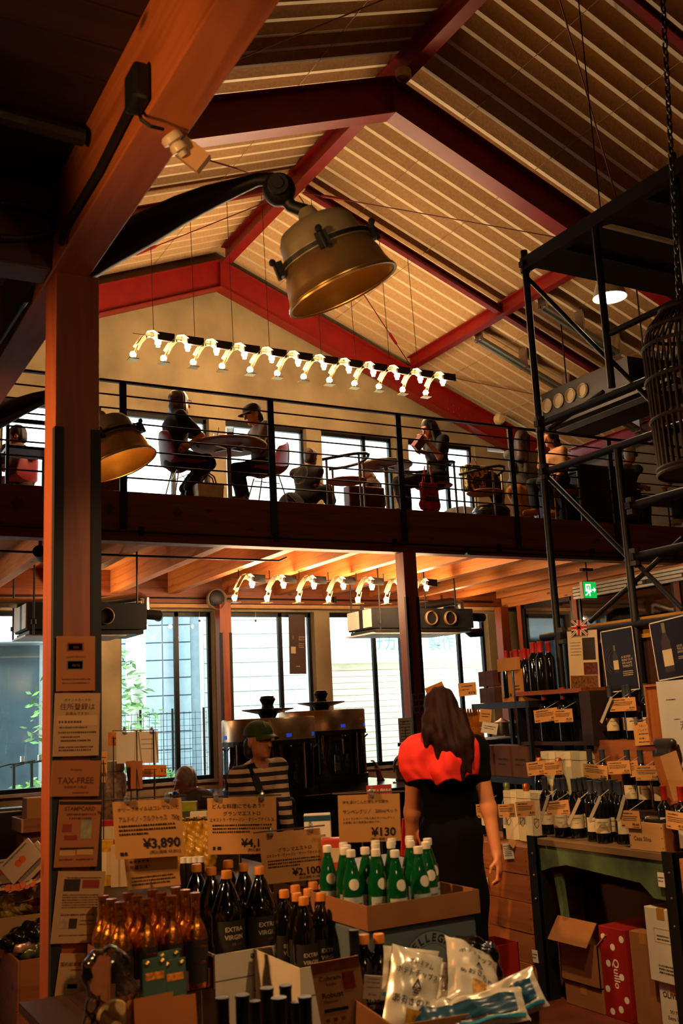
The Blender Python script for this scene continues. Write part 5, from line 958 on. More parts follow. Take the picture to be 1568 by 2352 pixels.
# sparkling wine on crates with its white cartons
ZC = .7555
for i, (x, y, P) in enumerate(((1172, 1925, P_CHG), (1217, 1930, P_CH), (1122, 1918, P_CHG))): put(P, pz(x, y, ZC), 'sparkling wine bottle with a %s foil neck standing on the pine crates' % ('green', 'copper', 'dull green')[i] if i < 2 else 'green foiled sparkling bottle mostly behind the woman\'s arm', 0)
NYE = mat('ivory carton', '#cdbf98', .6, 0, .03)
def nye(lab, x0, y0, z0, h, w=.115):
    o = thing('wine_carton', lab, 'box', (x0+w/2, y0+w/2, z0), 'ivory wine cartons'); c = V((x0+w/2, y0+w/2, z0))
    G().prism([(w/2*.6, -w/2), (w/2, -w/2*.6), (w/2, w/2*.6), (w/2*.6, w/2), (-w/2*.6, w/2), (-w/2, w/2*.6), (-w/2, -w/2*.6), (-w/2*.6, -w/2)], (1, 0, 0), (0, 1, 0), (0, 0, 1), c, 0, h).obj('body', NYE, o)
    G().prism([(w/2*.6, -w/2-.001), (w/2+.001, -w/2*.6), (w/2+.001, w/2*.6), (w/2*.6, w/2+.001), (-w/2*.6, w/2+.001), (-w/2-.001, w/2*.6), (-w/2-.001, -w/2*.6), (-w/2*.6, -w/2-.001)], (1, 0, 0), (0, 1, 0), (0, 0, 1), c, h*.86, h*.868).obj('ribbon_line', BG, o)
    vs, fs = text_mesh('NYETIMBER', .03, 'LEFT', 1); G().add([(x0+w/2+y-.005, y0-.0015, z0+h*.62-x) for x, y in vs], fs).obj('lettering', INK, o)
    g = G(); 
    for a, b in (((-.02, .02), (.02, .02)), ((.02, .02), (.02, -.01)), ((.02, -.01), (0, -.03)), ((0, -.03), (-.02, -.01)), ((-.02, -.01), (-.02, .02)), ((-.02, .02), (.02, -.01))): g.bar((x0-.0012, c.y+a[0], z0+h*.4+a[1]), (x0-.0012, c.y+b[0], z0+h*.4+b[1]), .0015, .0015)
    g.obj('shield_mark', INK, o)
for i in range(3): p = at(1155+i*36, 1865, X=XF+.16); nye('ivory wine carton in the low row behind the sparkling bottles, %s from the bench' % ('third', 'second', 'first')[i], XF+.14, 4.62+.125*(2-i), ZC+.001, .27)
zU = Z2-.059
for i in range(3): nye('ivory wine carton in the high row, %s from the step bottles' % ('third', 'second', 'first')[i], X2+.1, 4.59+.135*(2-i), zU, .345, .125)
for i, x in enumerate((1235, 1279)): p = at(x, 1714, X=X2+.06); p.z = zU-.0; p.y = max(p.y, 4.62); put(P_CH, p, 'copper foiled sparkling bottle before the high row of ivory cartons, %s' % ('nearer the woman', 'nearer the step bottles')[i], 0)
# price cards
PC = 'price cards on the wine'
def price(lab, TL, TR, BL, yen, X, hang=True):
    o, fr = card(lab, TL, TR, BL, [(.5, .12, .8, .1, 'L', 1), (.8, .08, .64, .07, 'L', 0), (.75, .1, .53, .06, 'L', 0), (.7, .1, .43, .06, 'L', 0), (.16, .05, .1, .1, 'L', 0), ('¥'+yen, .95, .16, .2, 'RIGHT', 2), (.3, .62, .05, .06, 'L', 0)], PAPER, group=PC, X=X)
    if hang: o_, u, v, n, w, h = fr; G().tube([o_+u*w*.5+v*h*.99, o_+u*w*.55+v*(h+.04)+V((.1, 0, .0))], .0013, 4).obj('string', CREAM, o)
price('price card reading 4,950 on the top wine row', (1401, 1605), (1461, 1601), (1401, 1635), '4,950', X3)
price('price card 39,800 on the farther magnum in the dark cabinet', (1227, 1632), (1281, 1624), (1228, 1661), '39,800', X3-.06)
price('price card 45,300 on the nearer magnum, before the plum side', (1275, 1631), (1318, 1628), (1273, 1660), '45,300', X3-.07)
price('price card 15,800 before the ivory cartons, nearer the woman', (1210, 1752), (1253, 1746), (1212, 1783), '15,800', X2)
price('price card 29,799 before the ivory cartons, overlapping the first', (1252, 1752), (1296, 1749), (1249, 1781), '29,799', X2-.01)
price('tilted price card reading 2,970 over the step bottles', (1346, 1756), (1402, 1762), (1340, 1786), '2,970', X2-.02)
price('price card reading 2,200 over the step bottles', (1403, 1752), (1455, 1749), (1397, 1779), '2,200', X2-.01)
price('tilted price card tucked behind the straight one near the coffee bag', (1452, 1752), (1474, 1747), (1448, 1786), '2,4', X2+.0)
price('straight price card 16,895, nearest the coffee bag', (1462, 1760), (1520, 1758), (1460, 1793), '16,895', X2-.03)
price('price card reading 2,970 on the bench bottles', (1256, 1842), (1309, 1837), (1256, 1874), '2,970', XF-.01)
price('price card reading 9,999 before the green foiled bottle', (1146, 1848), (1184, 1846), (1146, 1878), '9,999', XF+.0)
price('price card reading 8,800 before the copper foiled bottle', (1190, 1844), (1234, 1841), (1187, 1876), '8,800', XF-.0)
price('price card half hidden by the woman\'s arm', (1095, 1848), (1128, 1847), (1095, 1879), '7,920', XF+.0)
price('tilted price card reading 8,460 on the pale pine box', (1442, 1872), (1487, 1874), (1427, 1901), '8,460', XF-.012)
price('price card on the scrawled label bottles at the picture edge', (1532, 1862), (1580, 1870), (1530, 1902), '3,520', XF-.0)
TAGP = mat('shiny strip', '#b3a68c', .3, 0, .05)
for i, (x, y, dx) in enumerate(((1247, 1838, -6), (1319, 1845, -14), (1366, 1840, -14), (1422, 1838, -4), (1392, 1612, -12))):
    Xq = XF-.02 if i < 4 else X3-.02; a = at(x+12, y-10, X=Xq); b = at(x+dx, y+48, X=Xq); single('neck_tag', G().bar(a, b, .02, .002, (1, 0, 0)), TAGP, 'silvery folded leaflet hung on a wine bottle neck, %s' % ('first on the bench', 'second on the bench', 'third on the bench', 'fourth on the bench', 'on the top row')[i], 'tag', base=b)
    G().tube([a, a+V((.06, 0, .03))], .0015, 4).obj('string', CREAM, bpy.data.objects[[o.name for o in COL.objects if o.name.startswith('neck_tag')][-1]])
o, fr = card('handwritten kraft card clipped under the top wine row', (1466, 1662), (1512, 1658), (1459, 1713), [('うまい！', .5, .78, .12, 'CENTER', 0), ('ゾルイドン', .5, .58, .15, 'CENTER', 0), (.6, .25, .46, .06, 'L', 0), ('自社輸入', .4, .26, .1, 'CENTER', 0), (.6, .2, .12, .06, 'L', 0)], PAPER, 'hand_card', 'card', X=X3-.03); clips(o, fr, (.2, .8))
o, fr = card('heart shaped kraft tag and slip on the pine crates by the woman\'s hand', (1154, 1938), (1176, 1936), (1158, 1974), [(.8, .1, .8-.12*i, .07, 'L', 0) for i in range(6)], PAPERW, 'paper_slip', 'tag', X=XF-.02); c = at(1176, 1936, X=XF-.03)
G().prism([(0, -.03), (.022, -.005), (.022, .012), (.01, .02), (0, .013), (-.01, .02), (-.022, .012), (-.022, -.005)], (.3, -1, 0), (0, .2, 1), (1, 0, 0), c, 0, .003).obj('heart_tag', PAPER, o)
# dark cabinet with two magnums, bottles on top, cardboard box, black shelf
zc0 = Z2-.06+.347; Yc0, Yc1 = 4.62, 5.2; XC = X3-.03
cb = thing('wine_cabinet', 'dark open wine cabinet holding two magnums', 'cabinet', (XC+.2, 4.9, zc0)); zc1 = at(1270, 1592, X=XC).z
pz1 = at(1260, 1704, X=XC).z
G().box(XC, Yc0, pz1-.02, XC+.17, Yc1, pz1).obj('shelf', DKW, cb); G().box(XC+.15, Yc0, pz1, XC+.17, Yc1, zc1).obj('back', BLACK, cb); G().box(XC-.01, Yc0-.02, zc1-.005, XC+.18, Yc1, zc1+.02).obj('top', wood('cabinet top', '#9a4f1e', '#6d3312', 'Y'), cb)
G().box(XC-.01, Yc0-.09, pz1-.02, XC+.17, Yc0-.0, zc1).obj('side', mat('plum side', '#2b1714', .6), cb); G().box(XC-.01, Yc1, pz1-.02, XC+.17, Yc1+.02, zc1).obj('side', BLACK, cb)
for y in (Yc0+.02, Yc1-.02): G().box(XC+.02, y-.015, 0, XC+.05, y+.015, pz1-.02).obj('leg', BLACK, cb)
for i, x in enumerate((1257, 1301)): p = at(x, 1700, X=XC+.07); p.z = pz1; put(P_RC, p, 'dark magnum bottle in the dark cabinet, %s' % ('farther one', 'nearer one')[i], 0, None, 1.05)
for i, (x, y) in enumerate(((1163, 1522), (1178, 1521), (1186, 1521), (1198, 1518), (1205, 1519), (1215, 1515), (1225, 1516), (1233, 1514), (1242, 1517), (1260, 1513))):
    p = at(x, y, X=XC+.05+.085*(i % 2)); p.z = zc1+.02 if i > 5 else at(1170, 1610, d=6.6).z+.02
    q = put(P_RC, p, 'dark bottle with a red capsule on the cabinet top, %s from the woman' % nth[i], 0, 'red capsuled bottles on the cabinet top')
sb = thing('black_shelf', 'black steel shelf between the woman and the wine cabinet', 'shelf', at(1150, 1700, d=6.8)); 
sa = at(1085, 1615, d=7.0); sb_ = at(1216, 1612, d=6.3); z1_ = (sa.z+sb_.z)/2; dirv = (V((sb_.x-sa.x, sb_.y-sa.y, 0))).normalized(); Ls = (sb_-sa).length; nv = V((dirv.y, -dirv.x, 0))
if nv.dot(sa) > 0: nv = -nv
for z in (z1_-.02, at(1150, 1788, d=6.7).z, .35): c = (sa+sb_)/2; G().obox(V((c.x, c.y, z))-nv*.14, dirv*Ls/2, nv*.15, V((0, 0, .02))).obj('shelf', BLACK, sb)
for e in (0, 1):
    for q in (.0, .28): p = sa.lerp(sb_, .03+.94*e)-nv*q; G().box(p.x-.012, p.y-.012, 0, p.x+.012, p.y+.012, z1_).obj('post', BLACK, sb)
def onshelf(t, q, z): p = sa.lerp(sb_, t)-nv*q; return V((p.x, p.y, z))
def obox_carton(lab, c, w, dp, h, m, tilt=0, open_=False, name='cardboard_box', marks=()):
    o = thing(name, lab, 'box', c); u, n = dirv, nv
    G().obox(c+V((0, 0, h/2)), u*w/2, n*dp/2, V((0, 0, h/2))).obj('body', m, o)
    if open_:
        G().obox(c+n*dp*.55+V((0, 0, h+.035)), u*w/2, n*.01, V((0, 0, .04))).obj('flap', m, o); G().obox(c-n*dp*.5+V((0, 0, h+.03)), u*w/2, n*.002, V((0, 0, .035))).obj('flap', m, o)
    if marks: lettering(marks, c+n*dp/2-u*w/2, u, V((0, 0, 1)), o, off=.0015)
    return o
obox_carton('big open cardboard box on top of the black shelf', onshelf(.7, .1, z1_+.001), .26, .18, .2, mat('bright cardboard', '#b0762f', .8, 0, .08), 0, True, marks=[(.07, .16, .09, .012, 'L', 0), (.07, .16, .07, .012, 'L', 0), (.06, .05, .03, .03, 'L', 0)])
for i in range(4): c = onshelf(.2+.14*(i % 2), .05, z1_+.001+.11*(i//2)); obox_carton('small jar carton with a white label on the black shelf, %s' % ('lower near', 'lower far', 'upper near', 'upper far')[i], c, .1, .09, .1, mat('brown carton', '#4a2416', .7), name='jar_carton', marks=[('ジャム', .05, .045, .02, 'CENTER', 0)])
for i in range(3): c = onshelf(.15+.3*i, .1, at(1150, 1788, d=6.7).z+.021); obox_carton('brown carton with a pale label on the middle black shelf, %s from the woman' % nth[i], c, .2, .18, .19, mat('dark brown carton', '#5a3318', .8), marks=[(.12, .04, .1, .018, 'L', 0), (.1, .04, .07, .012, 'L', 0)])
card('price card reading 378 on the black shelf', (1056, 1570), (1097, 1566), (1054, 1600), [(.6, .2, .7, .1, 'L', 1), ('¥378', .93, .12, .26, 'RIGHT', 2), (.5, .1, .45, .08, 'L', 0)], PAPER, group=PC, d=6.55)
card('cream slip under the black shelf', (1104, 1656), (1140, 1662), (1104, 1682), [(.7, .15, .6, .1, 'L', 0), (.6, .15, .4, .1, 'L', 0)], PAPERW, 'paper_slip', 'card', d=6.5)
card('round kraft tag under the black shelf', (1101, 1628), (1128, 1630), (1100, 1658), [(.7, .15, .6, .1, 'L', 0), (.6, .15, .4, .1, 'L', 0)], PAPER, 'paper_tag', 'tag', d=6.5)
ps = thing('sausage_strings', 'bunch of wrapped amber snack strings hung on the black shelf', 'snacks', at(1080, 1660, d=6.75)); AMB = mat('amber wrapper', '#a8621f', .25, .3, .3, 30)
for i in range(8):
    a = at(1062+i*6, 1628, d=6.75); G().tube([a, a-V((0, 0, .05)), a-V((0, 0, .12)), a-V((0, 0, .19)), a-V((0, 0, .23))], [.006, .012, .009, .012, .004], 6).obj('snack', AMB, ps, True)
# steel pots on the counter behind
for i, (x, y) in enumerate(((1155, 1688), (1178, 1690), (1200, 1688))): c = at(x, y, d=8.6); o = thing('steel_pot', 'steel pot on the back counter seen under the black shelf, %s' % nth[i], 'pot', c, 'pots on the back counter'); G().lathe([(.07, 0), (.075, .01), (.075, .1), (.08, .105), (.07, .1), (.068, .01)], 18, c, caps=False).obj('pot', STEEL, o, True); G().lathe([(.07, .105), (.03, .125), (.012, .14), (.001, .14)], 16, c).obj('lid', STEEL, o, True)
c = at(1180, 1692, d=8.7); structure_c = single('back_counter', G().box(c.x-.9, c.y-.25, .0, c.x+1.2, c.y+.3, c.z-.03).box(c.x-.95, c.y-.3, c.z-.03, c.x+1.25, c.y+.35, c.z-.001), BLACK, 'black back counter under the pots', 'counter', base=(c.x, c.y, 0))
# posters on the scaffold pipe
XP = TX-.04; NAVY = mat('navy poster', '#1c1a26', .35, 0, .15, 5, coat=.3); CRM = mat('cream poster', '#c9b18c', .5, 0, .05)
def poster(lab, TL, TR, BL, m, lines, X=XP, edge=LABW, ink=LABC):
    o, fr = card(lab, TL, TR, BL, lines, m, 'poster', 'poster', None, ink, X=X); o_, u, v, n, w, h = fr; e = .006
    if edge:
        g = G()
        for a in ((0, 0, w, e), (0, h-e, w, h), (0, 0, e, h), (w-e, 0, w, h)): rect(g, o_, u, v, *a, off=.0012 if n.dot(u.cross(v)) > 0 else -.0012)
        g.obj('border', edge, o)
    return o, fr
def bottle_art(o, fr, cx, y0, bh, lm, gl):
    o_, u, v, n, w, h = fr; s = 1 if n.dot(u.cross(v)) > 0 else -1; g = G(); r = bh*.125
    pr = [(-r, 0), (r, 0), (r, bh*.6), (r*.4, bh*.78), (r*.36, bh), (-r*.36, bh), (-r*.4, bh*.78), (-r, bh*.6)]
    g.add([o_+u*(cx*w+a)+v*(y0*h+b)+n*.0009 for a, b in pr], [tuple(range(8))]); g.obj('bottle_print', gl, o); g = G()
    rect(g, o_, u, v, cx*w-r*1.02, y0*h+bh*.12, cx*w+r*1.02, y0*h+bh*.45, .0013*s); g.obj('label_print', LABC, o); g = G(); rect(g, o_, u, v, cx*w-r*.36, y0*h+bh*.8, cx*w+r*.36, y0*h+bh, .0013*s); g.obj('capsule_print', GREYI, o)
GLP = mat('printed glass', '#3a312c', .4, 0, 0)
o, fr = poster('dark wine poster with a pale edge, beside the cream leaflet poster', (1387, 1450), (1461, 1436), (1395, 1592), NAVY, [('A GOOD', .56, .52, .05, 'LEFT', 0), ('READ OUT', .56, .47, .05, 'LEFT', 0), ('WE HAVE', .56, .42, .05, 'LEFT', 0), ('TWENTY?', .56, .37, .05, 'LEFT', 0), (.3, .56, .3, .016, 'L', 0), (.3, .56, .27, .016, 'L', 0), (.28, .56, .24, .016, 'L', 0)]); bottle_art(o, fr, .38, .3, .16, LABC, GLP)
o_, u, v, n, w, h = fr; g = G()
for r in (.28, .36, .42): g.tube([o_+u*w*(.45-r*math.cos(t))+v*h*(.5+.62*r*math.sin(t))+n*.0015 for t in np.linspace(-.9, 1.1, 12)], .0008, 4)
g.obj('ring_print', GREYI, o)
o, fr = poster('dark wine poster with a slim bottle, at the picture edge', (1505, 1430), (1592, 1408), (1512, 1565), NAVY, [('QOO', .62, .5, .05, 'LEFT', 0), ('THE GI', .62, .45, .05, 'LEFT', 0), ('SINGLE', .62, .4, .05, 'LEFT', 0), (.3, .62, .33, .016, 'L', 0), (.3, .62, .3, .016, 'L', 0)]); bottle_art(o, fr, .36, .12, .27, LABC, GLP)
o, fr = poster('cream leaflet poster with photographs in a plastic sleeve, under the small flag', (1300, 1451), (1368, 1446), (1310, 1590), CRM, [('#', .5, .52, .36, .42, mat('dark photo print', '#2b1c14')), ('#', .5, .28, .2, .46, mat('market photo', '#5a2a22', .5, 0, .8, 60)), ('#', .03, .05, .22, .92, mat('shop photo', '#6a4426', .5, 0, .8, 60))]+[(.36, .08, .8-.05*i, .02, 'L', 0) for i in range(5)], edge=None, ink=GREYI)
fa, fb, fc = at(1312, 1426, X=XP-.01), at(1348, 1422, X=XP-.01), at(1312, 1461, X=XP-.01); u = (fb-fa).normalized(); w = (fb-fa).length; v = (fa-fc).normalized(); h = (fa-fc).length; n = V((-1, 0, 0))
fo = thing('paper_flag', 'small British flag stuck above the cream leaflet poster', 'flag', fa.lerp(fc, .5)); cen = (fb+fc)/2; ND = mat('flag navy', '#1d2238', .7, 0, 0)
G().obox(cen, u*w/2, v*h/2, n*.0008).obj('flag_field', ND, fo)
g = G(); 
for s in (1, -1): g.bar(fc+v*h*(0 if s > 0 else 1)+n*.0012, fc+u*w+v*h*(1 if s > 0 else 0)+n*.0012, h*.16, .0006, n)
g.obj('white_saltire', LABW, fo); g = G()
for s in (1, -1): g.bar(fc+v*h*(0 if s > 0 else 1)+n*.0018, fc+u*w+v*h*(1 if s > 0 else 0)+n*.0018, h*.06, .0006, n)
g.obj('red_saltire', INKR, fo); G().bar(cen-u*w/2+n*.0022, cen+u*w/2+n*.0022, h*.3, .0006, n).bar(cen-v*h/2+n*.0022, cen+v*h/2+n*.0022, w*.3, .0006, n).obj('white_cross', LABW, fo); G().bar(cen-u*w/2+n*.0028, cen+u*w/2+n*.0028, h*.17, .0006, n).bar(cen-v*h/2+n*.0028, cen+v*h/2+n*.0028, w*.17, .0006, n).obj('red_cross', INKR, fo)
p0, p1 = at(1300, 1442, X=TX+.03), at(1468, 1420, X=TX+.03); single('yellow_board', G().box(TX+.03, p1.y-.9, p0.z-.12, TX+.05, p0.y, p0.z+.0), mat('mustard board', '#a87820', .6, 0, .1), 'mustard yellow board along the scaffold pipe behind the posters', 'board', base=(TX, p0.y, p0.z))
single('brown_panel', G().box(TX+.055, 2.6, Z3, TX+.075, 5.0, p0.z-.12), wood('wine brown panel', '#46200f', '#2e1409', 'Z'), 'dark brown panel behind the posters', 'panel', base=(TX, 4, Z3))
o, fr = card('orange wooden lid leaning at the near end of the top wine row', (1490, 1573), (1527, 1570), (1497, 1710), [], wood('orange lid', '#b0682c', '#8f4a18', 'Z'), 'box_lid', 'lid', X=X3-.04); o_, u, v, n, w, h = fr; g = G()
for a in ((0, 0, w, .012), (0, h-.012, w, h), (0, 0, .012, h), (w-.012, 0, w, h)): c = o_+u*(a[0]+a[2])/2+v*(a[1]+a[3])/2+n*.008; g.obox(c, u*(a[2]-a[0])/2, v*(a[3]-a[1])/2, n*.008)
g.obj('rim', CRW, o)
card('big white sheet with a hand drawn line, at the picture edge', (1524, 1566), (1590, 1560), (1532, 1790), [('酒', .8, .5, .1, 'CENTER', 0), (.3, .3, .8, .015, 'L', 0), (.2, .5, .6, .01, 'L', 0)], PAPERW, 'paper_sheet', 'sheet', X=X3-.08)
c = at(1542, 1800, X=X2-.03); soft_thing('coffee_bag', 'grey folded coffee bag beside the white sheet', 'bag', [('b', c+V((0, 0, .1)), (.04, .055, .11)), ('c', c+V((-.02, -.05, .2)), c+V((-.02, .05, .2)), .02, .02)], .008, mat('grey foil bag', '#4a443c', .35, .5, .1), .02, lambda X, Y, Z: .003*np.sin(X*90+Z*60))
o, fr = card('pale wooden tray on edge over the scrawled label bottles', (1558, 1740), (1600, 1725), (1545, 1850), [], wood('pale pine', '#c99a62', '#b58148', 'Y'), 'wooden_tray', 'tray', X=XF+.18); o_, u, v, n, w, h = fr; G().obox(o_+u*.006+v*h/2+n*.02, u*.006, v*h/2, n*.02).obox(o_+u*w/2+v*.006+n*.02, u*w/2, v*.006, n*.02).obj('rim', CRW, o)
# ---------------------------------------------------------------- woman walking away in red and black
W0 = at(1030, 1800, d=5.2); fd = V((W0.x, W0.y, 0)).normalized(); fd = (fd+V((-.12, .05, 0))).normalized(); rd = fd.cross(V((0, 0, 1)))
def wp(x, y, o=0): return at(x, y, d=5.2+o)
hd = wp(1012, 1638, .02); nk = wp(1020, 1704, .03); pv = wp(1036, 1925)
rt_, K = person('woman with long straight brown hair walking away in a red drape and black clothes', fd, hd, nk, pv, [(wp(1122, 1858, -.02), wp(1140, 1962, -.1)), (wp(946, 1866, .02), wp(944, 1975, .08))], [(wp(1062, 2110, .05), V((wp(1062, 2110, .0).x+.0, wp(1062, 2110, .0).y, .1))), (wp(1030, 2110, .1), V((wp(1030, 2110, .3).x, wp(1030, 2110, .3).y, .1)))], res=.0065, s=1.0, hf=fd+V((-.1, 0, -.05)), shirt=mat('black tee', '#060505', .95, 0, .1, spec=.1), sleeve=.42, pants=None, shoes=BLACK, hair=None, skin=mat('warm lit skin', '#c47a4c', .5, 0, .05), slim=.94)
H = K['H']; up = V((0, 0, 1)); bk_ = -fd
LH = mat('long brown hair', '#220d06', .7, 0, .45, 3, spec=.12); nt = LH.node_tree
mpn = nt.nodes.new('ShaderNodeMapping'); mpn.inputs['Scale'].default_value = (26, 26, .8); tcn = [n for n in nt.nodes if n.type == 'TEX_COORD'][0]; nn = [n for n in nt.nodes if n.type == 'TEX_NOISE'][0]; nt.links.new(tcn.outputs['Object'], mpn.inputs[0]); nt.links.new(mpn.outputs[0], nn.inputs['Vector']); nn.inputs['Scale'].default_value = 1
pr = [('e', H(0, -.012, .028), (.088, .105, .108), K['HR']), ('e', H(0, -.05, -.06), (.098, .085, .12), K['HR'])]
for x0, x1, yb in ((985, 968, 1712), (998, 996, 1742), (1014, 1025, 1775), (1030, 1050, 1785), (1045, 1066, 1768), (1052, 1072, 1735)):
    a = wp(x0, 1650, .0)+bk_*.06; b = wp(x1, yb)+bk_*.17; pr += [('c', a, a.lerp(b, .5)+bk_*.03, .042, .034), ('c', a.lerp(b, .5)+bk_*.03, b, .034, .012)]
pr += [('C', H(0, .2, -.1), H(0, .2, .1), .1, .1)]
soft('hair', pr, .006, LH, rt_, .025, lambda X, Y, Z: .0028*np.sin((X*rd.x+Y*rd.y)*150+np.sin(Z*9)*2.0))
RDC = cloth('red drape', '#d4200f')
rws = [((978, 1062), (1683, 1680), .01), ((940, 1086), (1693, 1690), -.02), ((918, 1098), (1714, 1708), -.1), ((914, 1100), (1742, 1738), -.13), ((918, 1099), (1770, 1764), -.14), ((934, 1096), (1797, 1781), -.14)]
vs = []; nU, nV = 36, 24
for j in range(nV+1):
    tt = j/nV*(len(rws)-1); j0 = min(int(tt), len(rws)-2); f_ = tt-j0; A0, B0 = rws[j0], rws[j0+1]
    xa, xb = [A0[0][q]*(1-f_)+B0[0][q]*f_ for q in (0, 1)]; ya, yb = [A0[1][q]*(1-f_)+B0[1][q]*f_ for q in (0, 1)]; dz_ = A0[2]*(1-f_)+B0[2]*f_
    for i in range(nU+1):
        t = i/nU; e = abs(2*t-1); x = xa+(xb-xa)*t; y = ya+(yb-ya)*t; vv = j/nV
        y += vv**3*(12*max(0, 1-abs(t-.44)/.1)+15*max(0, 1-abs(t-.76)/.1)-4*math.sin(t*9)); wr = .014*math.sin(t*15+vv*5+2*math.sin(vv*3))*(.25+vv)+.009*math.sin(t*31-vv*8)*vv+.012*math.sin(vv*13+t*7)*(1-vv)
        vs.append(wp(x, y, dz_-.05+(.05 if t < .5 else .09)*e**4-wr*(1-e**4)))
o = G().add(vs, [(j*(nU+1)+i, j*(nU+1)+i+1, (j+1)*(nU+1)+i+1, (j+1)*(nU+1)+i) for j in range(nV) for i in range(nU)]).obj('red_drape', RDC, rt_, True); so = o.modifiers.new('thick', 'SOLIDIFY'); so.thickness = .008; so = o.modifiers.new('sub', 'SUBSURF'); so.levels = so.render_levels = 1
pr = [('e', pv+up*.03, (.15, .115, .13), K['TR']), ('c', pv-up*.0, pv-up*.28+rd*.015, .155, .145), ('c', pv-up*.28+rd*.015, pv-up*.62+rd*.02, .145, .125)]
soft('long_skirt', pr, .009, mat('black skirt', '#050404', .95, 0, .1, spec=.1), rt_, .06, lambda X, Y, Z: .002*np.sin(X*50+Z*6))
g = G(); a = wp(930, 1880, .1); g.bar(a, wp(926, 1965, .1), .03, .012).obj('red_strap', RDC, rt_)
# ---------------------------------------------------------------- shop assistant with the striped top
dC = 7.0
def cp(x, y, o=0): return at(x, y, d=dC+o)
STR = bpy.data.materials.new('striped jersey'); STR.use_nodes = True; nt = STR.node_tree; b_ = nt.nodes['Principled BSDF']; b_.inputs['Roughness'].default_value = .85
tcn = nt.nodes.new('ShaderNodeTexCoord'); sp = nt.nodes.new('ShaderNodeSeparateXYZ'); nt.links.new(tcn.outputs['Object'], sp.inputs[0]); m1 = nt.nodes.new('ShaderNodeMath'); m1.operation = 'MULTIPLY'; m1.inputs[1].default_value = 1/.057; nt.links.new(sp.outputs[2], m1.inputs[0])
m2 = nt.nodes.new('ShaderNodeMath'); m2.operation = 'FRACT'; nt.links.new(m1.outputs[0], m2.inputs[0]); m3 = nt.nodes.new('ShaderNodeMath'); m3.operation = 'GREATER_THAN'; m3.inputs[1].default_value = .5; nt.links.new(m2.outputs[0], m3.inputs[0])
mx = nt.nodes.new('ShaderNodeMix'); mx.data_type = 'RGBA'; mx.inputs[6].default_value = lin('#d0b088'); mx.inputs[7].default_value = lin('#1c1b1a'); nt.links.new(m3.outputs[0], mx.inputs[0]); nt.links.new(mx.outputs[2], b_.inputs['Base Color'])
tocam = V((-RT.x*-.6-FW.x*.8, -RT.y*-.6-FW.y*.8, 0)).normalized(); lr = tocam.cross(up)
nk = cp(592, 1758); pv = cp(600, 1905)
rt_, K = person('shop assistant in a green cap and striped top behind the olive oil signs', tocam, cp(595, 1702, -.03), nk, pv, [(cp(540, 1855, -.05), cp(560, 1920, -.2)), (cp(650, 1850, -.05), cp(662, 1905, -.15))], [(V((pv.x+lr.x*.08, pv.y+lr.y*.08, .48)), V((pv.x+lr.x*.08, pv.y+lr.y*.08, .1))), (V((pv.x-lr.x*.08, pv.y-lr.y*.08, .48)), V((pv.x-lr.x*.08, pv.y-lr.y*.08, .1)))], res=.0075, s=1.0, hf=(tocam+V((.15, 0, 0))), shirt=STR, sleeve=1.95, pants=cloth('black trousers', '#0f0e0d'), shoes=BLACK, hair='cap', hairm=HAIRB, skin=SKIN2)
ballcap(rt_, K, mat('olive green cap', '#2f4016', .8, 0, .1, 30)); H = K['H']; lettering([('(m)', 0, 0, .05, 'CENTER', 2)], H(.0, .085, .1), K['hr']*-1, (K['hu']-K['hf']*.5), rt_, mat('gold thread', '#b08a2a', .5), off=.012)
for q in (1,): G().bar(K['sh'][0].lerp(K['neck'], .45)+up*.06+K['tf']*.05, K['pelvis']+K['tr']*.06+K['tf']*.15+up*.1, .05, .006, K['tf']).bar(K['sh'][0].lerp(K['neck'], .45)+up*.06+K['tf']*.05, K['ch']+K['tr']*.08+K['tf']*.135, .05, .012, K['tf']).obj('apron_strap', BLACK, rt_)
soft('apron', [('b', K['pelvis']+up*.02+K['tf']*.02, (.2, .155, .2), K['TR'])], .012, cloth('black apron', '#0d0c0b'), rt_, .02)
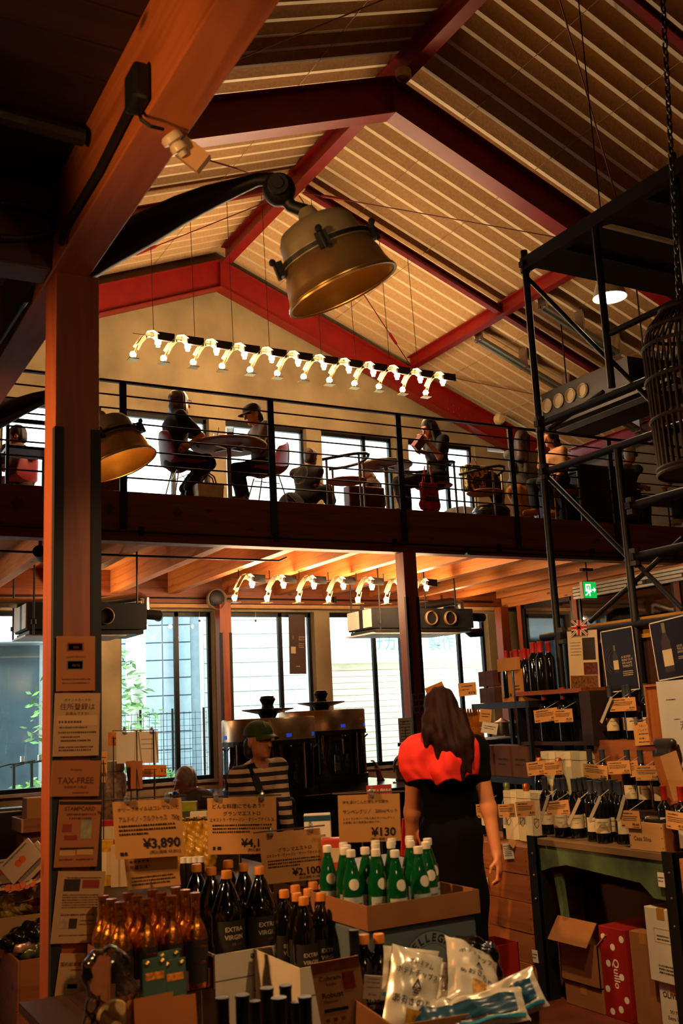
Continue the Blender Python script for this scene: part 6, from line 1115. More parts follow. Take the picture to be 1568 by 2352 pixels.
# ---------------------------------------------------------------- wine dispensers and counter
COPR = mat('mirror steel', '#d0a678', .3, .75, .35, 6)
def dispenser(lab, cx, cyb, cyt, d, wpx, n=8):
    c = at(cx, cyb, d=d); R_ = wpx*d/FPX/2; t = at(cx, cyt, d=d); h = t.z-c.z; o = thing('wine_dispenser', lab, 'wine dispenser', c, 'round wine dispensers')
    G().lathe([(R_, h*.72), (R_, h), (R_*.98, h+.012), (.001, h+.012)], 40, c, caps=False).obj('top_drum', COPR, o, True)
    G().lathe([(R_*1.01, h*.655), (R_*1.01, h*.72), (R_*.9, h*.72), (R_*.9, h*.655)], 40, c, caps=False).obj('ring', BLACK, o); G().lathe([(R_*1.02, 0), (R_*1.02, .05), (.001, .05)], 40, c).obj('base', BLACK, o); G().lathe([(R_*.12, .05), (R_*.12, h*.7)], 14, c).obj('core', DARKM, o)
    ab = math.atan2(c.y, c.x); g = G(); kb = 20; vs = [c+V((R_*.95*math.cos(ab-1.35+2.7*i/kb), R_*.95*math.sin(ab-1.35+2.7*i/kb), z_)) for z_ in (.05, h*.7) for i in range(kb+1)]; g.add(vs, [(i, i+1, kb+2+i, kb+1+i) for i in range(kb)]); g.obj('back_shell', mat('bronze back', '#4a2f1c', .35, .6, .15, 6), o, True)
    G().lathe([(R_*.985, .05), (R_*.985, h*.66)], 40, c, caps=False).obj('glass_wall', glass('dispenser glass', '#e8e0d2', .0, .82), o, True)
    for i in range(n): a = 2*math.pi*i/n; G().tube([c+V((R_*1.0*math.cos(a), R_*1.0*math.sin(a), h*.6)), c+V((R_*1.08*math.cos(a), R_*1.08*math.sin(a), h*.64))], .008, 6).obj('spout', CHROME, o); G().obox(c+V((R_*1.003*math.cos(a), R_*1.003*math.sin(a), h*.78)), (-.025*math.sin(a), .025*math.cos(a), 0), (.002*math.cos(a), .002*math.sin(a), 0), (0, 0, .016)).obj('blue_display', mat('blue display', '#2a50d8', emit=.5), o)
    for x in np.linspace(0, 6.28, 5)[:-1]: G().tube([c+V((R_*math.cos(x+.4), R_*math.sin(x+.4), .05)), c+V((R_*math.cos(x+.4), R_*math.sin(x+.4), h*.68))], .012, 8).obj('upright', CHROME, o)
    G().lathe([(.07, h+.012), (.09, h+.05), (.24, h+.085), (.24, h+.095), (.06, h+.1), (.05, h+.13), (.075, h+.18), (.06, h+.21), (.001, h+.215)], 24, c).obj('finial', BLACK, o, True)
    return c, R_, h
c1, R1, h1 = dispenser('big round glass and steel wine dispenser nearer the shop assistant', 621, 1822, 1652, 9.3, 216); c2, R2, h2 = dispenser('round glass and steel wine dispenser behind the first, toward the timber post', 745, 1790, 1634, 10.3, 200)
for (c, R_, lab) in ((c1, R1, 'nearer'), (c2, R2, 'farther')):
    pts_ = sorted((c+V((R_*.72*math.cos(a), R_*.72*math.sin(a), .0505)) for a in (2*math.pi*i/7+.2 for i in range(7))), key=lambda p: (p-EYE).dot(RT)/(p-EYE).dot(FW))
    for i, p in enumerate(pts_): put(P_RED, p, 'wine bottle inside the %s round dispenser, %s counting away from the near post' % (lab, nth[i]), i*1.3, 'bottles in the %s dispenser' % lab)
zcn = min(c1.z, c2.z)-.002
co = thing('bar_counter', 'black bar counter carrying the round wine dispensers', 'counter', ((c1.x+c2.x)/2, (c1.y+c2.y)/2, 0)); x0, x1 = c1.x-.55, c2.x+.75; y0, y1 = min(c1.y, c2.y)-.6, max(c1.y, c2.y)+.6
G().box(x0, y0, zcn-.04, x1, y1, zcn).obj('counter_top', mat('black counter', '#14110f', .15, 0, .1), co, bevel=.004); G().box(x0+.06, y0+.06, 0, x1-.06, y1-.06, zcn-.04).obj('front', BLACK, co)
dz = c2.z-zcn
if dz > .004: G().lathe([(R2*1.0, zcn+.001), (R2*1.0, c2.z-.001)], 30, (c2.x, c2.y, 0)).obj('plinth', BLACK, co)
if c1.z-zcn > .004: G().lathe([(R1, zcn+.001), (R1, c1.z-.001)], 30, (c1.x, c1.y, 0)).obj('plinth', BLACK, co)
# seated man by the window, and the hand with two fingers
dM = 9.2; tm = V((-1, -.35, 0))
def mp_(x, y, o=0): return at(x, y, d=dM+o)
chz = .45; o = thing('padded_chair', 'pale padded chair under the white haired man by the window', 'chair', (mp_(452, 1830).x, mp_(452, 1830).y, 0)); c = V((mp_(455, 1840).x, mp_(455, 1840).y, 0)); soft('seat', [('b', c+V((-.12, -.04, .42)), (.24, .24, .04))], .015, mat('pale leather', '#8a6a5a', .5), o); soft('backrest', [('b', c+V((.14, .05, .68)), (.06, .22, .2))], .015, mat('pale leather', '#8a6a5a'), o)
for x, y in ((-.3, -.2), (-.3, .14), (.1, -.2), (.1, .14)): G().tube([c+V((x, y, 0)), c+V((x, y, .4))], .015, 6).obj('leg', STEEL, o)
pv = c+V((-.1, -.04, .55)); rt_, K = person('elderly man with white hair and a striped shirt leaning to the side by the window', tm, mp_(425, 1795), mp_(445, 1822), pv, [(mp_(450, 1880, -.1), mp_(415, 1862, -.15)), (mp_(430, 1870, .2), mp_(408, 1856, .1))], [(pv+V((-.42, -.25, -.06)), pv+V((-.42, -.25, -.45))), (pv+V((-.45, -.05, -.06)), pv+V((-.45, -.05, -.45)))], res=.009, hf=(-1, -.2, -.25), shirt=cloth('grey striped shirt', '#6a5f58'), sleeve=1.7, pants=cloth('grey slacks', '#2b2622'), shoes=BLACK, hair='short', hairm=HAIRW, skin=SKIN2)
c = mp_(403, 1826, -.3); o = thing('blue_knob_lamp', 'small blue ball on a stem before the white haired man', 'lamp', V((c.x, c.y, .75))); G().ball(c, .035, 12, 8).obj('ball', mat('blue plastic', '#1c3f8a', .4), o, True); G().tube([c, V((c.x, c.y, .75))], .008, 6).obj('stem', BLACK, o)
o = thing('window_table', 'small table in front of the white haired man', 'table', (c.x, c.y, 0)); G().box(c.x-.35, c.y-.3, .72, c.x+.3, c.y+.3, .75).obj('table_top', TOPM, o)
for x, y in ((-.3, -.25), (.25, -.25), (-.3, .25), (.25, .25)): G().tube([(c.x+x, c.y+y, 0), (c.x+x, c.y+y, .72)], .02, 6).obj('leg', BLACK, o)
dH = 10.3; hp_ = lambda x, y, o=0: at(x, y, d=dH+o)
pv = hp_(920, 1850); pv.z = .62; nk = hp_(918, 1800); hd_ = hp_(922, 1765); rt_, K = person('guest mostly hidden behind the woman, holding up two fingers', V((-.6, -.8, 0)), hd_, nk, V((nk.x+.02, nk.y, nk.z-.5)), [(hp_(905, 1830, -.1), hp_(902, 1812, -.3)), (hp_(880, 1815, .1), hp_(868, 1772, .05))], [(V((nk.x-.3, nk.y-.4, .5)), V((nk.x-.3, nk.y-.4, .1))), (V((nk.x-.1, nk.y-.45, .5)), V((nk.x-.1, nk.y-.45, .1)))], res=.009, shirt=cloth('navy jersey', '#1d222b'), sleeve=1.5, pants=cloth('black denim', '#15120f'), hair='short', hairm=HAIRB, skin=SKIN2)
o = thing('bar_stool', 'bar stool under the guest behind the woman', 'stool', (nk.x, nk.y, 0)); zs_ = max(.3, nk.z-.66); G().lathe([(.17, zs_), (.18, zs_+.03), (.001, zs_+.04)], 20, (nk.x, nk.y, 0)).obj('seat', BLACK, o); G().tube([(nk.x, nk.y, .02), (nk.x, nk.y, zs_)], .025, 8).obj('column', CHROME, o); G().lathe([(.2, 0), (.2, .02)], 20, (nk.x, nk.y, 0)).obj('foot_disc', CHROME, o)

# papers and cords at the windows
o, fr = card('brown wine poster hanging inside the middle window pane', (662, 1411), (700, 1412), (665, 1548), [('GOOD', .58, .6, .05, 'LEFT', 0), ('READ OUT', .58, .56, .04, 'LEFT', 0), (.3, .58, .5, .014, 'L', 0), (.3, .58, .47, .014, 'L', 0), (.3, .58, .44, .014, 'L', 0), (.2, .4, .12, .02, 'L', 0)], mat('brown poster', '#4a3428', .6, 0, .1), 'poster', 'poster', None, LABC, Y=13.55); bottle_art(o, fr, .25, .3, .3, LABC, GLP)
for i, x in enumerate((458, 587, 804)):
    c = at(x, 1426, Y=13.55); o = thing('blind_cord', 'short cord with a round bead at the window head, %s from the near post' % nth[i], 'cord', c, 'bead cords at the windows'); G().ball(c, .018, 8, 6).obj('bead', mat('bead', '#8a7a60', .5), o); G().tube([c, V((c.x, c.y, 3.06))], .003, 4).obj('cord', CREAM, o)
card('white handwritten sheet on the window beside the timber post', (921, 1650), (952, 1648), (919, 1736), [(.7, .15, .9-.08*i, .03, 'L', 0) for i in range(10)]+[('肉', .4, .84, .09, 'CENTER', 0)], PAPERW, 'paper_sheet', 'sheet', d=9.6, foot=.9)
card('printed photo sheet on the timber post behind the woman', (948, 1593), (976, 1590), (950, 1640), [('#', .1, .7, .2, .35, BG), ('#', .55, .7, .2, .35, BG), ('#', .1, .4, .2, .35, BG), ('#', .55, .4, .2, .35, BG), ('#', .1, .1, .2, .35, BG), ('#', .55, .1, .2, .35, BG)], mat('tan sheet', '#8a6a4a', .8, 0, .05), 'photo_sheet', 'sheet', Y=9.44)
card('orange paper corner just above the woman\'s head', (976, 1581), (1016, 1564), (984, 1604), [(.5, .2, .5, .1, 'L', 0)], mat('orange card', '#c9762a', .8, 0, .04), d=6.6, foot=0)
# ---------------------------------------------------------------- front table: oil, foil bottles, water
ZT = .62
def table(name, lab, x0, y0, x1, y1, z, m=DKW, th=.03):
    o = thing(name, lab, 'table', ((x0+x1)/2, (y0+y1)/2, 0)); n = max(2, int((x1-x0)/.16)); w = (x1-x0)/n
    for i in range(n): G().box(x0+w*i+.001, y0, z-th, x0+w*(i+1)-.001, y1, z).obj('plank', m, o)
    G().box(x0+.03, y0+.03, z-th-.07, x1-.03, y1-.03, z-th).obj('apron', m, o)
    for x in (x0+.05, x1-.05):
        for y in (y0+.05, y1-.05): G().box(x-.025, y-.025, 0, x+.025, y+.025, z-th-.07).obj('leg', m, o)
    return o
gp0, gp1 = at(276, 2071, Z=.93), at(452, 2051, Z=.93)
table('display_table', 'low dark table carrying the foil wrapped bottles', .78, 2.86, 1.085, 3.73, ZT-.001)
gx = (gp1.x-gp0.x)/3; gy = (gp1.y-gp0.y)/3; g0 = V((gp0.x, gp0.y, ZT+.006))
row = ['front', 'middle', 'back']
for j in range(3):
    for i in range(4):
        p = g0+V((max(gx, .083)*i-.004*j, gy*i*.4+.086*j, 0)); put(P_GOLD, p, 'gold foil bottle, %s row of the divided carton, %s from the near post' % (row[j], nth[i]), .45, 'foil wrapped oil bottles')
sx_ = max(gx, .083); x0, x1, y0, y1 = g0.x-.05, g0.x+3*sx_+.05, g0.y-.05, g0.y+.172+.05
o = thing('divided_carton', 'brown divided carton holding the gold foil bottles', 'box', (x0, y0, ZT)); t = .004
G().box(x0, y0+.02, ZT, x1, y0+.02+t, ZT+.065).box(x0, y1-t, ZT, x1, y1, ZT+.15).box(x0, y0, ZT, x0+t, y1, ZT+.15).box(x1-t, y0, ZT, x1, y1, ZT+.1).box(x0, y0+.02, ZT, x1, y1, ZT+.004).obj('wall', mat('dim carton', '#6b3a18', .8, 0, .1), o)
for i in range(3): x = g0.x+sx_*(i+.5); G().prism([(y0+.05, .0), (y1, .0), (y1, .19), (y0+.12, .19), (y0+.05, .12)], (0, 1, 0), (0, 0, 1), (1, 0, 0), (x-.0015, 0, ZT+.005), 0, .003).obj('divider', CARD, o)
# two litre bottles in a white carton
cx = at(605, 1998, Z=.96); cl_ = at(520, 2001, Z=.96); lx = [cl_.x, cl_.x+.132]
for j in range(3):
    for i in range(2): put(P_2L, V((lx[i]-.01*j, cl_.y+.127*j, ZT+.005)), 'two litre oil bottle with an orange cap, %s row of its carton, %s column' % (row[j], ('near post', 'far')[i]), .3, 'two litre oil bottles')
cx.y = cl_.y
def tray(lab, x0, x1, y0, y1, z0, z1, m, marks=()):
    o = thing('bottle_carton', lab, 'box', ((x0+x1)/2, (y0+y1)/2, z0)); t = .005
    for b in ((x0, y0, x1, y0+t), (x0, y1-t, x1, y1), (x0, y0+t, x0+t, y1-t), (x1-t, y0+t, x1, y1-t)): G().box(b[0], b[1], z0, b[2], b[3], z1).obj('wall', m, o)
    G().box(x0+t, y0+t, z0, x1-t, y1-t, z0+.004).obj('bottom', m, o)
    if marks: lettering(marks, (x0, y0, z0), (1, 0, 0), (0, 0, 1), o, off=.001)
    return o
def tall(lab, x0, x1, y0, y1, z0, zi, z1, m):
    o = thing('bottle_carton', lab, 'box', ((x0+x1)/2, (y0+y1)/2, z0), 'white oil cartons'); t = .005
    for b in ((x0, y0, x1, y0+t), (x0, y1-t, x1, y1), (x0, y0+t, x0+t, y1-t), (x1-t, y0+t, x1, y1-t)): G().box(b[0], b[1], z0, b[2], b[3], z1).obj('wall', m, o)
    G().box(x0+t, y0+t, zi-.004, x1-t, y1-t, zi).obj('bottom', m, o); G().box(x0-.001, y0-.001, z1-.09, x1+.001, y0, z1-.086).obj('lid_line', GREYI, o)
    def up_(txt, s, x, y, bo=2): vs, fs = text_mesh(txt, s, 'CENTER', bo); return G().add([(x-a, y0-.0012, y-b) for a, b in vs], fs).obj('lettering', INK, o)
    return o, up_
cy0 = cx.y-.08
o, up_ = tall('white oil carton with upside-down print under the two litre bottles', lx[0]-.085, lx[1]+.07, cy0, cx.y+.33, .16, ZT+.003, ZT+.075, CARDW); xm = (lx[0]+lx[1])/2
up_('monte', .034, xm+.03, ZT+.06); up_('monte', .034, xm+.04, ZT-.055); up_('x6', .04, xm+.03, ZT-.16); up_('Virgin', .04, xm+.02, ZT-.215); up_('2L', .04, xm+.02, ZT-.27)
single('carton_plinth', G().box(lx[0]-.1, cy0-.02, 0, lx[1]+.1, cx.y+.36, .159), DKW, 'dark plinth under the white carton of two litre bottles', 'plinth', base=(xm, cx.y, 0))
# one litre bottles
C1 = [(658, 2047), (680, 2036), (716, 2029), (742, 2035), (704, 2045), (683, 2054), (700, 2062), (735, 2054), (762, 2045), (793, 2048)]
P1 = [at(x, y, Z=.905) for x, y in C1]
def relax(P, dmin, it=60):
    for _ in range(it):
        for i in range(len(P)):
            for j in range(i):
                d = V((P[i].x-P[j].x, P[i].y-P[j].y, 0)); L = d.length
                if L < dmin: d = (d.normalized() if L > 1e-5 else V((1, 0, 0)))*(dmin-L)/2; P[i] = P[i]+d; P[j] = P[j]-d
    return P
relax(P1, .085)
for i, c in enumerate(sorted(P1, key=lambda c: (c.y, c.x))): put(P_1L, V((c.x, c.y, ZT+.006)), 'one litre dark oil bottle with orange cap, %s from the front of its carton' % nth[i], .35, 'one litre oil bottles')
xs = [c.x for c in P1]; ys = [c.y for c in P1]
o, up_ = tall('white oil carton under the one litre bottles', min(xs)-.05, max(xs)+.05, min(ys)-.05, max(ys)+.05, .16, ZT+.003, ZT+.08, CARDW); lettering([('monte', .16, .41+.08, .032, 'LEFT', 2)], (min(xs)-.05, min(ys)-.05, .16), (1, 0, 0), (0, 0, 1), o)
single('carton_plinth', G().box(min(xs)-.08, min(ys)-.06, 0, max(xs)+.08, max(ys)+.08, .159), DKW, 'dark plinth under the white carton of one litre bottles', 'plinth', base=(min(xs), min(ys), 0))
# sparkling water on its printed cases
C2 = [(486, 520), (600, 497), (606, 517), (610, 540), (672, 555), (768, 540), (862, 480), (864, 505), (857, 550), (998, 462), (998, 487), (1020, 560), (1140, 445), (1138, 462), (1135, 482), (1210, 530), (1273, 492), (1283, 463)]
P2 = [at(620+x*.2806, 1800+y*.2806, Z=1.05) for x, y in C2]; relax(P2, .069); ZW = .828
nth2 = nth+['thirteenth', 'fourteenth', 'fifteenth', 'sixteenth', 'seventeenth', 'eighteenth']
for i, c in enumerate(sorted(P2, key=lambda c: (c.y, c.x))): put(P_WAT, V((c.x, c.y, ZW+.006)), 'green water bottle with a white cap, %s counted from the front of the case' % nth2[i], random.uniform(-.2, .6), 'green water bottles')
c = at(882, 1928, Z=1.09); c = V((c.x, c.y+.02, ZW+.05)); 
xs = [p_.x for p_ in P2]; ys = [p_.y for p_ in P2]; x0, x1, y0, y1 = min(xs)-.045, max(xs)+.05, min(ys)-.045, max(ys)+.045
o = tray('brown cardboard tray cut low round the green water bottles', x0, x1, y0, y1, ZW, ZW+.075, CARD)
CASE = mat('blue grey case print', '#56646a', .6, 0, .15, 4); o = thing('water_case', 'printed water case with a round emblem under the green bottles', 'box', ((x0+x1)/2, (y0+y1)/2, .42)); G().box(x0+.01, y0+.012, .42, x1-.01, y1-.01, ZW-.002).obj('shrink_pack', CASE, o, bevel=.012)
cc_ = V(((x0+x1)/2+.02, y0+.0105, .68)); R0 = .115
def disc(r, m, off, nm, sq=1): G().add([cc_+V((r*math.cos(t), -off, r*math.sin(t))) for t in np.linspace(0, 6.283, 41)[:-1]], [tuple(range(40))]).obj(nm, m, o)
disc(R0*1.02, INK, .0006, 'emblem_ring'); disc(R0, mat('emblem grey', '#6d7a7c', .6, 0, .05), .001, 'emblem_field'); disc(R0*.68, INK, .0014, 'emblem_ring'); disc(R0*.665, mat('emblem grey', '#6d7a7c'), .0018, 'emblem_field')
vsA = []; txt = 'S.PELLEGRINO'
gl = G()
for i, chh in enumerate(txt):
    a = math.pi*.98-i*math.pi*.96/(len(txt)-1); vs, fs = text_mesh(chh, .034, 'CENTER', 2); r = R0*.74; ca, sa = math.cos(a-math.pi/2), math.sin(a-math.pi/2)
    gl.add([cc_+V((r*math.cos(a)+x*ca-y*sa, -.0024, r*math.sin(a)+x*sa+y*ca)) for x, y in vs], fs)
gl.obj('lettering', INK, o); g = G(); st5 = [(.045*(1 if i % 2 == 0 else .42)*math.cos(math.pi/2+i*math.pi/5), .045*(1 if i % 2 == 0 else .42)*math.sin(math.pi/2+i*math.pi/5)) for i in range(10)]
g.add([cc_+V((a, -.0026, b)) for a, b in st5]+[cc_+V((0, -.0026, 0))], [(10, i, (i+1) % 10) for i in range(10)]); g.obj('red_star', INKR, o)
g = G()
for i in range(7): g.box(x1-.09+i*.006, y0+.0105, .56, x1-.087+i*.006, y0+.0115, .62)
g.obj('bar_code', INK, o)
single('case_stack', G().box(x0+.02, y0+.02, 0, x1-.02, y1-.02, .418), CARD, 'brown carton under the printed water case', 'box', base=(x0, y0, 0), bevel=.004)
# table signs
def sign(lab, TL, TR, BL, d, lines, xs, stand, dB=None):
    o, fr = card(lab, TL, TR, BL, lines, PAPER, 'table_sign', 'sign', 'kraft signs on clips', d=d, dB=dB); clips(o, fr, xs, 1.08, stand); return o, fr
sign('kraft sign priced 3,890 over the foil bottles', (262, 1842), (420, 1832), (266, 1975), 3.62, [('オリーブオイルはコレでないと', .06, .82, .085, 'LEFT', 2), ('アルドイノ・フルクトゥス　750g', .07, .64, .115, 'LEFT', 2), (.82, .07, .55, .045, 'L', 0), (.82, .07, .48, .045, 'L', 0), (.4, .07, .41, .045, 'L', 0), ('¥3,890', .95, .17, .23, 'RIGHT', 3), ('(税込価格 ¥3,801)', .95, .07, .07, 'RIGHT', 1), (.12, .07, .06, .08, 'L', 1)], (.22, .8), (.5, ZT))
card('second kraft sheet with five stars under the 3,890 sign', (288, 1968), (410, 1955), (293, 2045), [('★★★★★', .08, .78, .13, 'LEFT', 1), ('芳醇な味！', .08, .6, .14, 'LEFT', 2), (.75, .1, .32, .06, 'L', 0), (.8, .1, .22, .06, 'L', 0), (.7, .1, .12, .06, 'L', 0)], PAPER, 'table_sign', 'sign', 'kraft signs on clips', d=3.64)
sign('kraft sign priced 4,100 over the two litre bottles', (471, 1834), (629, 1831), (478, 1963), 4.1, [('どんな料理にでもあう!!', .06, .82, .09, 'LEFT', 2), ('グランマエストロ', .5, .69, .085, 'CENTER', 2), ('エキストラ・ヴァージン・オリーブオイル 2L', .5, .585, .078, 'CENTER', 2), (.84, .07, .5, .04, 'L', 0), (.84, .07, .44, .04, 'L', 0), (.55, .07, .38, .04, 'L', 0), ('¥4,100', .94, .13, .2, 'RIGHT', 3), ('(税込価格 ¥3,797)', .95, .05, .06, 'RIGHT', 1), (.12, .07, .08, .08, 'L', 1)], (.13, .8), (.45, .7))
sign('kraft sign priced 2,100 over the one litre bottles', (590, 1917), (731, 1902), (606, 2032), 3.95, [('グランマエストロ', .56, .62, .085, 'CENTER', 2), ('エキストラ・ヴァージン・オリーブオイル 1L', .53, .52, .075, 'CENTER', 2), (.84, .1, .43, .04, 'L', 0), (.84, .1, .37, .04, 'L', 0), (.5, .1, .31, .04, 'L', 0), ('¥2,100', .94, .12, .2, 'RIGHT', 3), ('(税込価格 ¥1,945)', .95, .04, .06, 'RIGHT', 1)], (.2, .85), (.6, .7))
sign('kraft sign priced 130 over the green water bottles', (767, 1828), (909, 1823), (779, 1936), 3.85, [('海を溶けこんだ滑らかな硬水', .07, .82, .075, 'LEFT', 2), ('サンペレグリノ　500mlペット', .07, .61, .1, 'LEFT', 2), ('レストランやバーでも人気のサンペレグリノ', .07, .48, .055, 'LEFT', 1), ('お食事に合う微発泡の硬水です。', .07, .4, .055, 'LEFT', 1), ('¥130', .92, .12, .25, 'RIGHT', 3), ('(税込価格 ¥ 121)', .9, .03, .07, 'RIGHT', 1)], (.55,), (.4, ZW+.01))
# front row along the picture's lower edge
dF = 2.55
def fp(x, y, o=0): return at(x, y, d=dF+o)
zf = at(400, 2400, d=2.55).z-.02
table('front_stand', 'low dark stand at the lower edge with small gifts', .5, 1.75, fp(470, 2330).x, 2.5, zf)
CELL = glass('cellophane', '#ffffff', .1, .86)
c = fp(262, 2345); c.z = max(c.z, zf+.08); o = thing('cookie_bag', 'clear cellophane bag with a round pale cookie, at the foot of the near post', 'bag', V((c.x, c.y, zf)))
soft('wrapper', [('e', c, (.075, .05, .11)), ('c', c+V((0, 0, .06)), c+V((-.02, 0, .12)), .05, .06)], .007, CELL, o, .03, lambda X, Y, Z: .004*np.sin(X*120+Z*40)*np.sin(Z*90)); G().lathe([(.045, -.01), (.05, 0), (.045, .01)], 24, c+V((0, 0, .0)), (.2, -1, .2)).obj('cookie', mat('pale cookie', '#c9a05a', .6, 0, .2, 20), o, True)
GBX = mat('dark green carton', '#06402c', .4, 0, .1); BTN = mat('gold button', '#d9b45a', .25, 1, 0)
for i, (x, y, oo) in enumerate(((355, 2242, .1), (388, 2222, .28), (400, 2244, .16))):
    c = fp(x, y, oo); w, h = .062, .085; u = V((.95, -.25, .08)).normalized(); v = V((.1, .35, .93)).normalized(); n = u.cross(v); o = thing('gift_box', 'small dark green gift box with gold buttons, %s' % ('nearest the cookie bag', 'rearmost', 'beside the first in front')[i], 'box', V((c.x, c.y, zf)), 'green gift boxes')
    G().obox(c-v*h*.5, u*w/2, v*h, n*.014).obj('body', GBX, o, bevel=.002); g = G()
    for q in (-.5, .5): g.lathe([(.007, 0), (.007, .004), (.003, .006), (.001, .006)], 12, c+v*h*.36+u*w*q*.62+n*.0145, n)
    g.obj('button', BTN, o); G().obox(c-v*h*.02+n*.0145, u*w*.38, v*.009, n*.0008).obj('gold_label', FOIL, o)
for i, (x, y, oo) in enumerate(((335, 2290, .04), (352, 2286, -.02), (382, 2292, .06), (405, 2290, 0))):
    c = fp(x, y, oo); u = V((.95, -.25, .08)).normalized(); v = V((.05, .25, .96)).normalized(); n = u.cross(v); w, h = .095, .15; o = thing('paper_envelope', 'orange paper gift envelope with a pale arched label, %s of four' % nth[i], 'envelope', V((c.x, c.y, zf)), 'orange gift envelopes')
    b = c-v*h*.5; G().obox(b, u*w/2, v*h/2, n*.003).obj('envelope', mat('orange paper', '#b5651f', .7, 0, .06), o); g = G(); pts = [(.03*math.cos(t), .018*math.sin(t)) for t in np.linspace(0, math.pi, 10)]+[(-.03, -.04), (.03, -.04)]
    g.add([b-v*.02+n*.0038+u*a+v*(e+.01) for a, e in pts], [tuple(range(12))]); g.obj('arched_label', LABC, o)
zbt = fp(600, 2285).z-.31
for i, (x, y, oo) in enumerate(((510, 2290, .0), (556, 2284, 0), (612, 2268, .05), (655, 2262, .15), (700, 2288, .0), (640, 2290, -.1), (585, 2298, .12), (680, 2300, .12))):
    c = fp(x, y, oo-.05); s_ = (c.z-zbt)/.303; put(P_DK, V((c.x, c.y, zbt+.0005)), 'dark bottle neck at the lower edge, %s from the gift envelopes' % nth[i], 0, 'dark bottles at the lower edge', s_)
bb = [fp(500, 2290), fp(710, 2290)]; single('bottle_stand', G().box(min(bb[0].x, bb[1].x)-.08, min(bb[0].y, bb[1].y)-.25, 0, max(bb[0].x, bb[1].x)+.05, max(bb[0].y, bb[1].y)+.2, zbt-.001), DKW, 'low dark plinth under the dark bottles at the lower edge', 'plinth', base=(bb[0].x, bb[0].y, 0))
d2 = 2.85
table('oil_stand', 'low stand under the robust olive oil leaflet', 1.46, 2.3, 1.86, 2.62, at(800, 2400, d=d2).z)
o, fr = card('olive oil leaflet reading robust flavour, at the lower edge', (738, 2212), (848, 2192), (740, 2370), [('#', 0, .84, .16, 1, mat('olive picture', '#7a3a1c', .6, 0, .5, 30)), ('Cobram', .12, .72, .095, 'LEFT', 2), ('Estate', .25, .64, .06, 'LEFT', 0), ('Robust', .12, .47, .11, 'LEFT', 2.5), ('Flavour', .14, .39, .07, 'LEFT', 0), ('#', .12, .26, .05, .5, INK), ('#', .6, .55, .25, .25, mat('tomato print', '#8e2a1c', .6, 0, .3, 30)), ('#', .12, .12, .05, .08, RDB), ('#', .28, .12, .05, .08, RDB), ('#', .44, .12, .05, .08, RDB)], PN, 'leaflet', 'leaflet', d=d2)
card('small white price slip beside the olive oil leaflet', (838, 2240), (880, 2243), (833, 2294), [(.7, .15, .85, .05, 'L', 0), (.7, .15, .7, .05, 'L', 0), (.7, .15, .5, .05, 'L', 0), ('¥1,980', .5, .16, .12, 'CENTER', 1)], PAPERW, 'price_slip', 'price card', d=2.8, ink=INKR)
for i, (x, y) in enumerate(((818, 2262), (842, 2318), (878, 2320))): c = at(x, y, d=2.95); zb = at(800, 2400, d=d2).z; put(P_DK if i == 0 else P_1L, V((c.x, c.y, zb+.0005)), 'dark oil bottle beside the robust olive oil leaflet, %s from it' % nth[i], 0, None, .95)
# potato crisp bags in a carton
dK = 2.75
def kp(x, y, o=0): return at(x, y, d=dK+o)
BAGW = mat('white crisp bag', '#d9d0ba', .22, .15, .06, 5, coat=.3); BAGB = mat('blue bag print', '#1f4a63', .3, 0, .2); CYAN = mat('cyan band', '#2f93b5', .35, 0, 0); CHIP = mat('golden crisps print', '#b5801c', .5, 0, .6, 60); MEAT = mat('pink print', '#b5745a', .5, 0, .2)
def crisp(lab, c, u, v, w, h, th, deco):
    """a puffed pillow bag with crimped ends, its face spanned by u and v"""
    u, v = V(u).normalized(), V(v); v = (v-u*v.dot(u)).normalized(); n = u.cross(v)
    if n.dot(V(c)-EYE) > 0: u = -u; n = u.cross(v)
    o = thing('crisp_bag', lab, 'snack bag', c, 'white crisp bags'); nx, ny = 14, 18; vs = []; fs = []; random.seed(hash(lab) % 99)
    ph = [random.uniform(0, 6) for _ in range(4)]
    def P(a, b, s):
        e = max(0, 1-abs(a)**2.6)*max(0, 1-abs(b)**5); wr = .004*math.sin(a*7+ph[0]+b*3)+.003*math.sin(b*11+ph[1]-a*4)
        return V(c)+u*(a*w/2*(1-.06*(1-abs(b)**4)))+v*(b*h/2)+n*s*(th/2*e**.6+wr*(1 if s > 0 else .3)*(.3+e))+n*.002*s
    for s in (1, -1):
        k0 = len(vs); vs += [P(-1+2*i/nx, -1+2*j/ny, s) for j in range(ny+1) for i in range(nx+1)]
        fs += [tuple(k0+q for q in ((j*(nx+1)+i, j*(nx+1)+i+1, (j+1)*(nx+1)+i+1, (j+1)*(nx+1)+i) if s > 0 else (j*(nx+1)+i, (j+1)*(nx+1)+i, (j+1)*(nx+1)+i+1, j*(nx+1)+i+1))) for j in range(ny) for i in range(nx)]
    G().add(vs, fs).obj('pillow', BAGW, o, True)
    def patch(a0, a1, b0, b1, m, nm, off=.0012):
        k = 8; g = G(); g.add([P(a0+(a1-a0)*i/k, b0+(b1-b0)*j/k, 1)+n*off for j in range(k+1) for i in range(k+1)], [(j*(k+1)+i, j*(k+1)+i+1, (j+1)*(k+1)+i+1, (j+1)*(k+1)+i) for j in range(k) for i in range(k)]); g.obj(nm, m, o, True)
    def txt(t, a, b, s, bo=1.5):
        vv, ff = text_mesh(t, s, 'CENTER', bo); G().add([P(a+x*2/w, b+y*2/h, 1)+n*.0028 for x, y in vv], ff).obj('lettering', INK, o)
    for d_ in deco:
        (patch if d_[0] == 'p' else txt)(*d_[1:])
    return o
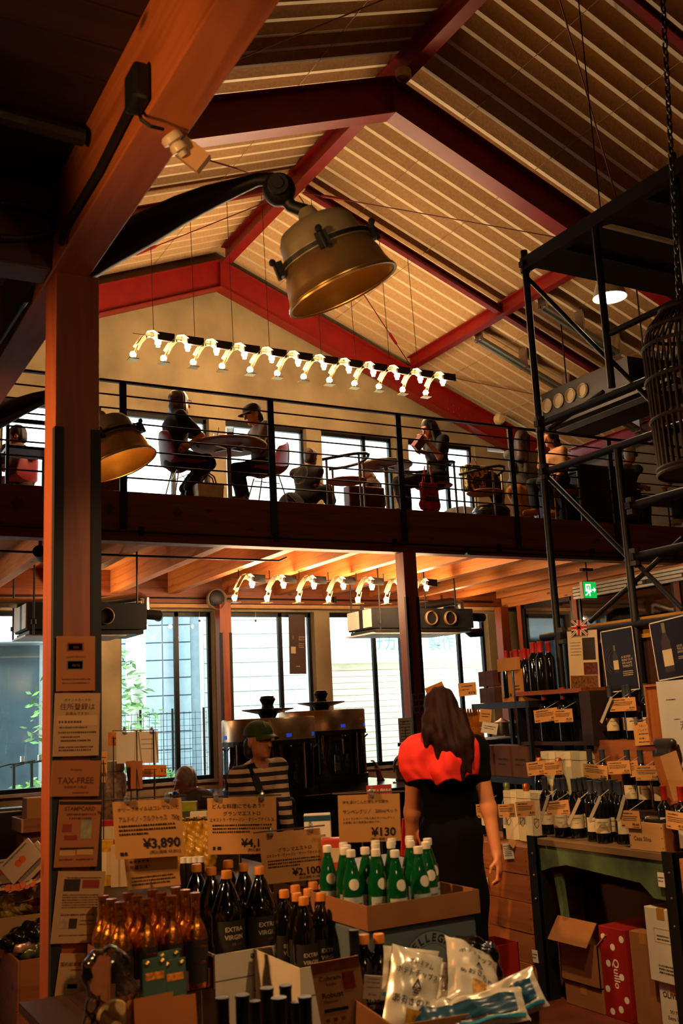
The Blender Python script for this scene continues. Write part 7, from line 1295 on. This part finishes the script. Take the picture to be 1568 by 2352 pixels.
FR = [('p', -.3, .9, -.9, -.32, CHIP, 'crisps_picture', .003), ('p', .55, .92, -.75, -.3, MEAT, 'pink_picture', .005), ('t', 'プレミアム', .1, .64, .016), ('t', 'ポテトチップス', 0, .4, .0185), ('t', '金', 0, .04, .02), ('t', '∧', 0, .13, .04), ('t', 'あおさのり', -.1, -.22, .023)]
BK = [('p', -.8, .8, -.55, .45, BAGB, 'blue_picture', .004), ('p', -.95, .95, -.85, -.7, CYAN, 'cyan_band', .004)]
crisp('white crisp bag leaning in front, beside the price slip', kp(945, 2290), RT*.9-UP*.3+FW*.1, UP*.82+RT*-.6+FW*.4, .15, .24, .06, FR)
crisp('big white crisp bag lying tilted at the back of the carton', kp(1085, 2252, .1), RT*.82-UP*.5+FW*.1, UP*.62+RT*-.65+FW*.5, .18, .24, .07, FR)
crisp('crisp bag between the two white bags, its face turned down in shade', kp(1030, 2300, .1), RT*.9-UP*.3, UP*.7+RT*-.5+FW*.5, .14, .2, .05, FR)
crisp('crisp bag seen from its blue printed back at the lower edge', kp(1005, 2352, -.06), RT*.95+UP*.1, UP*.45+FW*.9, .16, .15, .04, BK)
crisp('crisp bag with a blue back lying along the carton rim', kp(1115, 2320, -.05), RT*.97+UP*.18, UP*.5+FW*.85, .22, .1, .04, BK)
crisp('crisp bag with its corner sticking up at the far carton corner', kp(1180, 2292, .0), RT*.9+UP*.42, UP*.6-RT*.3+FW*.7, .16, .11, .04, BK)
crisp('grey topped crisp bag standing behind the front one', kp(940, 2240, .12), RT*.95-UP*.1, UP*.9+FW*.4-RT*.2, .16, .14, .03, BK)
pa, pb, pc_ = kp(970, 2352, -.12), kp(1238, 2302, .0), kp(1150, 2240, .3); 
zb_ = min(pa.z, pb.z)-.04; o = thing('snack_carton', 'brown carton full of white crisp bags at the lower edge', 'box', V((pa.x, pa.y, .1))); u = V((pb.x-pa.x, pb.y-pa.y, 0)); w = u.length; u.normalize(); n = V((-u.y, u.x, 0))
b0 = V((pa.x, pa.y, 0))-u*.08; rim = pb.z+.0
for (c, hu_, hn) in ((b0+u*(w+.08)/2, (w+.08)/2, .003), (b0+u*(w+.08)/2+n*.38, (w+.08)/2, .003)): G().obox(c+V((0, 0, rim/2+.05)), u*hu_, n*hn, V((0, 0, rim/2-.05))).obj('wall', CARD, o)
for c in (b0, b0+u*(w+.08)): G().obox(c+n*.19+V((0, 0, rim/2+.05)), u*.003, n*.19, V((0, 0, rim/2-.05))).obj('wall', CARD, o)
G().obox(b0+u*(w+.08)/2+n*.19+V((0, 0, rim-.22)), u*(w+.07)/2, n*.187, V((0, 0, .004))).obj('bottom', CARD, o)
G().obox(b0+u*(w*.55)-n*.0035+V((0, 0, rim-.05)), u*.016, n*.0004, V((0, 0, .012))).obox(b0+u*(w*.85)-n*.0035+V((0, 0, rim-.05)), u*.006, n*.0004, V((0, 0, .025))).obj('print_mark', INK, o)
single('carton_stand', G().obox(b0+u*(w+.08)/2+n*.19+V((0, 0, .05)), u*(w+.1)/2, n*.2, V((0, 0, .05))), DKW, 'low dark plinth under the crisp carton', 'plinth', base=b0)
c = kp(1108, 2196, .5); o = thing('black_bag', 'crumpled black plastic bag behind the crisp bags', 'bag', V((c.x, c.y, c.z-.3))); soft('bag_body', [('e', c, (.055, .05, .045)), ('e', c+V((-.05, .03, .03)), (.06, .04, .03)), ('c', c+V((0, 0, -.05)), c+V((0, 0, -.3)), .06, .1)], .01, mat('black plastic bag', '#0d0c0b', .2, 0, .1), o, .03, lambda X, Y, Z: .008*np.sin(X*70+Z*50)*np.sin(Y*60+Z*80))
single('bag_stand', G().obox(V((c.x, c.y, (c.z-.42)/2)), (.13, 0, 0), (0, .13, 0), (0, 0, max(.05, (c.z-.42)/2))), CARD, 'brown carton under the crumpled black bag', 'box', base=(c.x, c.y, 0))
# ---------------------------------------------------------------- middle table behind the signs
dT = 5.0
def tp(x, y, o=0): return at(x, y, d=dT+o)
zm = tp(380, 2035).z; a = tp(240, 2035); b = tp(560, 2035)
table('middle_table', 'dark table of teas, pasta and jars behind the kraft signs', a.x-.1, min(a.y, b.y)-.15, b.x+.35, max(a.y, b.y)+.75, zm)
def item(name, lab, cat, x, y, w, h, m, o_=0, dp=None, group=None, lab_m=None, round_=False, ztop=None):
    """goods standing on the middle table; x, y its foot in the photograph at depth dT + o_"""
    c = tp(x, y, o_); zb = zm+.001 if ztop is None else ztop; c = V((c.x, c.y, zb)); o = thing(name, lab, cat, c, group); dp = dp or w*.6
    if round_: G().lathe([(w*.46, 0), (w*.5, .006), (w*.5, h*.8), (w*.4, h*.86), (w*.4, h)], 16, c).obj('body', m, o, True); G().lathe([(w*.43, h*.88), (w*.43, h+.004), (.001, h+.004)], 16, c).obj('lid', lab_m or BLACK, o); return o
    u = V((RT.x, RT.y, 0)).normalized(); n = V((-u.y, u.x, 0)); G().obox(c+V((0, 0, h/2)), u*w/2, n*dp/2, V((0, 0, h/2))).obj('body', m, o, bevel=.003)
    if lab_m: G().obox(c-n*(dp/2+.0006)+V((0, 0, h*.5)), u*w*.38, n*.0005, V((0, 0, h*.25))).obj('label', lab_m, o)
    return o
REDP = mat('red tea pack', '#a3170f', .4, 0, .12); YEL = mat('yellow pasta pack', '#b8861c', .3, 0, .25, 40)
riser = tp(300, 1905, .45); single('table_riser', G().box(riser.x-.42, riser.y-.2, zm+.001, riser.x+.55, riser.y+.5, zm+.16), DKW, 'dark riser at the back of the middle table', 'shelf', base=(riser.x, riser.y, zm))
zr = zm+.161
for i, x in enumerate((238, 252, 266, 280)): item('tea_carton', 'red tea carton on the riser, %s from the near post' % nth[i], 'box', x, 1890, .045, .13, REDP, .45, .04, 'red tea cartons', LABC, ztop=zr)
item('tea_tin', 'red tin on the riser beside the tea cartons', 'tin', 300, 1880, .08, .2, REDP, .5, round_=True, ztop=zr, lab_m=REDP)
item('snack_tub', 'tub of amber wrapped sweets on the riser behind the 3,890 sign', 'tub', 338, 1880, .14, .17, mat('amber sweets', '#a8621f'), .5, round_=True, ztop=zr, lab_m=mat('amber sweets', '#a8621f'))
for i, x in enumerate((365, 378, 390)):
    c = tp(x, 1870, .55); c.z = zr; o = thing('tumbler', 'clear tumbler on the riser behind the 3,890 sign, %s' % nth[i], 'glass', c, 'tumblers on the riser'); G().lathe([(.03, 0), (.036, .2), (.034, .2), (.028, .005)], 16, c, caps=False).obj('wall', CLEAR, o, True); G().lathe([(.03, 0), (.03, .006)], 16, c).obj('base', CLEAR, o)
item('jar_stack', 'tall printed canister by the near post, behind the 300 yen card', 'canister', 258, 1875, .16, .42, mat('printed canister', '#6a4a30', .5, 0, .8, 50), .75, round_=True, ztop=zr, lab_m=STEEL)
item('wooden_bin', 'small wooden bin of picks beside the tumblers', 'box', 412, 1880, .1, .1, CRWX, .5, ztop=zr)
item('flour_bag', 'yellow paper bag of noodles with a dark ribbon by the near post', 'bag', 247, 2010, .07, .22, YEL, .1, .05, None, LABC)
for i, x in enumerate((268, 284)): item('paper_pack', 'pale pack standing by the noodle bag, %s' % nth[i], 'pack', x, 2012, .05, .2, mat('pale pack', '#b89a76', .7, 0, .1), .05, .04, 'pale packs')
for i, (x, y) in enumerate(((424, 1985), (442, 1985), (460, 1985), (478, 1988))):
    c = tp(x, y, .3); c.z = zm+.001; o = thing('pasta_bag', 'clear bag of golden pasta nests behind the signs, %s from the 3,890 sign' % nth[i], 'bag', c, 'bags of golden pasta'); soft('bag_body', [('e', c+V((0, 0, .11)), (.045, .05, .11)), ('c', c+V((0, 0, .2)), c+V((0, 0, .26)), .03, .035)], .009, YEL, o, .02, lambda X, Y, Z: .007*np.sin(X*130+Z*60)*np.sin(Z*110)); G().lathe([(.022, .255), (.04, .29), (.035, .29), (.02, .255)], 10, c, caps=False).obj('cellophane_top', CELL, o, True)
for i, x in enumerate((422, 436, 449, 462)): item('dark_jar', 'dark jar with a pale lid behind the foil bottles, %s' % nth[i], 'jar', x, 2030, .035, .17, mat('dark paste', '#17100b', .2), -.35, round_=True, lab_m=LABW, group='dark jars with pale lids', ztop=ZT if False else zm+.001)
item('snack_pouch', 'yellow green snack pouch standing behind the pasta bags', 'pouch', 432, 1895, .1, .2, mat('yellow green pouch', '#7a7a1f', .4, 0, .3, 20), .5, .04, None, mat('dark pouch print', '#2f3a14', .5), ztop=zr)
item('paper_pack', 'white packet beside the yellow green pouch', 'pack', 457, 1905, .09, .15, CARDW, .45, .03, ztop=zr)
c = tp(468, 1900, .5); 
o, fr = card('large white board on a wire stand, back of a sign, by the window', (274, 1682), (370, 1680), (268, 1754), [(.3, .6, .75, .02, 'L', 0), (.3, .6, .6, .02, 'L', 0), (.3, .6, .45, .02, 'L', 0)], PAPERW, 'sign_board', 'sign', d=5.6); clips(o, fr, (.2, .85), 1.0, (.9, zr)); o_, u, v, n, w, h = fr; G().tube([o_+u*w*.9+n*.01+v*(h+.01), V(((o_+u*w*.9).x, (o_+u*w*.9).y, zr))], .004, 6).tube([o_+u*w*.5+n*.01+v*(h+.01), V(((o_+u*w*.5).x, (o_+u*w*.5).y, zr))], .003, 6).obj('stand_rod', BLACK, o)
card('orange price card lying on its side under the white board', (326, 1757), (382, 1757), (326, 1785), [('￥2', .86, .4, .5, 'CENTER', 2), (.5, .1, .6, .1, 'L', 0), (.4, .1, .3, .1, 'L', 0)], mat('orange card', '#c9762a', .8, 0, .04), group=None, d=5.55, foot=zr)
card('small orange card beside the white board', (251, 1682), (275, 1682), (248, 1712), [(.4, .4, .5, .1, 'L', 0)], mat('orange card', '#c9762a'), d=5.65, foot=zr)
card('brown paper card on a clip before the white board, nearer the post', (281, 1750), (302, 1748), (294, 1812), [], mat('brown card', '#9a5a30', .8, 0, .04), 'paper_card', 'card', d=5.45, foot=zr); card('brown paper card on a clip before the white board, farther from the post', (298, 1748), (325, 1748), (300, 1812), [], mat('brown card', '#9a5a30'), 'paper_card', 'card', d=5.4, foot=zr)
card('kraft card reading 300 beside the near post', (228, 1727), (246, 1727), (228, 1797), [('300', .6, .2, .16, 'CENTER', 1), (.6, .2, .8, .05, 'L', 0), (.6, .2, .6, .05, 'L', 0)], PAPER, d=5.3, foot=zm)
# things behind the water bottles
card('dark red card about ten percent beside the woman', (841, 1805), (899, 1801), (842, 1828), [('10円 で 10 円のもの', .5, .3, .4, 'CENTER', 2)], mat('dark red card', '#8e1f1c', .7, 0, .04), 'red_card', 'card', d=5.2, ink=LABW, foot=0)
c = at(765, 1960, d=4.5); table('back_table', 'small dark table behind the water bottles', c.x-.2, c.y-.15, c.x+.45, c.y+.3, at(765, 2000, d=4.5).z); zq = at(765, 2000, d=4.5).z+.001
u = V((RT.x, RT.y, 0)).normalized(); n = V((-u.y, u.x, 0)); cq = V((c.x, c.y, zq)); o = thing('coral_pack', 'coral red pack behind the green bottles', 'pack', cq); G().obox(cq+V((0, 0, .07)), u*.05, n*.03, V((0, 0, .07))).obj('body', mat('coral pack', '#c23b2a', .5, 0, .1), o, bevel=.006); G().obox(cq+V((0, 0, .07))-n*.031, u*.03, n*.0005, V((0, 0, .03))).obj('label', LABC, o)
c2_ = cq+V((-.02, .1, 0)); o = thing('parcel_pack', 'white and blue pack reading amazon behind the kraft signs', 'pack', c2_); G().obox(c2_+V((0, 0, .12)), u*.06, n*.02, V((0, 0, .12))).obj('body', LABW, o, bevel=.004); lettering([('amazon', .06, .14, .022, 'CENTER', 1), ('10', .05, .11, .025, 'CENTER', 2)], c2_-u*.06-n*.021, u, (0, 0, 1), o); G().obox(c2_+V((0, 0, .22))-n*.0205, u*.06, n*.0006, V((0, 0, .012))).obj('blue_band', BAGB, o)
# ---------------------------------------------------------------- goods beyond the near post
dL = 5.2
def lp(x, y, o=0): return at(x, y, d=dL+o)
single('window_skirting', G().box(-2.5, 13.35, .0, 2.2, 13.4, .7), mat('dark sill panel', '#2a1c14', .7), 'dark panel under the window beyond the near post', 'panel', base=(0, 13.35, 0))
c = lp(20, 1900, .9); o = thing('office_chair', 'black padded office chair by the window, beyond the near post', 'chair', V((c.x-.1, c.y, 0))); b = V((c.x-.12, c.y, 0)); soft('backrest', [('b', b+V((0, 0, .8)), (.24, .08, .3))], .015, mat('black leather', '#14110e'), o); soft('seat', [('b', b+V((.05, -.25, .45)), (.25, .25, .06))], .015, mat('black leather', '#14110e'), o); G().tube([b+V((0, -.2, .05)), b+V((0, -.2, .4))], .03, 8).obj('column', BLACK, o); G().tube([b+V((.27, -.05, .66)), b+V((.27, -.35, .66)), b+V((.27, -.35, .45))], .02, 8).obj('arm', BLACK, o)
for t in range(5): G().bar(b+V((0, -.2, .05)), b+V((.28*math.cos(t*1.257), -.2+.28*math.sin(t*1.257), .03)), .03, .03).obj('leg', BLACK, o)
def lcrate(lab, x0, y0, x1, y1, dp, o_=0, m=None):
    a, b = lp(x0, y1, o_), lp(x1, y0, o_); return crate(lab, a.x, min(a.y, b.y), a.z, a.x+abs(b.x-a.x)+.1, min(a.y, b.y)+dp, b.z, m or wood('pale pine', '#c99a62', '#b58148', 'Y', knots=False), 'pale boxes beyond the near post', 1, False)
lcrate('pale wooden box high beyond the near post', 42, 1878, 92, 1912, .25, .3); a = lp(46, 1912, .3); b = lp(92, 1912, .3)
o = carton('amber paper wrapped box standing in the high pale box', a.x+.03, a.y-.02, a.z+.02, a.x+.2, a.y+.1, lp(60, 1835, .3).z, mat('amber wrap', '#b5752a', .6, 0, .1), tape=False); 
single('crate_post', G().box(a.x+.02, a.y+.0, 0, a.x+.24, a.y+.2, a.z-.001), CRWX, 'tall pine stand under the high pale box', 'stand', base=(a.x, a.y, 0))
FRP = mat('fruit pack', '#b99a80', .45, 0, .1); ORF = mat('orange fruit print', '#d2521a', .5, 0, .1)
def pack(lab, x, y, o_, w, h, ang, tilt=.5, m=FRP):
    c = lp(x, y, o_); u = V((math.cos(ang)*RT.x, math.cos(ang)*RT.y, math.sin(ang))).normalized(); v = V((-math.sin(ang)*RT.x, -math.sin(ang)*RT.y+tilt*.6, math.cos(ang))); v = (v-u*v.dot(u)).normalized(); n = u.cross(v); o = thing('fruit_pack', lab, 'pack', c, 'dried fruit packs'); s = 1 if n.dot(c-EYE) < 0 else -1
    G().obox(c, u*w/2, v*h/2, n*.008).obj('body', m, o, bevel=.002); 
    for q in (-1, 1): G().add([c+n*s*.0095+u*(q*.014+.018*math.cos(t))+v*(.0+.018*math.sin(t)) for t in np.linspace(0, 6.283, 17)[:-1]], [tuple(range(16))]).obj('orange_print', ORF, o)
    G().obox(c+n*s*.0088+v*h*.38, u*w*.4, v*.004, n*.0004).obj('print_line', GREYI, o)
for i, (x, y, an, t) in enumerate(((48, 1978, .75, .2), (70, 1984, .75, .2), (8, 2002, .05, .3), (28, 2024, .05, .3), (84, 2008, .75, .25), (80, 2038, .2, .8))): pack('flat pack with an orange fruit print beyond the near post, %s of six' % nth[i], x, y, .02*i, .2, .12, an, t)
for i in range(6): pack('cream stick pack laid in a fan beyond the near post, %s' % nth[i], 15+11*i, 2042-2*i, .0-.03*(i % 2), .13, .02, .35 if i > 2 else .05, .9, mat('cream sticks', '#c9a25a', .5, 0, .1))
a = lp(-30, 2160); b = lp(92, 2096); o = tray('big carton of popcorn bags beyond the near post', a.x, b.x+.1, min(a.y, b.y)-.02, min(a.y, b.y)+.5, a.z-.06, b.z-.0, mat('popcorn carton', '#a87a4a', .8, 0, .08)); lettering([('ポップコーン', .2, .09, .075, 'LEFT', 2)], (a.x, min(a.y, b.y)-.02, a.z-.06), (1, 0, 0), (0, 0, 1), o, mat('teal ink', '#1f4a46', .7, 0, 0)); yb = min(a.y, b.y)
for i, (x, y, cl_) in enumerate(((15, 2082, '#7a5a30'), (48, 2075, '#c9a04a'), (75, 2070, '#c2a060'), (86, 2058, '#b03a2a'), (30, 2090, '#a8823c'))): c = lp(x, y, .15); soft_thing('popcorn_bag', 'puffed popcorn bag in the big carton, %s from the picture edge' % nth[i], 'snack bag', [('e', c, (.11, .08, .06))], .012, mat('popcorn bag %d' % i, cl_, .4, 0, .6, 60), .02, lambda X, Y, Z: .005*np.sin(X*90+Z*40), base=c-V((0, 0, .05)), group='popcorn bags')
a = lp(14, 2352, -.3); b = lp(90, 2190, -.3); crate('tall pine crate of wrapped goods low beyond the near post', a.x, min(a.y, b.y)-.1, max(0.01, a.z-.3), b.x+.15, min(a.y, b.y)+.35, b.z, CRWX, 'pale boxes beyond the near post', 2, False)
for i, (x, y, cl_) in enumerate(((25, 2165, '#1a1612'), (50, 2150, '#17130f'), (80, 2142, '#1b1712'), (55, 2172, '#b08a72'), (72, 2185, '#5a5a34'))): c = lp(x, y, -.22); soft_thing('wrapped_snack', 'foil wrapped snack heaped in the tall pine crate, %s' % nth[i], 'snack', [('e', c, (.06, .06, .04)), ('e', c+V((.03, 0, .02)), (.04, .05, .05))], .01, mat('wrapper %d' % i, cl_, .25, .2, .3, 30), .02, lambda X, Y, Z: .006*np.sin(X*120+Y*60)*np.sin(Z*100), base=c-V((0, 0, .05)), group='wrapped snacks in the crate')
# ================================================================ STREET OUTSIDE
GT = mat('pale asphalt', '#8d8f8c', .9); structure('ground_outside', G().box(-8, 13.75, -.15, 40, 45, -.05), GT, 'pale street outside the windows')
def tilewall(name, p, q, z0, z1, m, lab, tw=.5, th=.28, jm=None):
    """house front with its tiles laid proud of the joints"""
    p, q = V(p), V(q); L = (q-p).length; u = (q-p).normalized(); n = V((u.y, -u.x, 0)); zz = V((0, 0, 1))
    o = single(name, G().obox((p+q)/2+zz*(z0+z1)/2-n*.15, u*L/2, n*.14, zz*(z1-z0)/2), jm, lab, 'building', base=p)
    me = None; nx, nz = int(L/tw), int((z1-z0)/th); cnt = 0; rest = G()
    for j in range(nz):
        for i in range(nx):
            c = p+u*(tw*(i+.5))+zz*(z0+th*(j+.5)); x = c.dot(u)
            if cnt < 290:
                if me is None: me = G().obox((0, 0, 0), u*(tw/2-.012), n*.015, zz*(th/2-.012)).mesh('tile'); me.materials.append(m)
                t = bpy.data.objects.new('tile', me); COL.objects.link(t); t.parent = o; t.location = c-p; cnt += 1
            else: rest.obox(c, u*(tw/2-.012), n*.015, zz*(th/2-.012))
    if rest.v: tag(rest.obj('tile_field', m, o), kind='stuff')
    return o
BLUET = mat('blue grey wall tile', '#8fa6b5', .6, 0, .08); WHT = mat('white wall tile', '#e8ecec', .5, 0, .03)
tilewall('tiled_house', (5.6, 19.5, 0), (7.35, 19.0, 0), 0, 4.6, BLUET, 'blue grey tiled house seen through the second window from the near post', .55, .34, mat('blue joint', '#6d8290', .8))
tilewall('white_house', (7.9, 20.2, 0), (19.5, 18.9, 0), 0, 8, WHT, 'sunlit white tiled house front behind the wine dispensers', .5, .3, mat('white joint', '#b9c4c6', .8))
o = single('grey_building', G().box(-4, 21, 3.3, 4.9, 22, 7).box(-4, 21.4, 0, 4.9, 22, 3.3), mat('pale grey render', '#b9c2c2', .8, 0, .1, 1), 'grey building with a dark glazed ground floor, behind the near post', 'building', base=(1, 21, 0))
G().box(-4, 20.95, 3.25, 4.9, 21.4, 3.55).obj('canopy', mat('pale canopy', '#d8e2e6', .6), o)
for i in range(5): G().box(-3.9+i*1.75, 21.3, .1, -2.22+i*1.75, 21.36, 3.2).obj('dark_pane', mat('dark shop glass', '#33424a', .15, 0, .2, 2), o)
o = single('shop_shutter', G().box(9.4, 18.4, 0, 17.5, 18.5, 2.55), mat('cream shutter', '#e9ddc0', .6), 'cream roller shutter under the white house front', 'shutter', base=(14, 18.4, 0))
sm = G().box(9.42, 18.37, 0, 17.48, 18.4, .11).mesh('slat'); sm.materials.append(mat('cream shutter', '#e9ddc0'))
for i in range(20): s_ = bpy.data.objects.new('slat', sm); COL.objects.link(s_); s_.parent = o; s_.location = (-14, -18.4, .03+i*.125)
c = at(560, 1540, Y=17); o = single('street_sign', G().box(9.9, 18.2, 2.6, 17, 18.4, 3.2), mat('white sign board', '#eef3f4', .4), 'long white shop sign with blue lettering over the shutter', 'sign', base=(13.5, 18.2, 3))
lettering([('ﾅカ刷り 製作', .3, .2, .34, 'LEFT', 1)], (10.6, 18.2, 2.6), (1, 0, 0), (0, 0, 1), o, mat('blue sign ink', '#5c86b0', .6))
# street pole, hoarding, blind wall
pc = at(312, 1560, Y=17.5); single('street_pole', G().tube([(pc.x, 17.5, -.1), (pc.x, 17.5, 8)], [.19, .15], 14), mat('white concrete pole', '#dfe4e2', .8, 0, .06), 'white concrete street pole outside the window', 'pole', base=(pc.x, 17.5, 0), smooth=True)
fx = at(385, 1800, Y=16.5); o = thing('mesh_fence', 'dark wire mesh fence before the blue grey house', 'fence', (fx.x, 16.5, 0))
for i in range(4): G().tube([(fx.x-1+i*.55, 16.5, 0), (fx.x-1+i*.55, 16.5, 1.75)], .02, 6).obj('post', DARKM, o)
gm_ = G()
for i in range(16): gm_.tube([(fx.x-1, 16.5, .1+i*.105), (fx.x+.7, 16.5, .1+i*.105)], .004, 4)
for i in range(18): gm_.tube([(fx.x-1+i*.1, 16.5, .1), (fx.x-1+i*.1, 16.5, 1.7)], .004, 4)
tag(gm_.obj('wire', DARKM, o), kind='stuff')
# trees: stems and leaf blades
LEAF = [mat('leaf green %d' % i, c, .5, 0, .2) for i, c in enumerate(('#5f9a3a', '#7fb84a', '#4a7a30'))]
def tree(name, lab, base, h, r, n):
    o = thing(name, lab, 'tree' if h > 1.5 else 'shrub', base); b = V(base)
    G().tube([b, b+V((.05, 0, h*.5)), b+V((0, .05, h*.85))], [.06*h/3, .045*h/3, .02], 7).obj('stem', mat('bark', '#5a4632', .9), o)
    gs = [G() for _ in LEAF]
    for i in range(n):
        a, e, q = random.uniform(0, 6.28), random.uniform(0, 1), random.random()**.4
        zz = h*(.25+.75*e); rr = r*q*math.sin(math.pi*(.15+.8*e)); p = b+V((rr*math.cos(a), rr*math.sin(a), zz))
        u = V((random.uniform(-1, 1), random.uniform(-1, 1), random.uniform(-.6, .3))).normalized(); v = u.orthogonal().normalized(); s = random.uniform(.05, .1)
        gs[i % 3].add([p, p+u*s+v*s*.35, p+u*s*2, p+u*s-v*s*.35], [(0, 1, 2), (0, 2, 3)])
    for gg, m in zip(gs, LEAF): tag(gg.obj('leaves', m, o), kind='stuff')
    return o
t1 = at(130, 1800, Y=16.0); tree('street_tree', 'bright green street tree behind the near post', (t1.x+.55, 16.0, 0), 3.0, 1.0, 900)
t2 = at(395, 1800, Y=15.5); tree('low_shrub', 'low yellow green shrub outside by the fence', (t2.x, 15.5, -.05), .85, .45, 260)
t3 = at(70, 1790, Y=16.6); tree('low_shrub', 'low shrub behind the parked kick scooters', (t3.x, 16.6, -.05), .8, .5, 260)
# two parked scooters
def scooter(x, y, lab):
    o = thing('electric_scooter', lab, 'scooter', (x, y, -.05), 'scooters parked outside'); z = -.05
    G().tube([(x, y, z+.2), (x, y+.06, z+1.1)], .025, 8).obj('stem', BLACK, o); G().tube([(x-.3, y+.06, z+1.05), (x-.05, y+.08, z+1.1), (x+.05, y+.08, z+1.1), (x+.3, y+.06, z+1.13)], .016, 6).obj('handlebar', BLACK, o)
    G().ball((x, y+.02, z+.72), .1, 10, 6, (1, 1, .35)).obj('seat', BLACK, o)
    G().obox((x, y+.02, z+.45), (.1, 0, 0), (0, .06, 0), (0, 0, .22)).obj('body', mat('teal plastic', '#8fc6cf', .4), o)
    for dy in (-.35, .4): G().tube([(x-.03, y+dy, z+.14), (x+.03, y+dy, z+.14)], .14, 14).obj('wheel', BLACK, o)
    G().tube([(x+.12, y+.07, z+1.12), (x+.12, y+.07, z+1.2)], .03, 8).obj('mirror', STEEL, o)
a = at(33, 1800, Y=15.4); b = at(74, 1800, Y=15.6); scooter(a.x, 15.4, 'parked teal electric scooter, the one farther from the near post'); scooter(b.x, 15.6, 'parked teal electric scooter close beside the near post')
a = at(60, 1815, Y=14.6); single('street_rail', G().tube([(a.x-2, 14.6, .62), (a.x+1.2, 14.6, .62)], .04, 8).tube([(a.x-1.2, 14.6, -.1), (a.x-1.2, 14.6, .6)], .03, 8), mat('white tube', '#e4e6e2', .5), 'white street rail just outside the window', 'rail', base=(a.x, 14.6, 0))
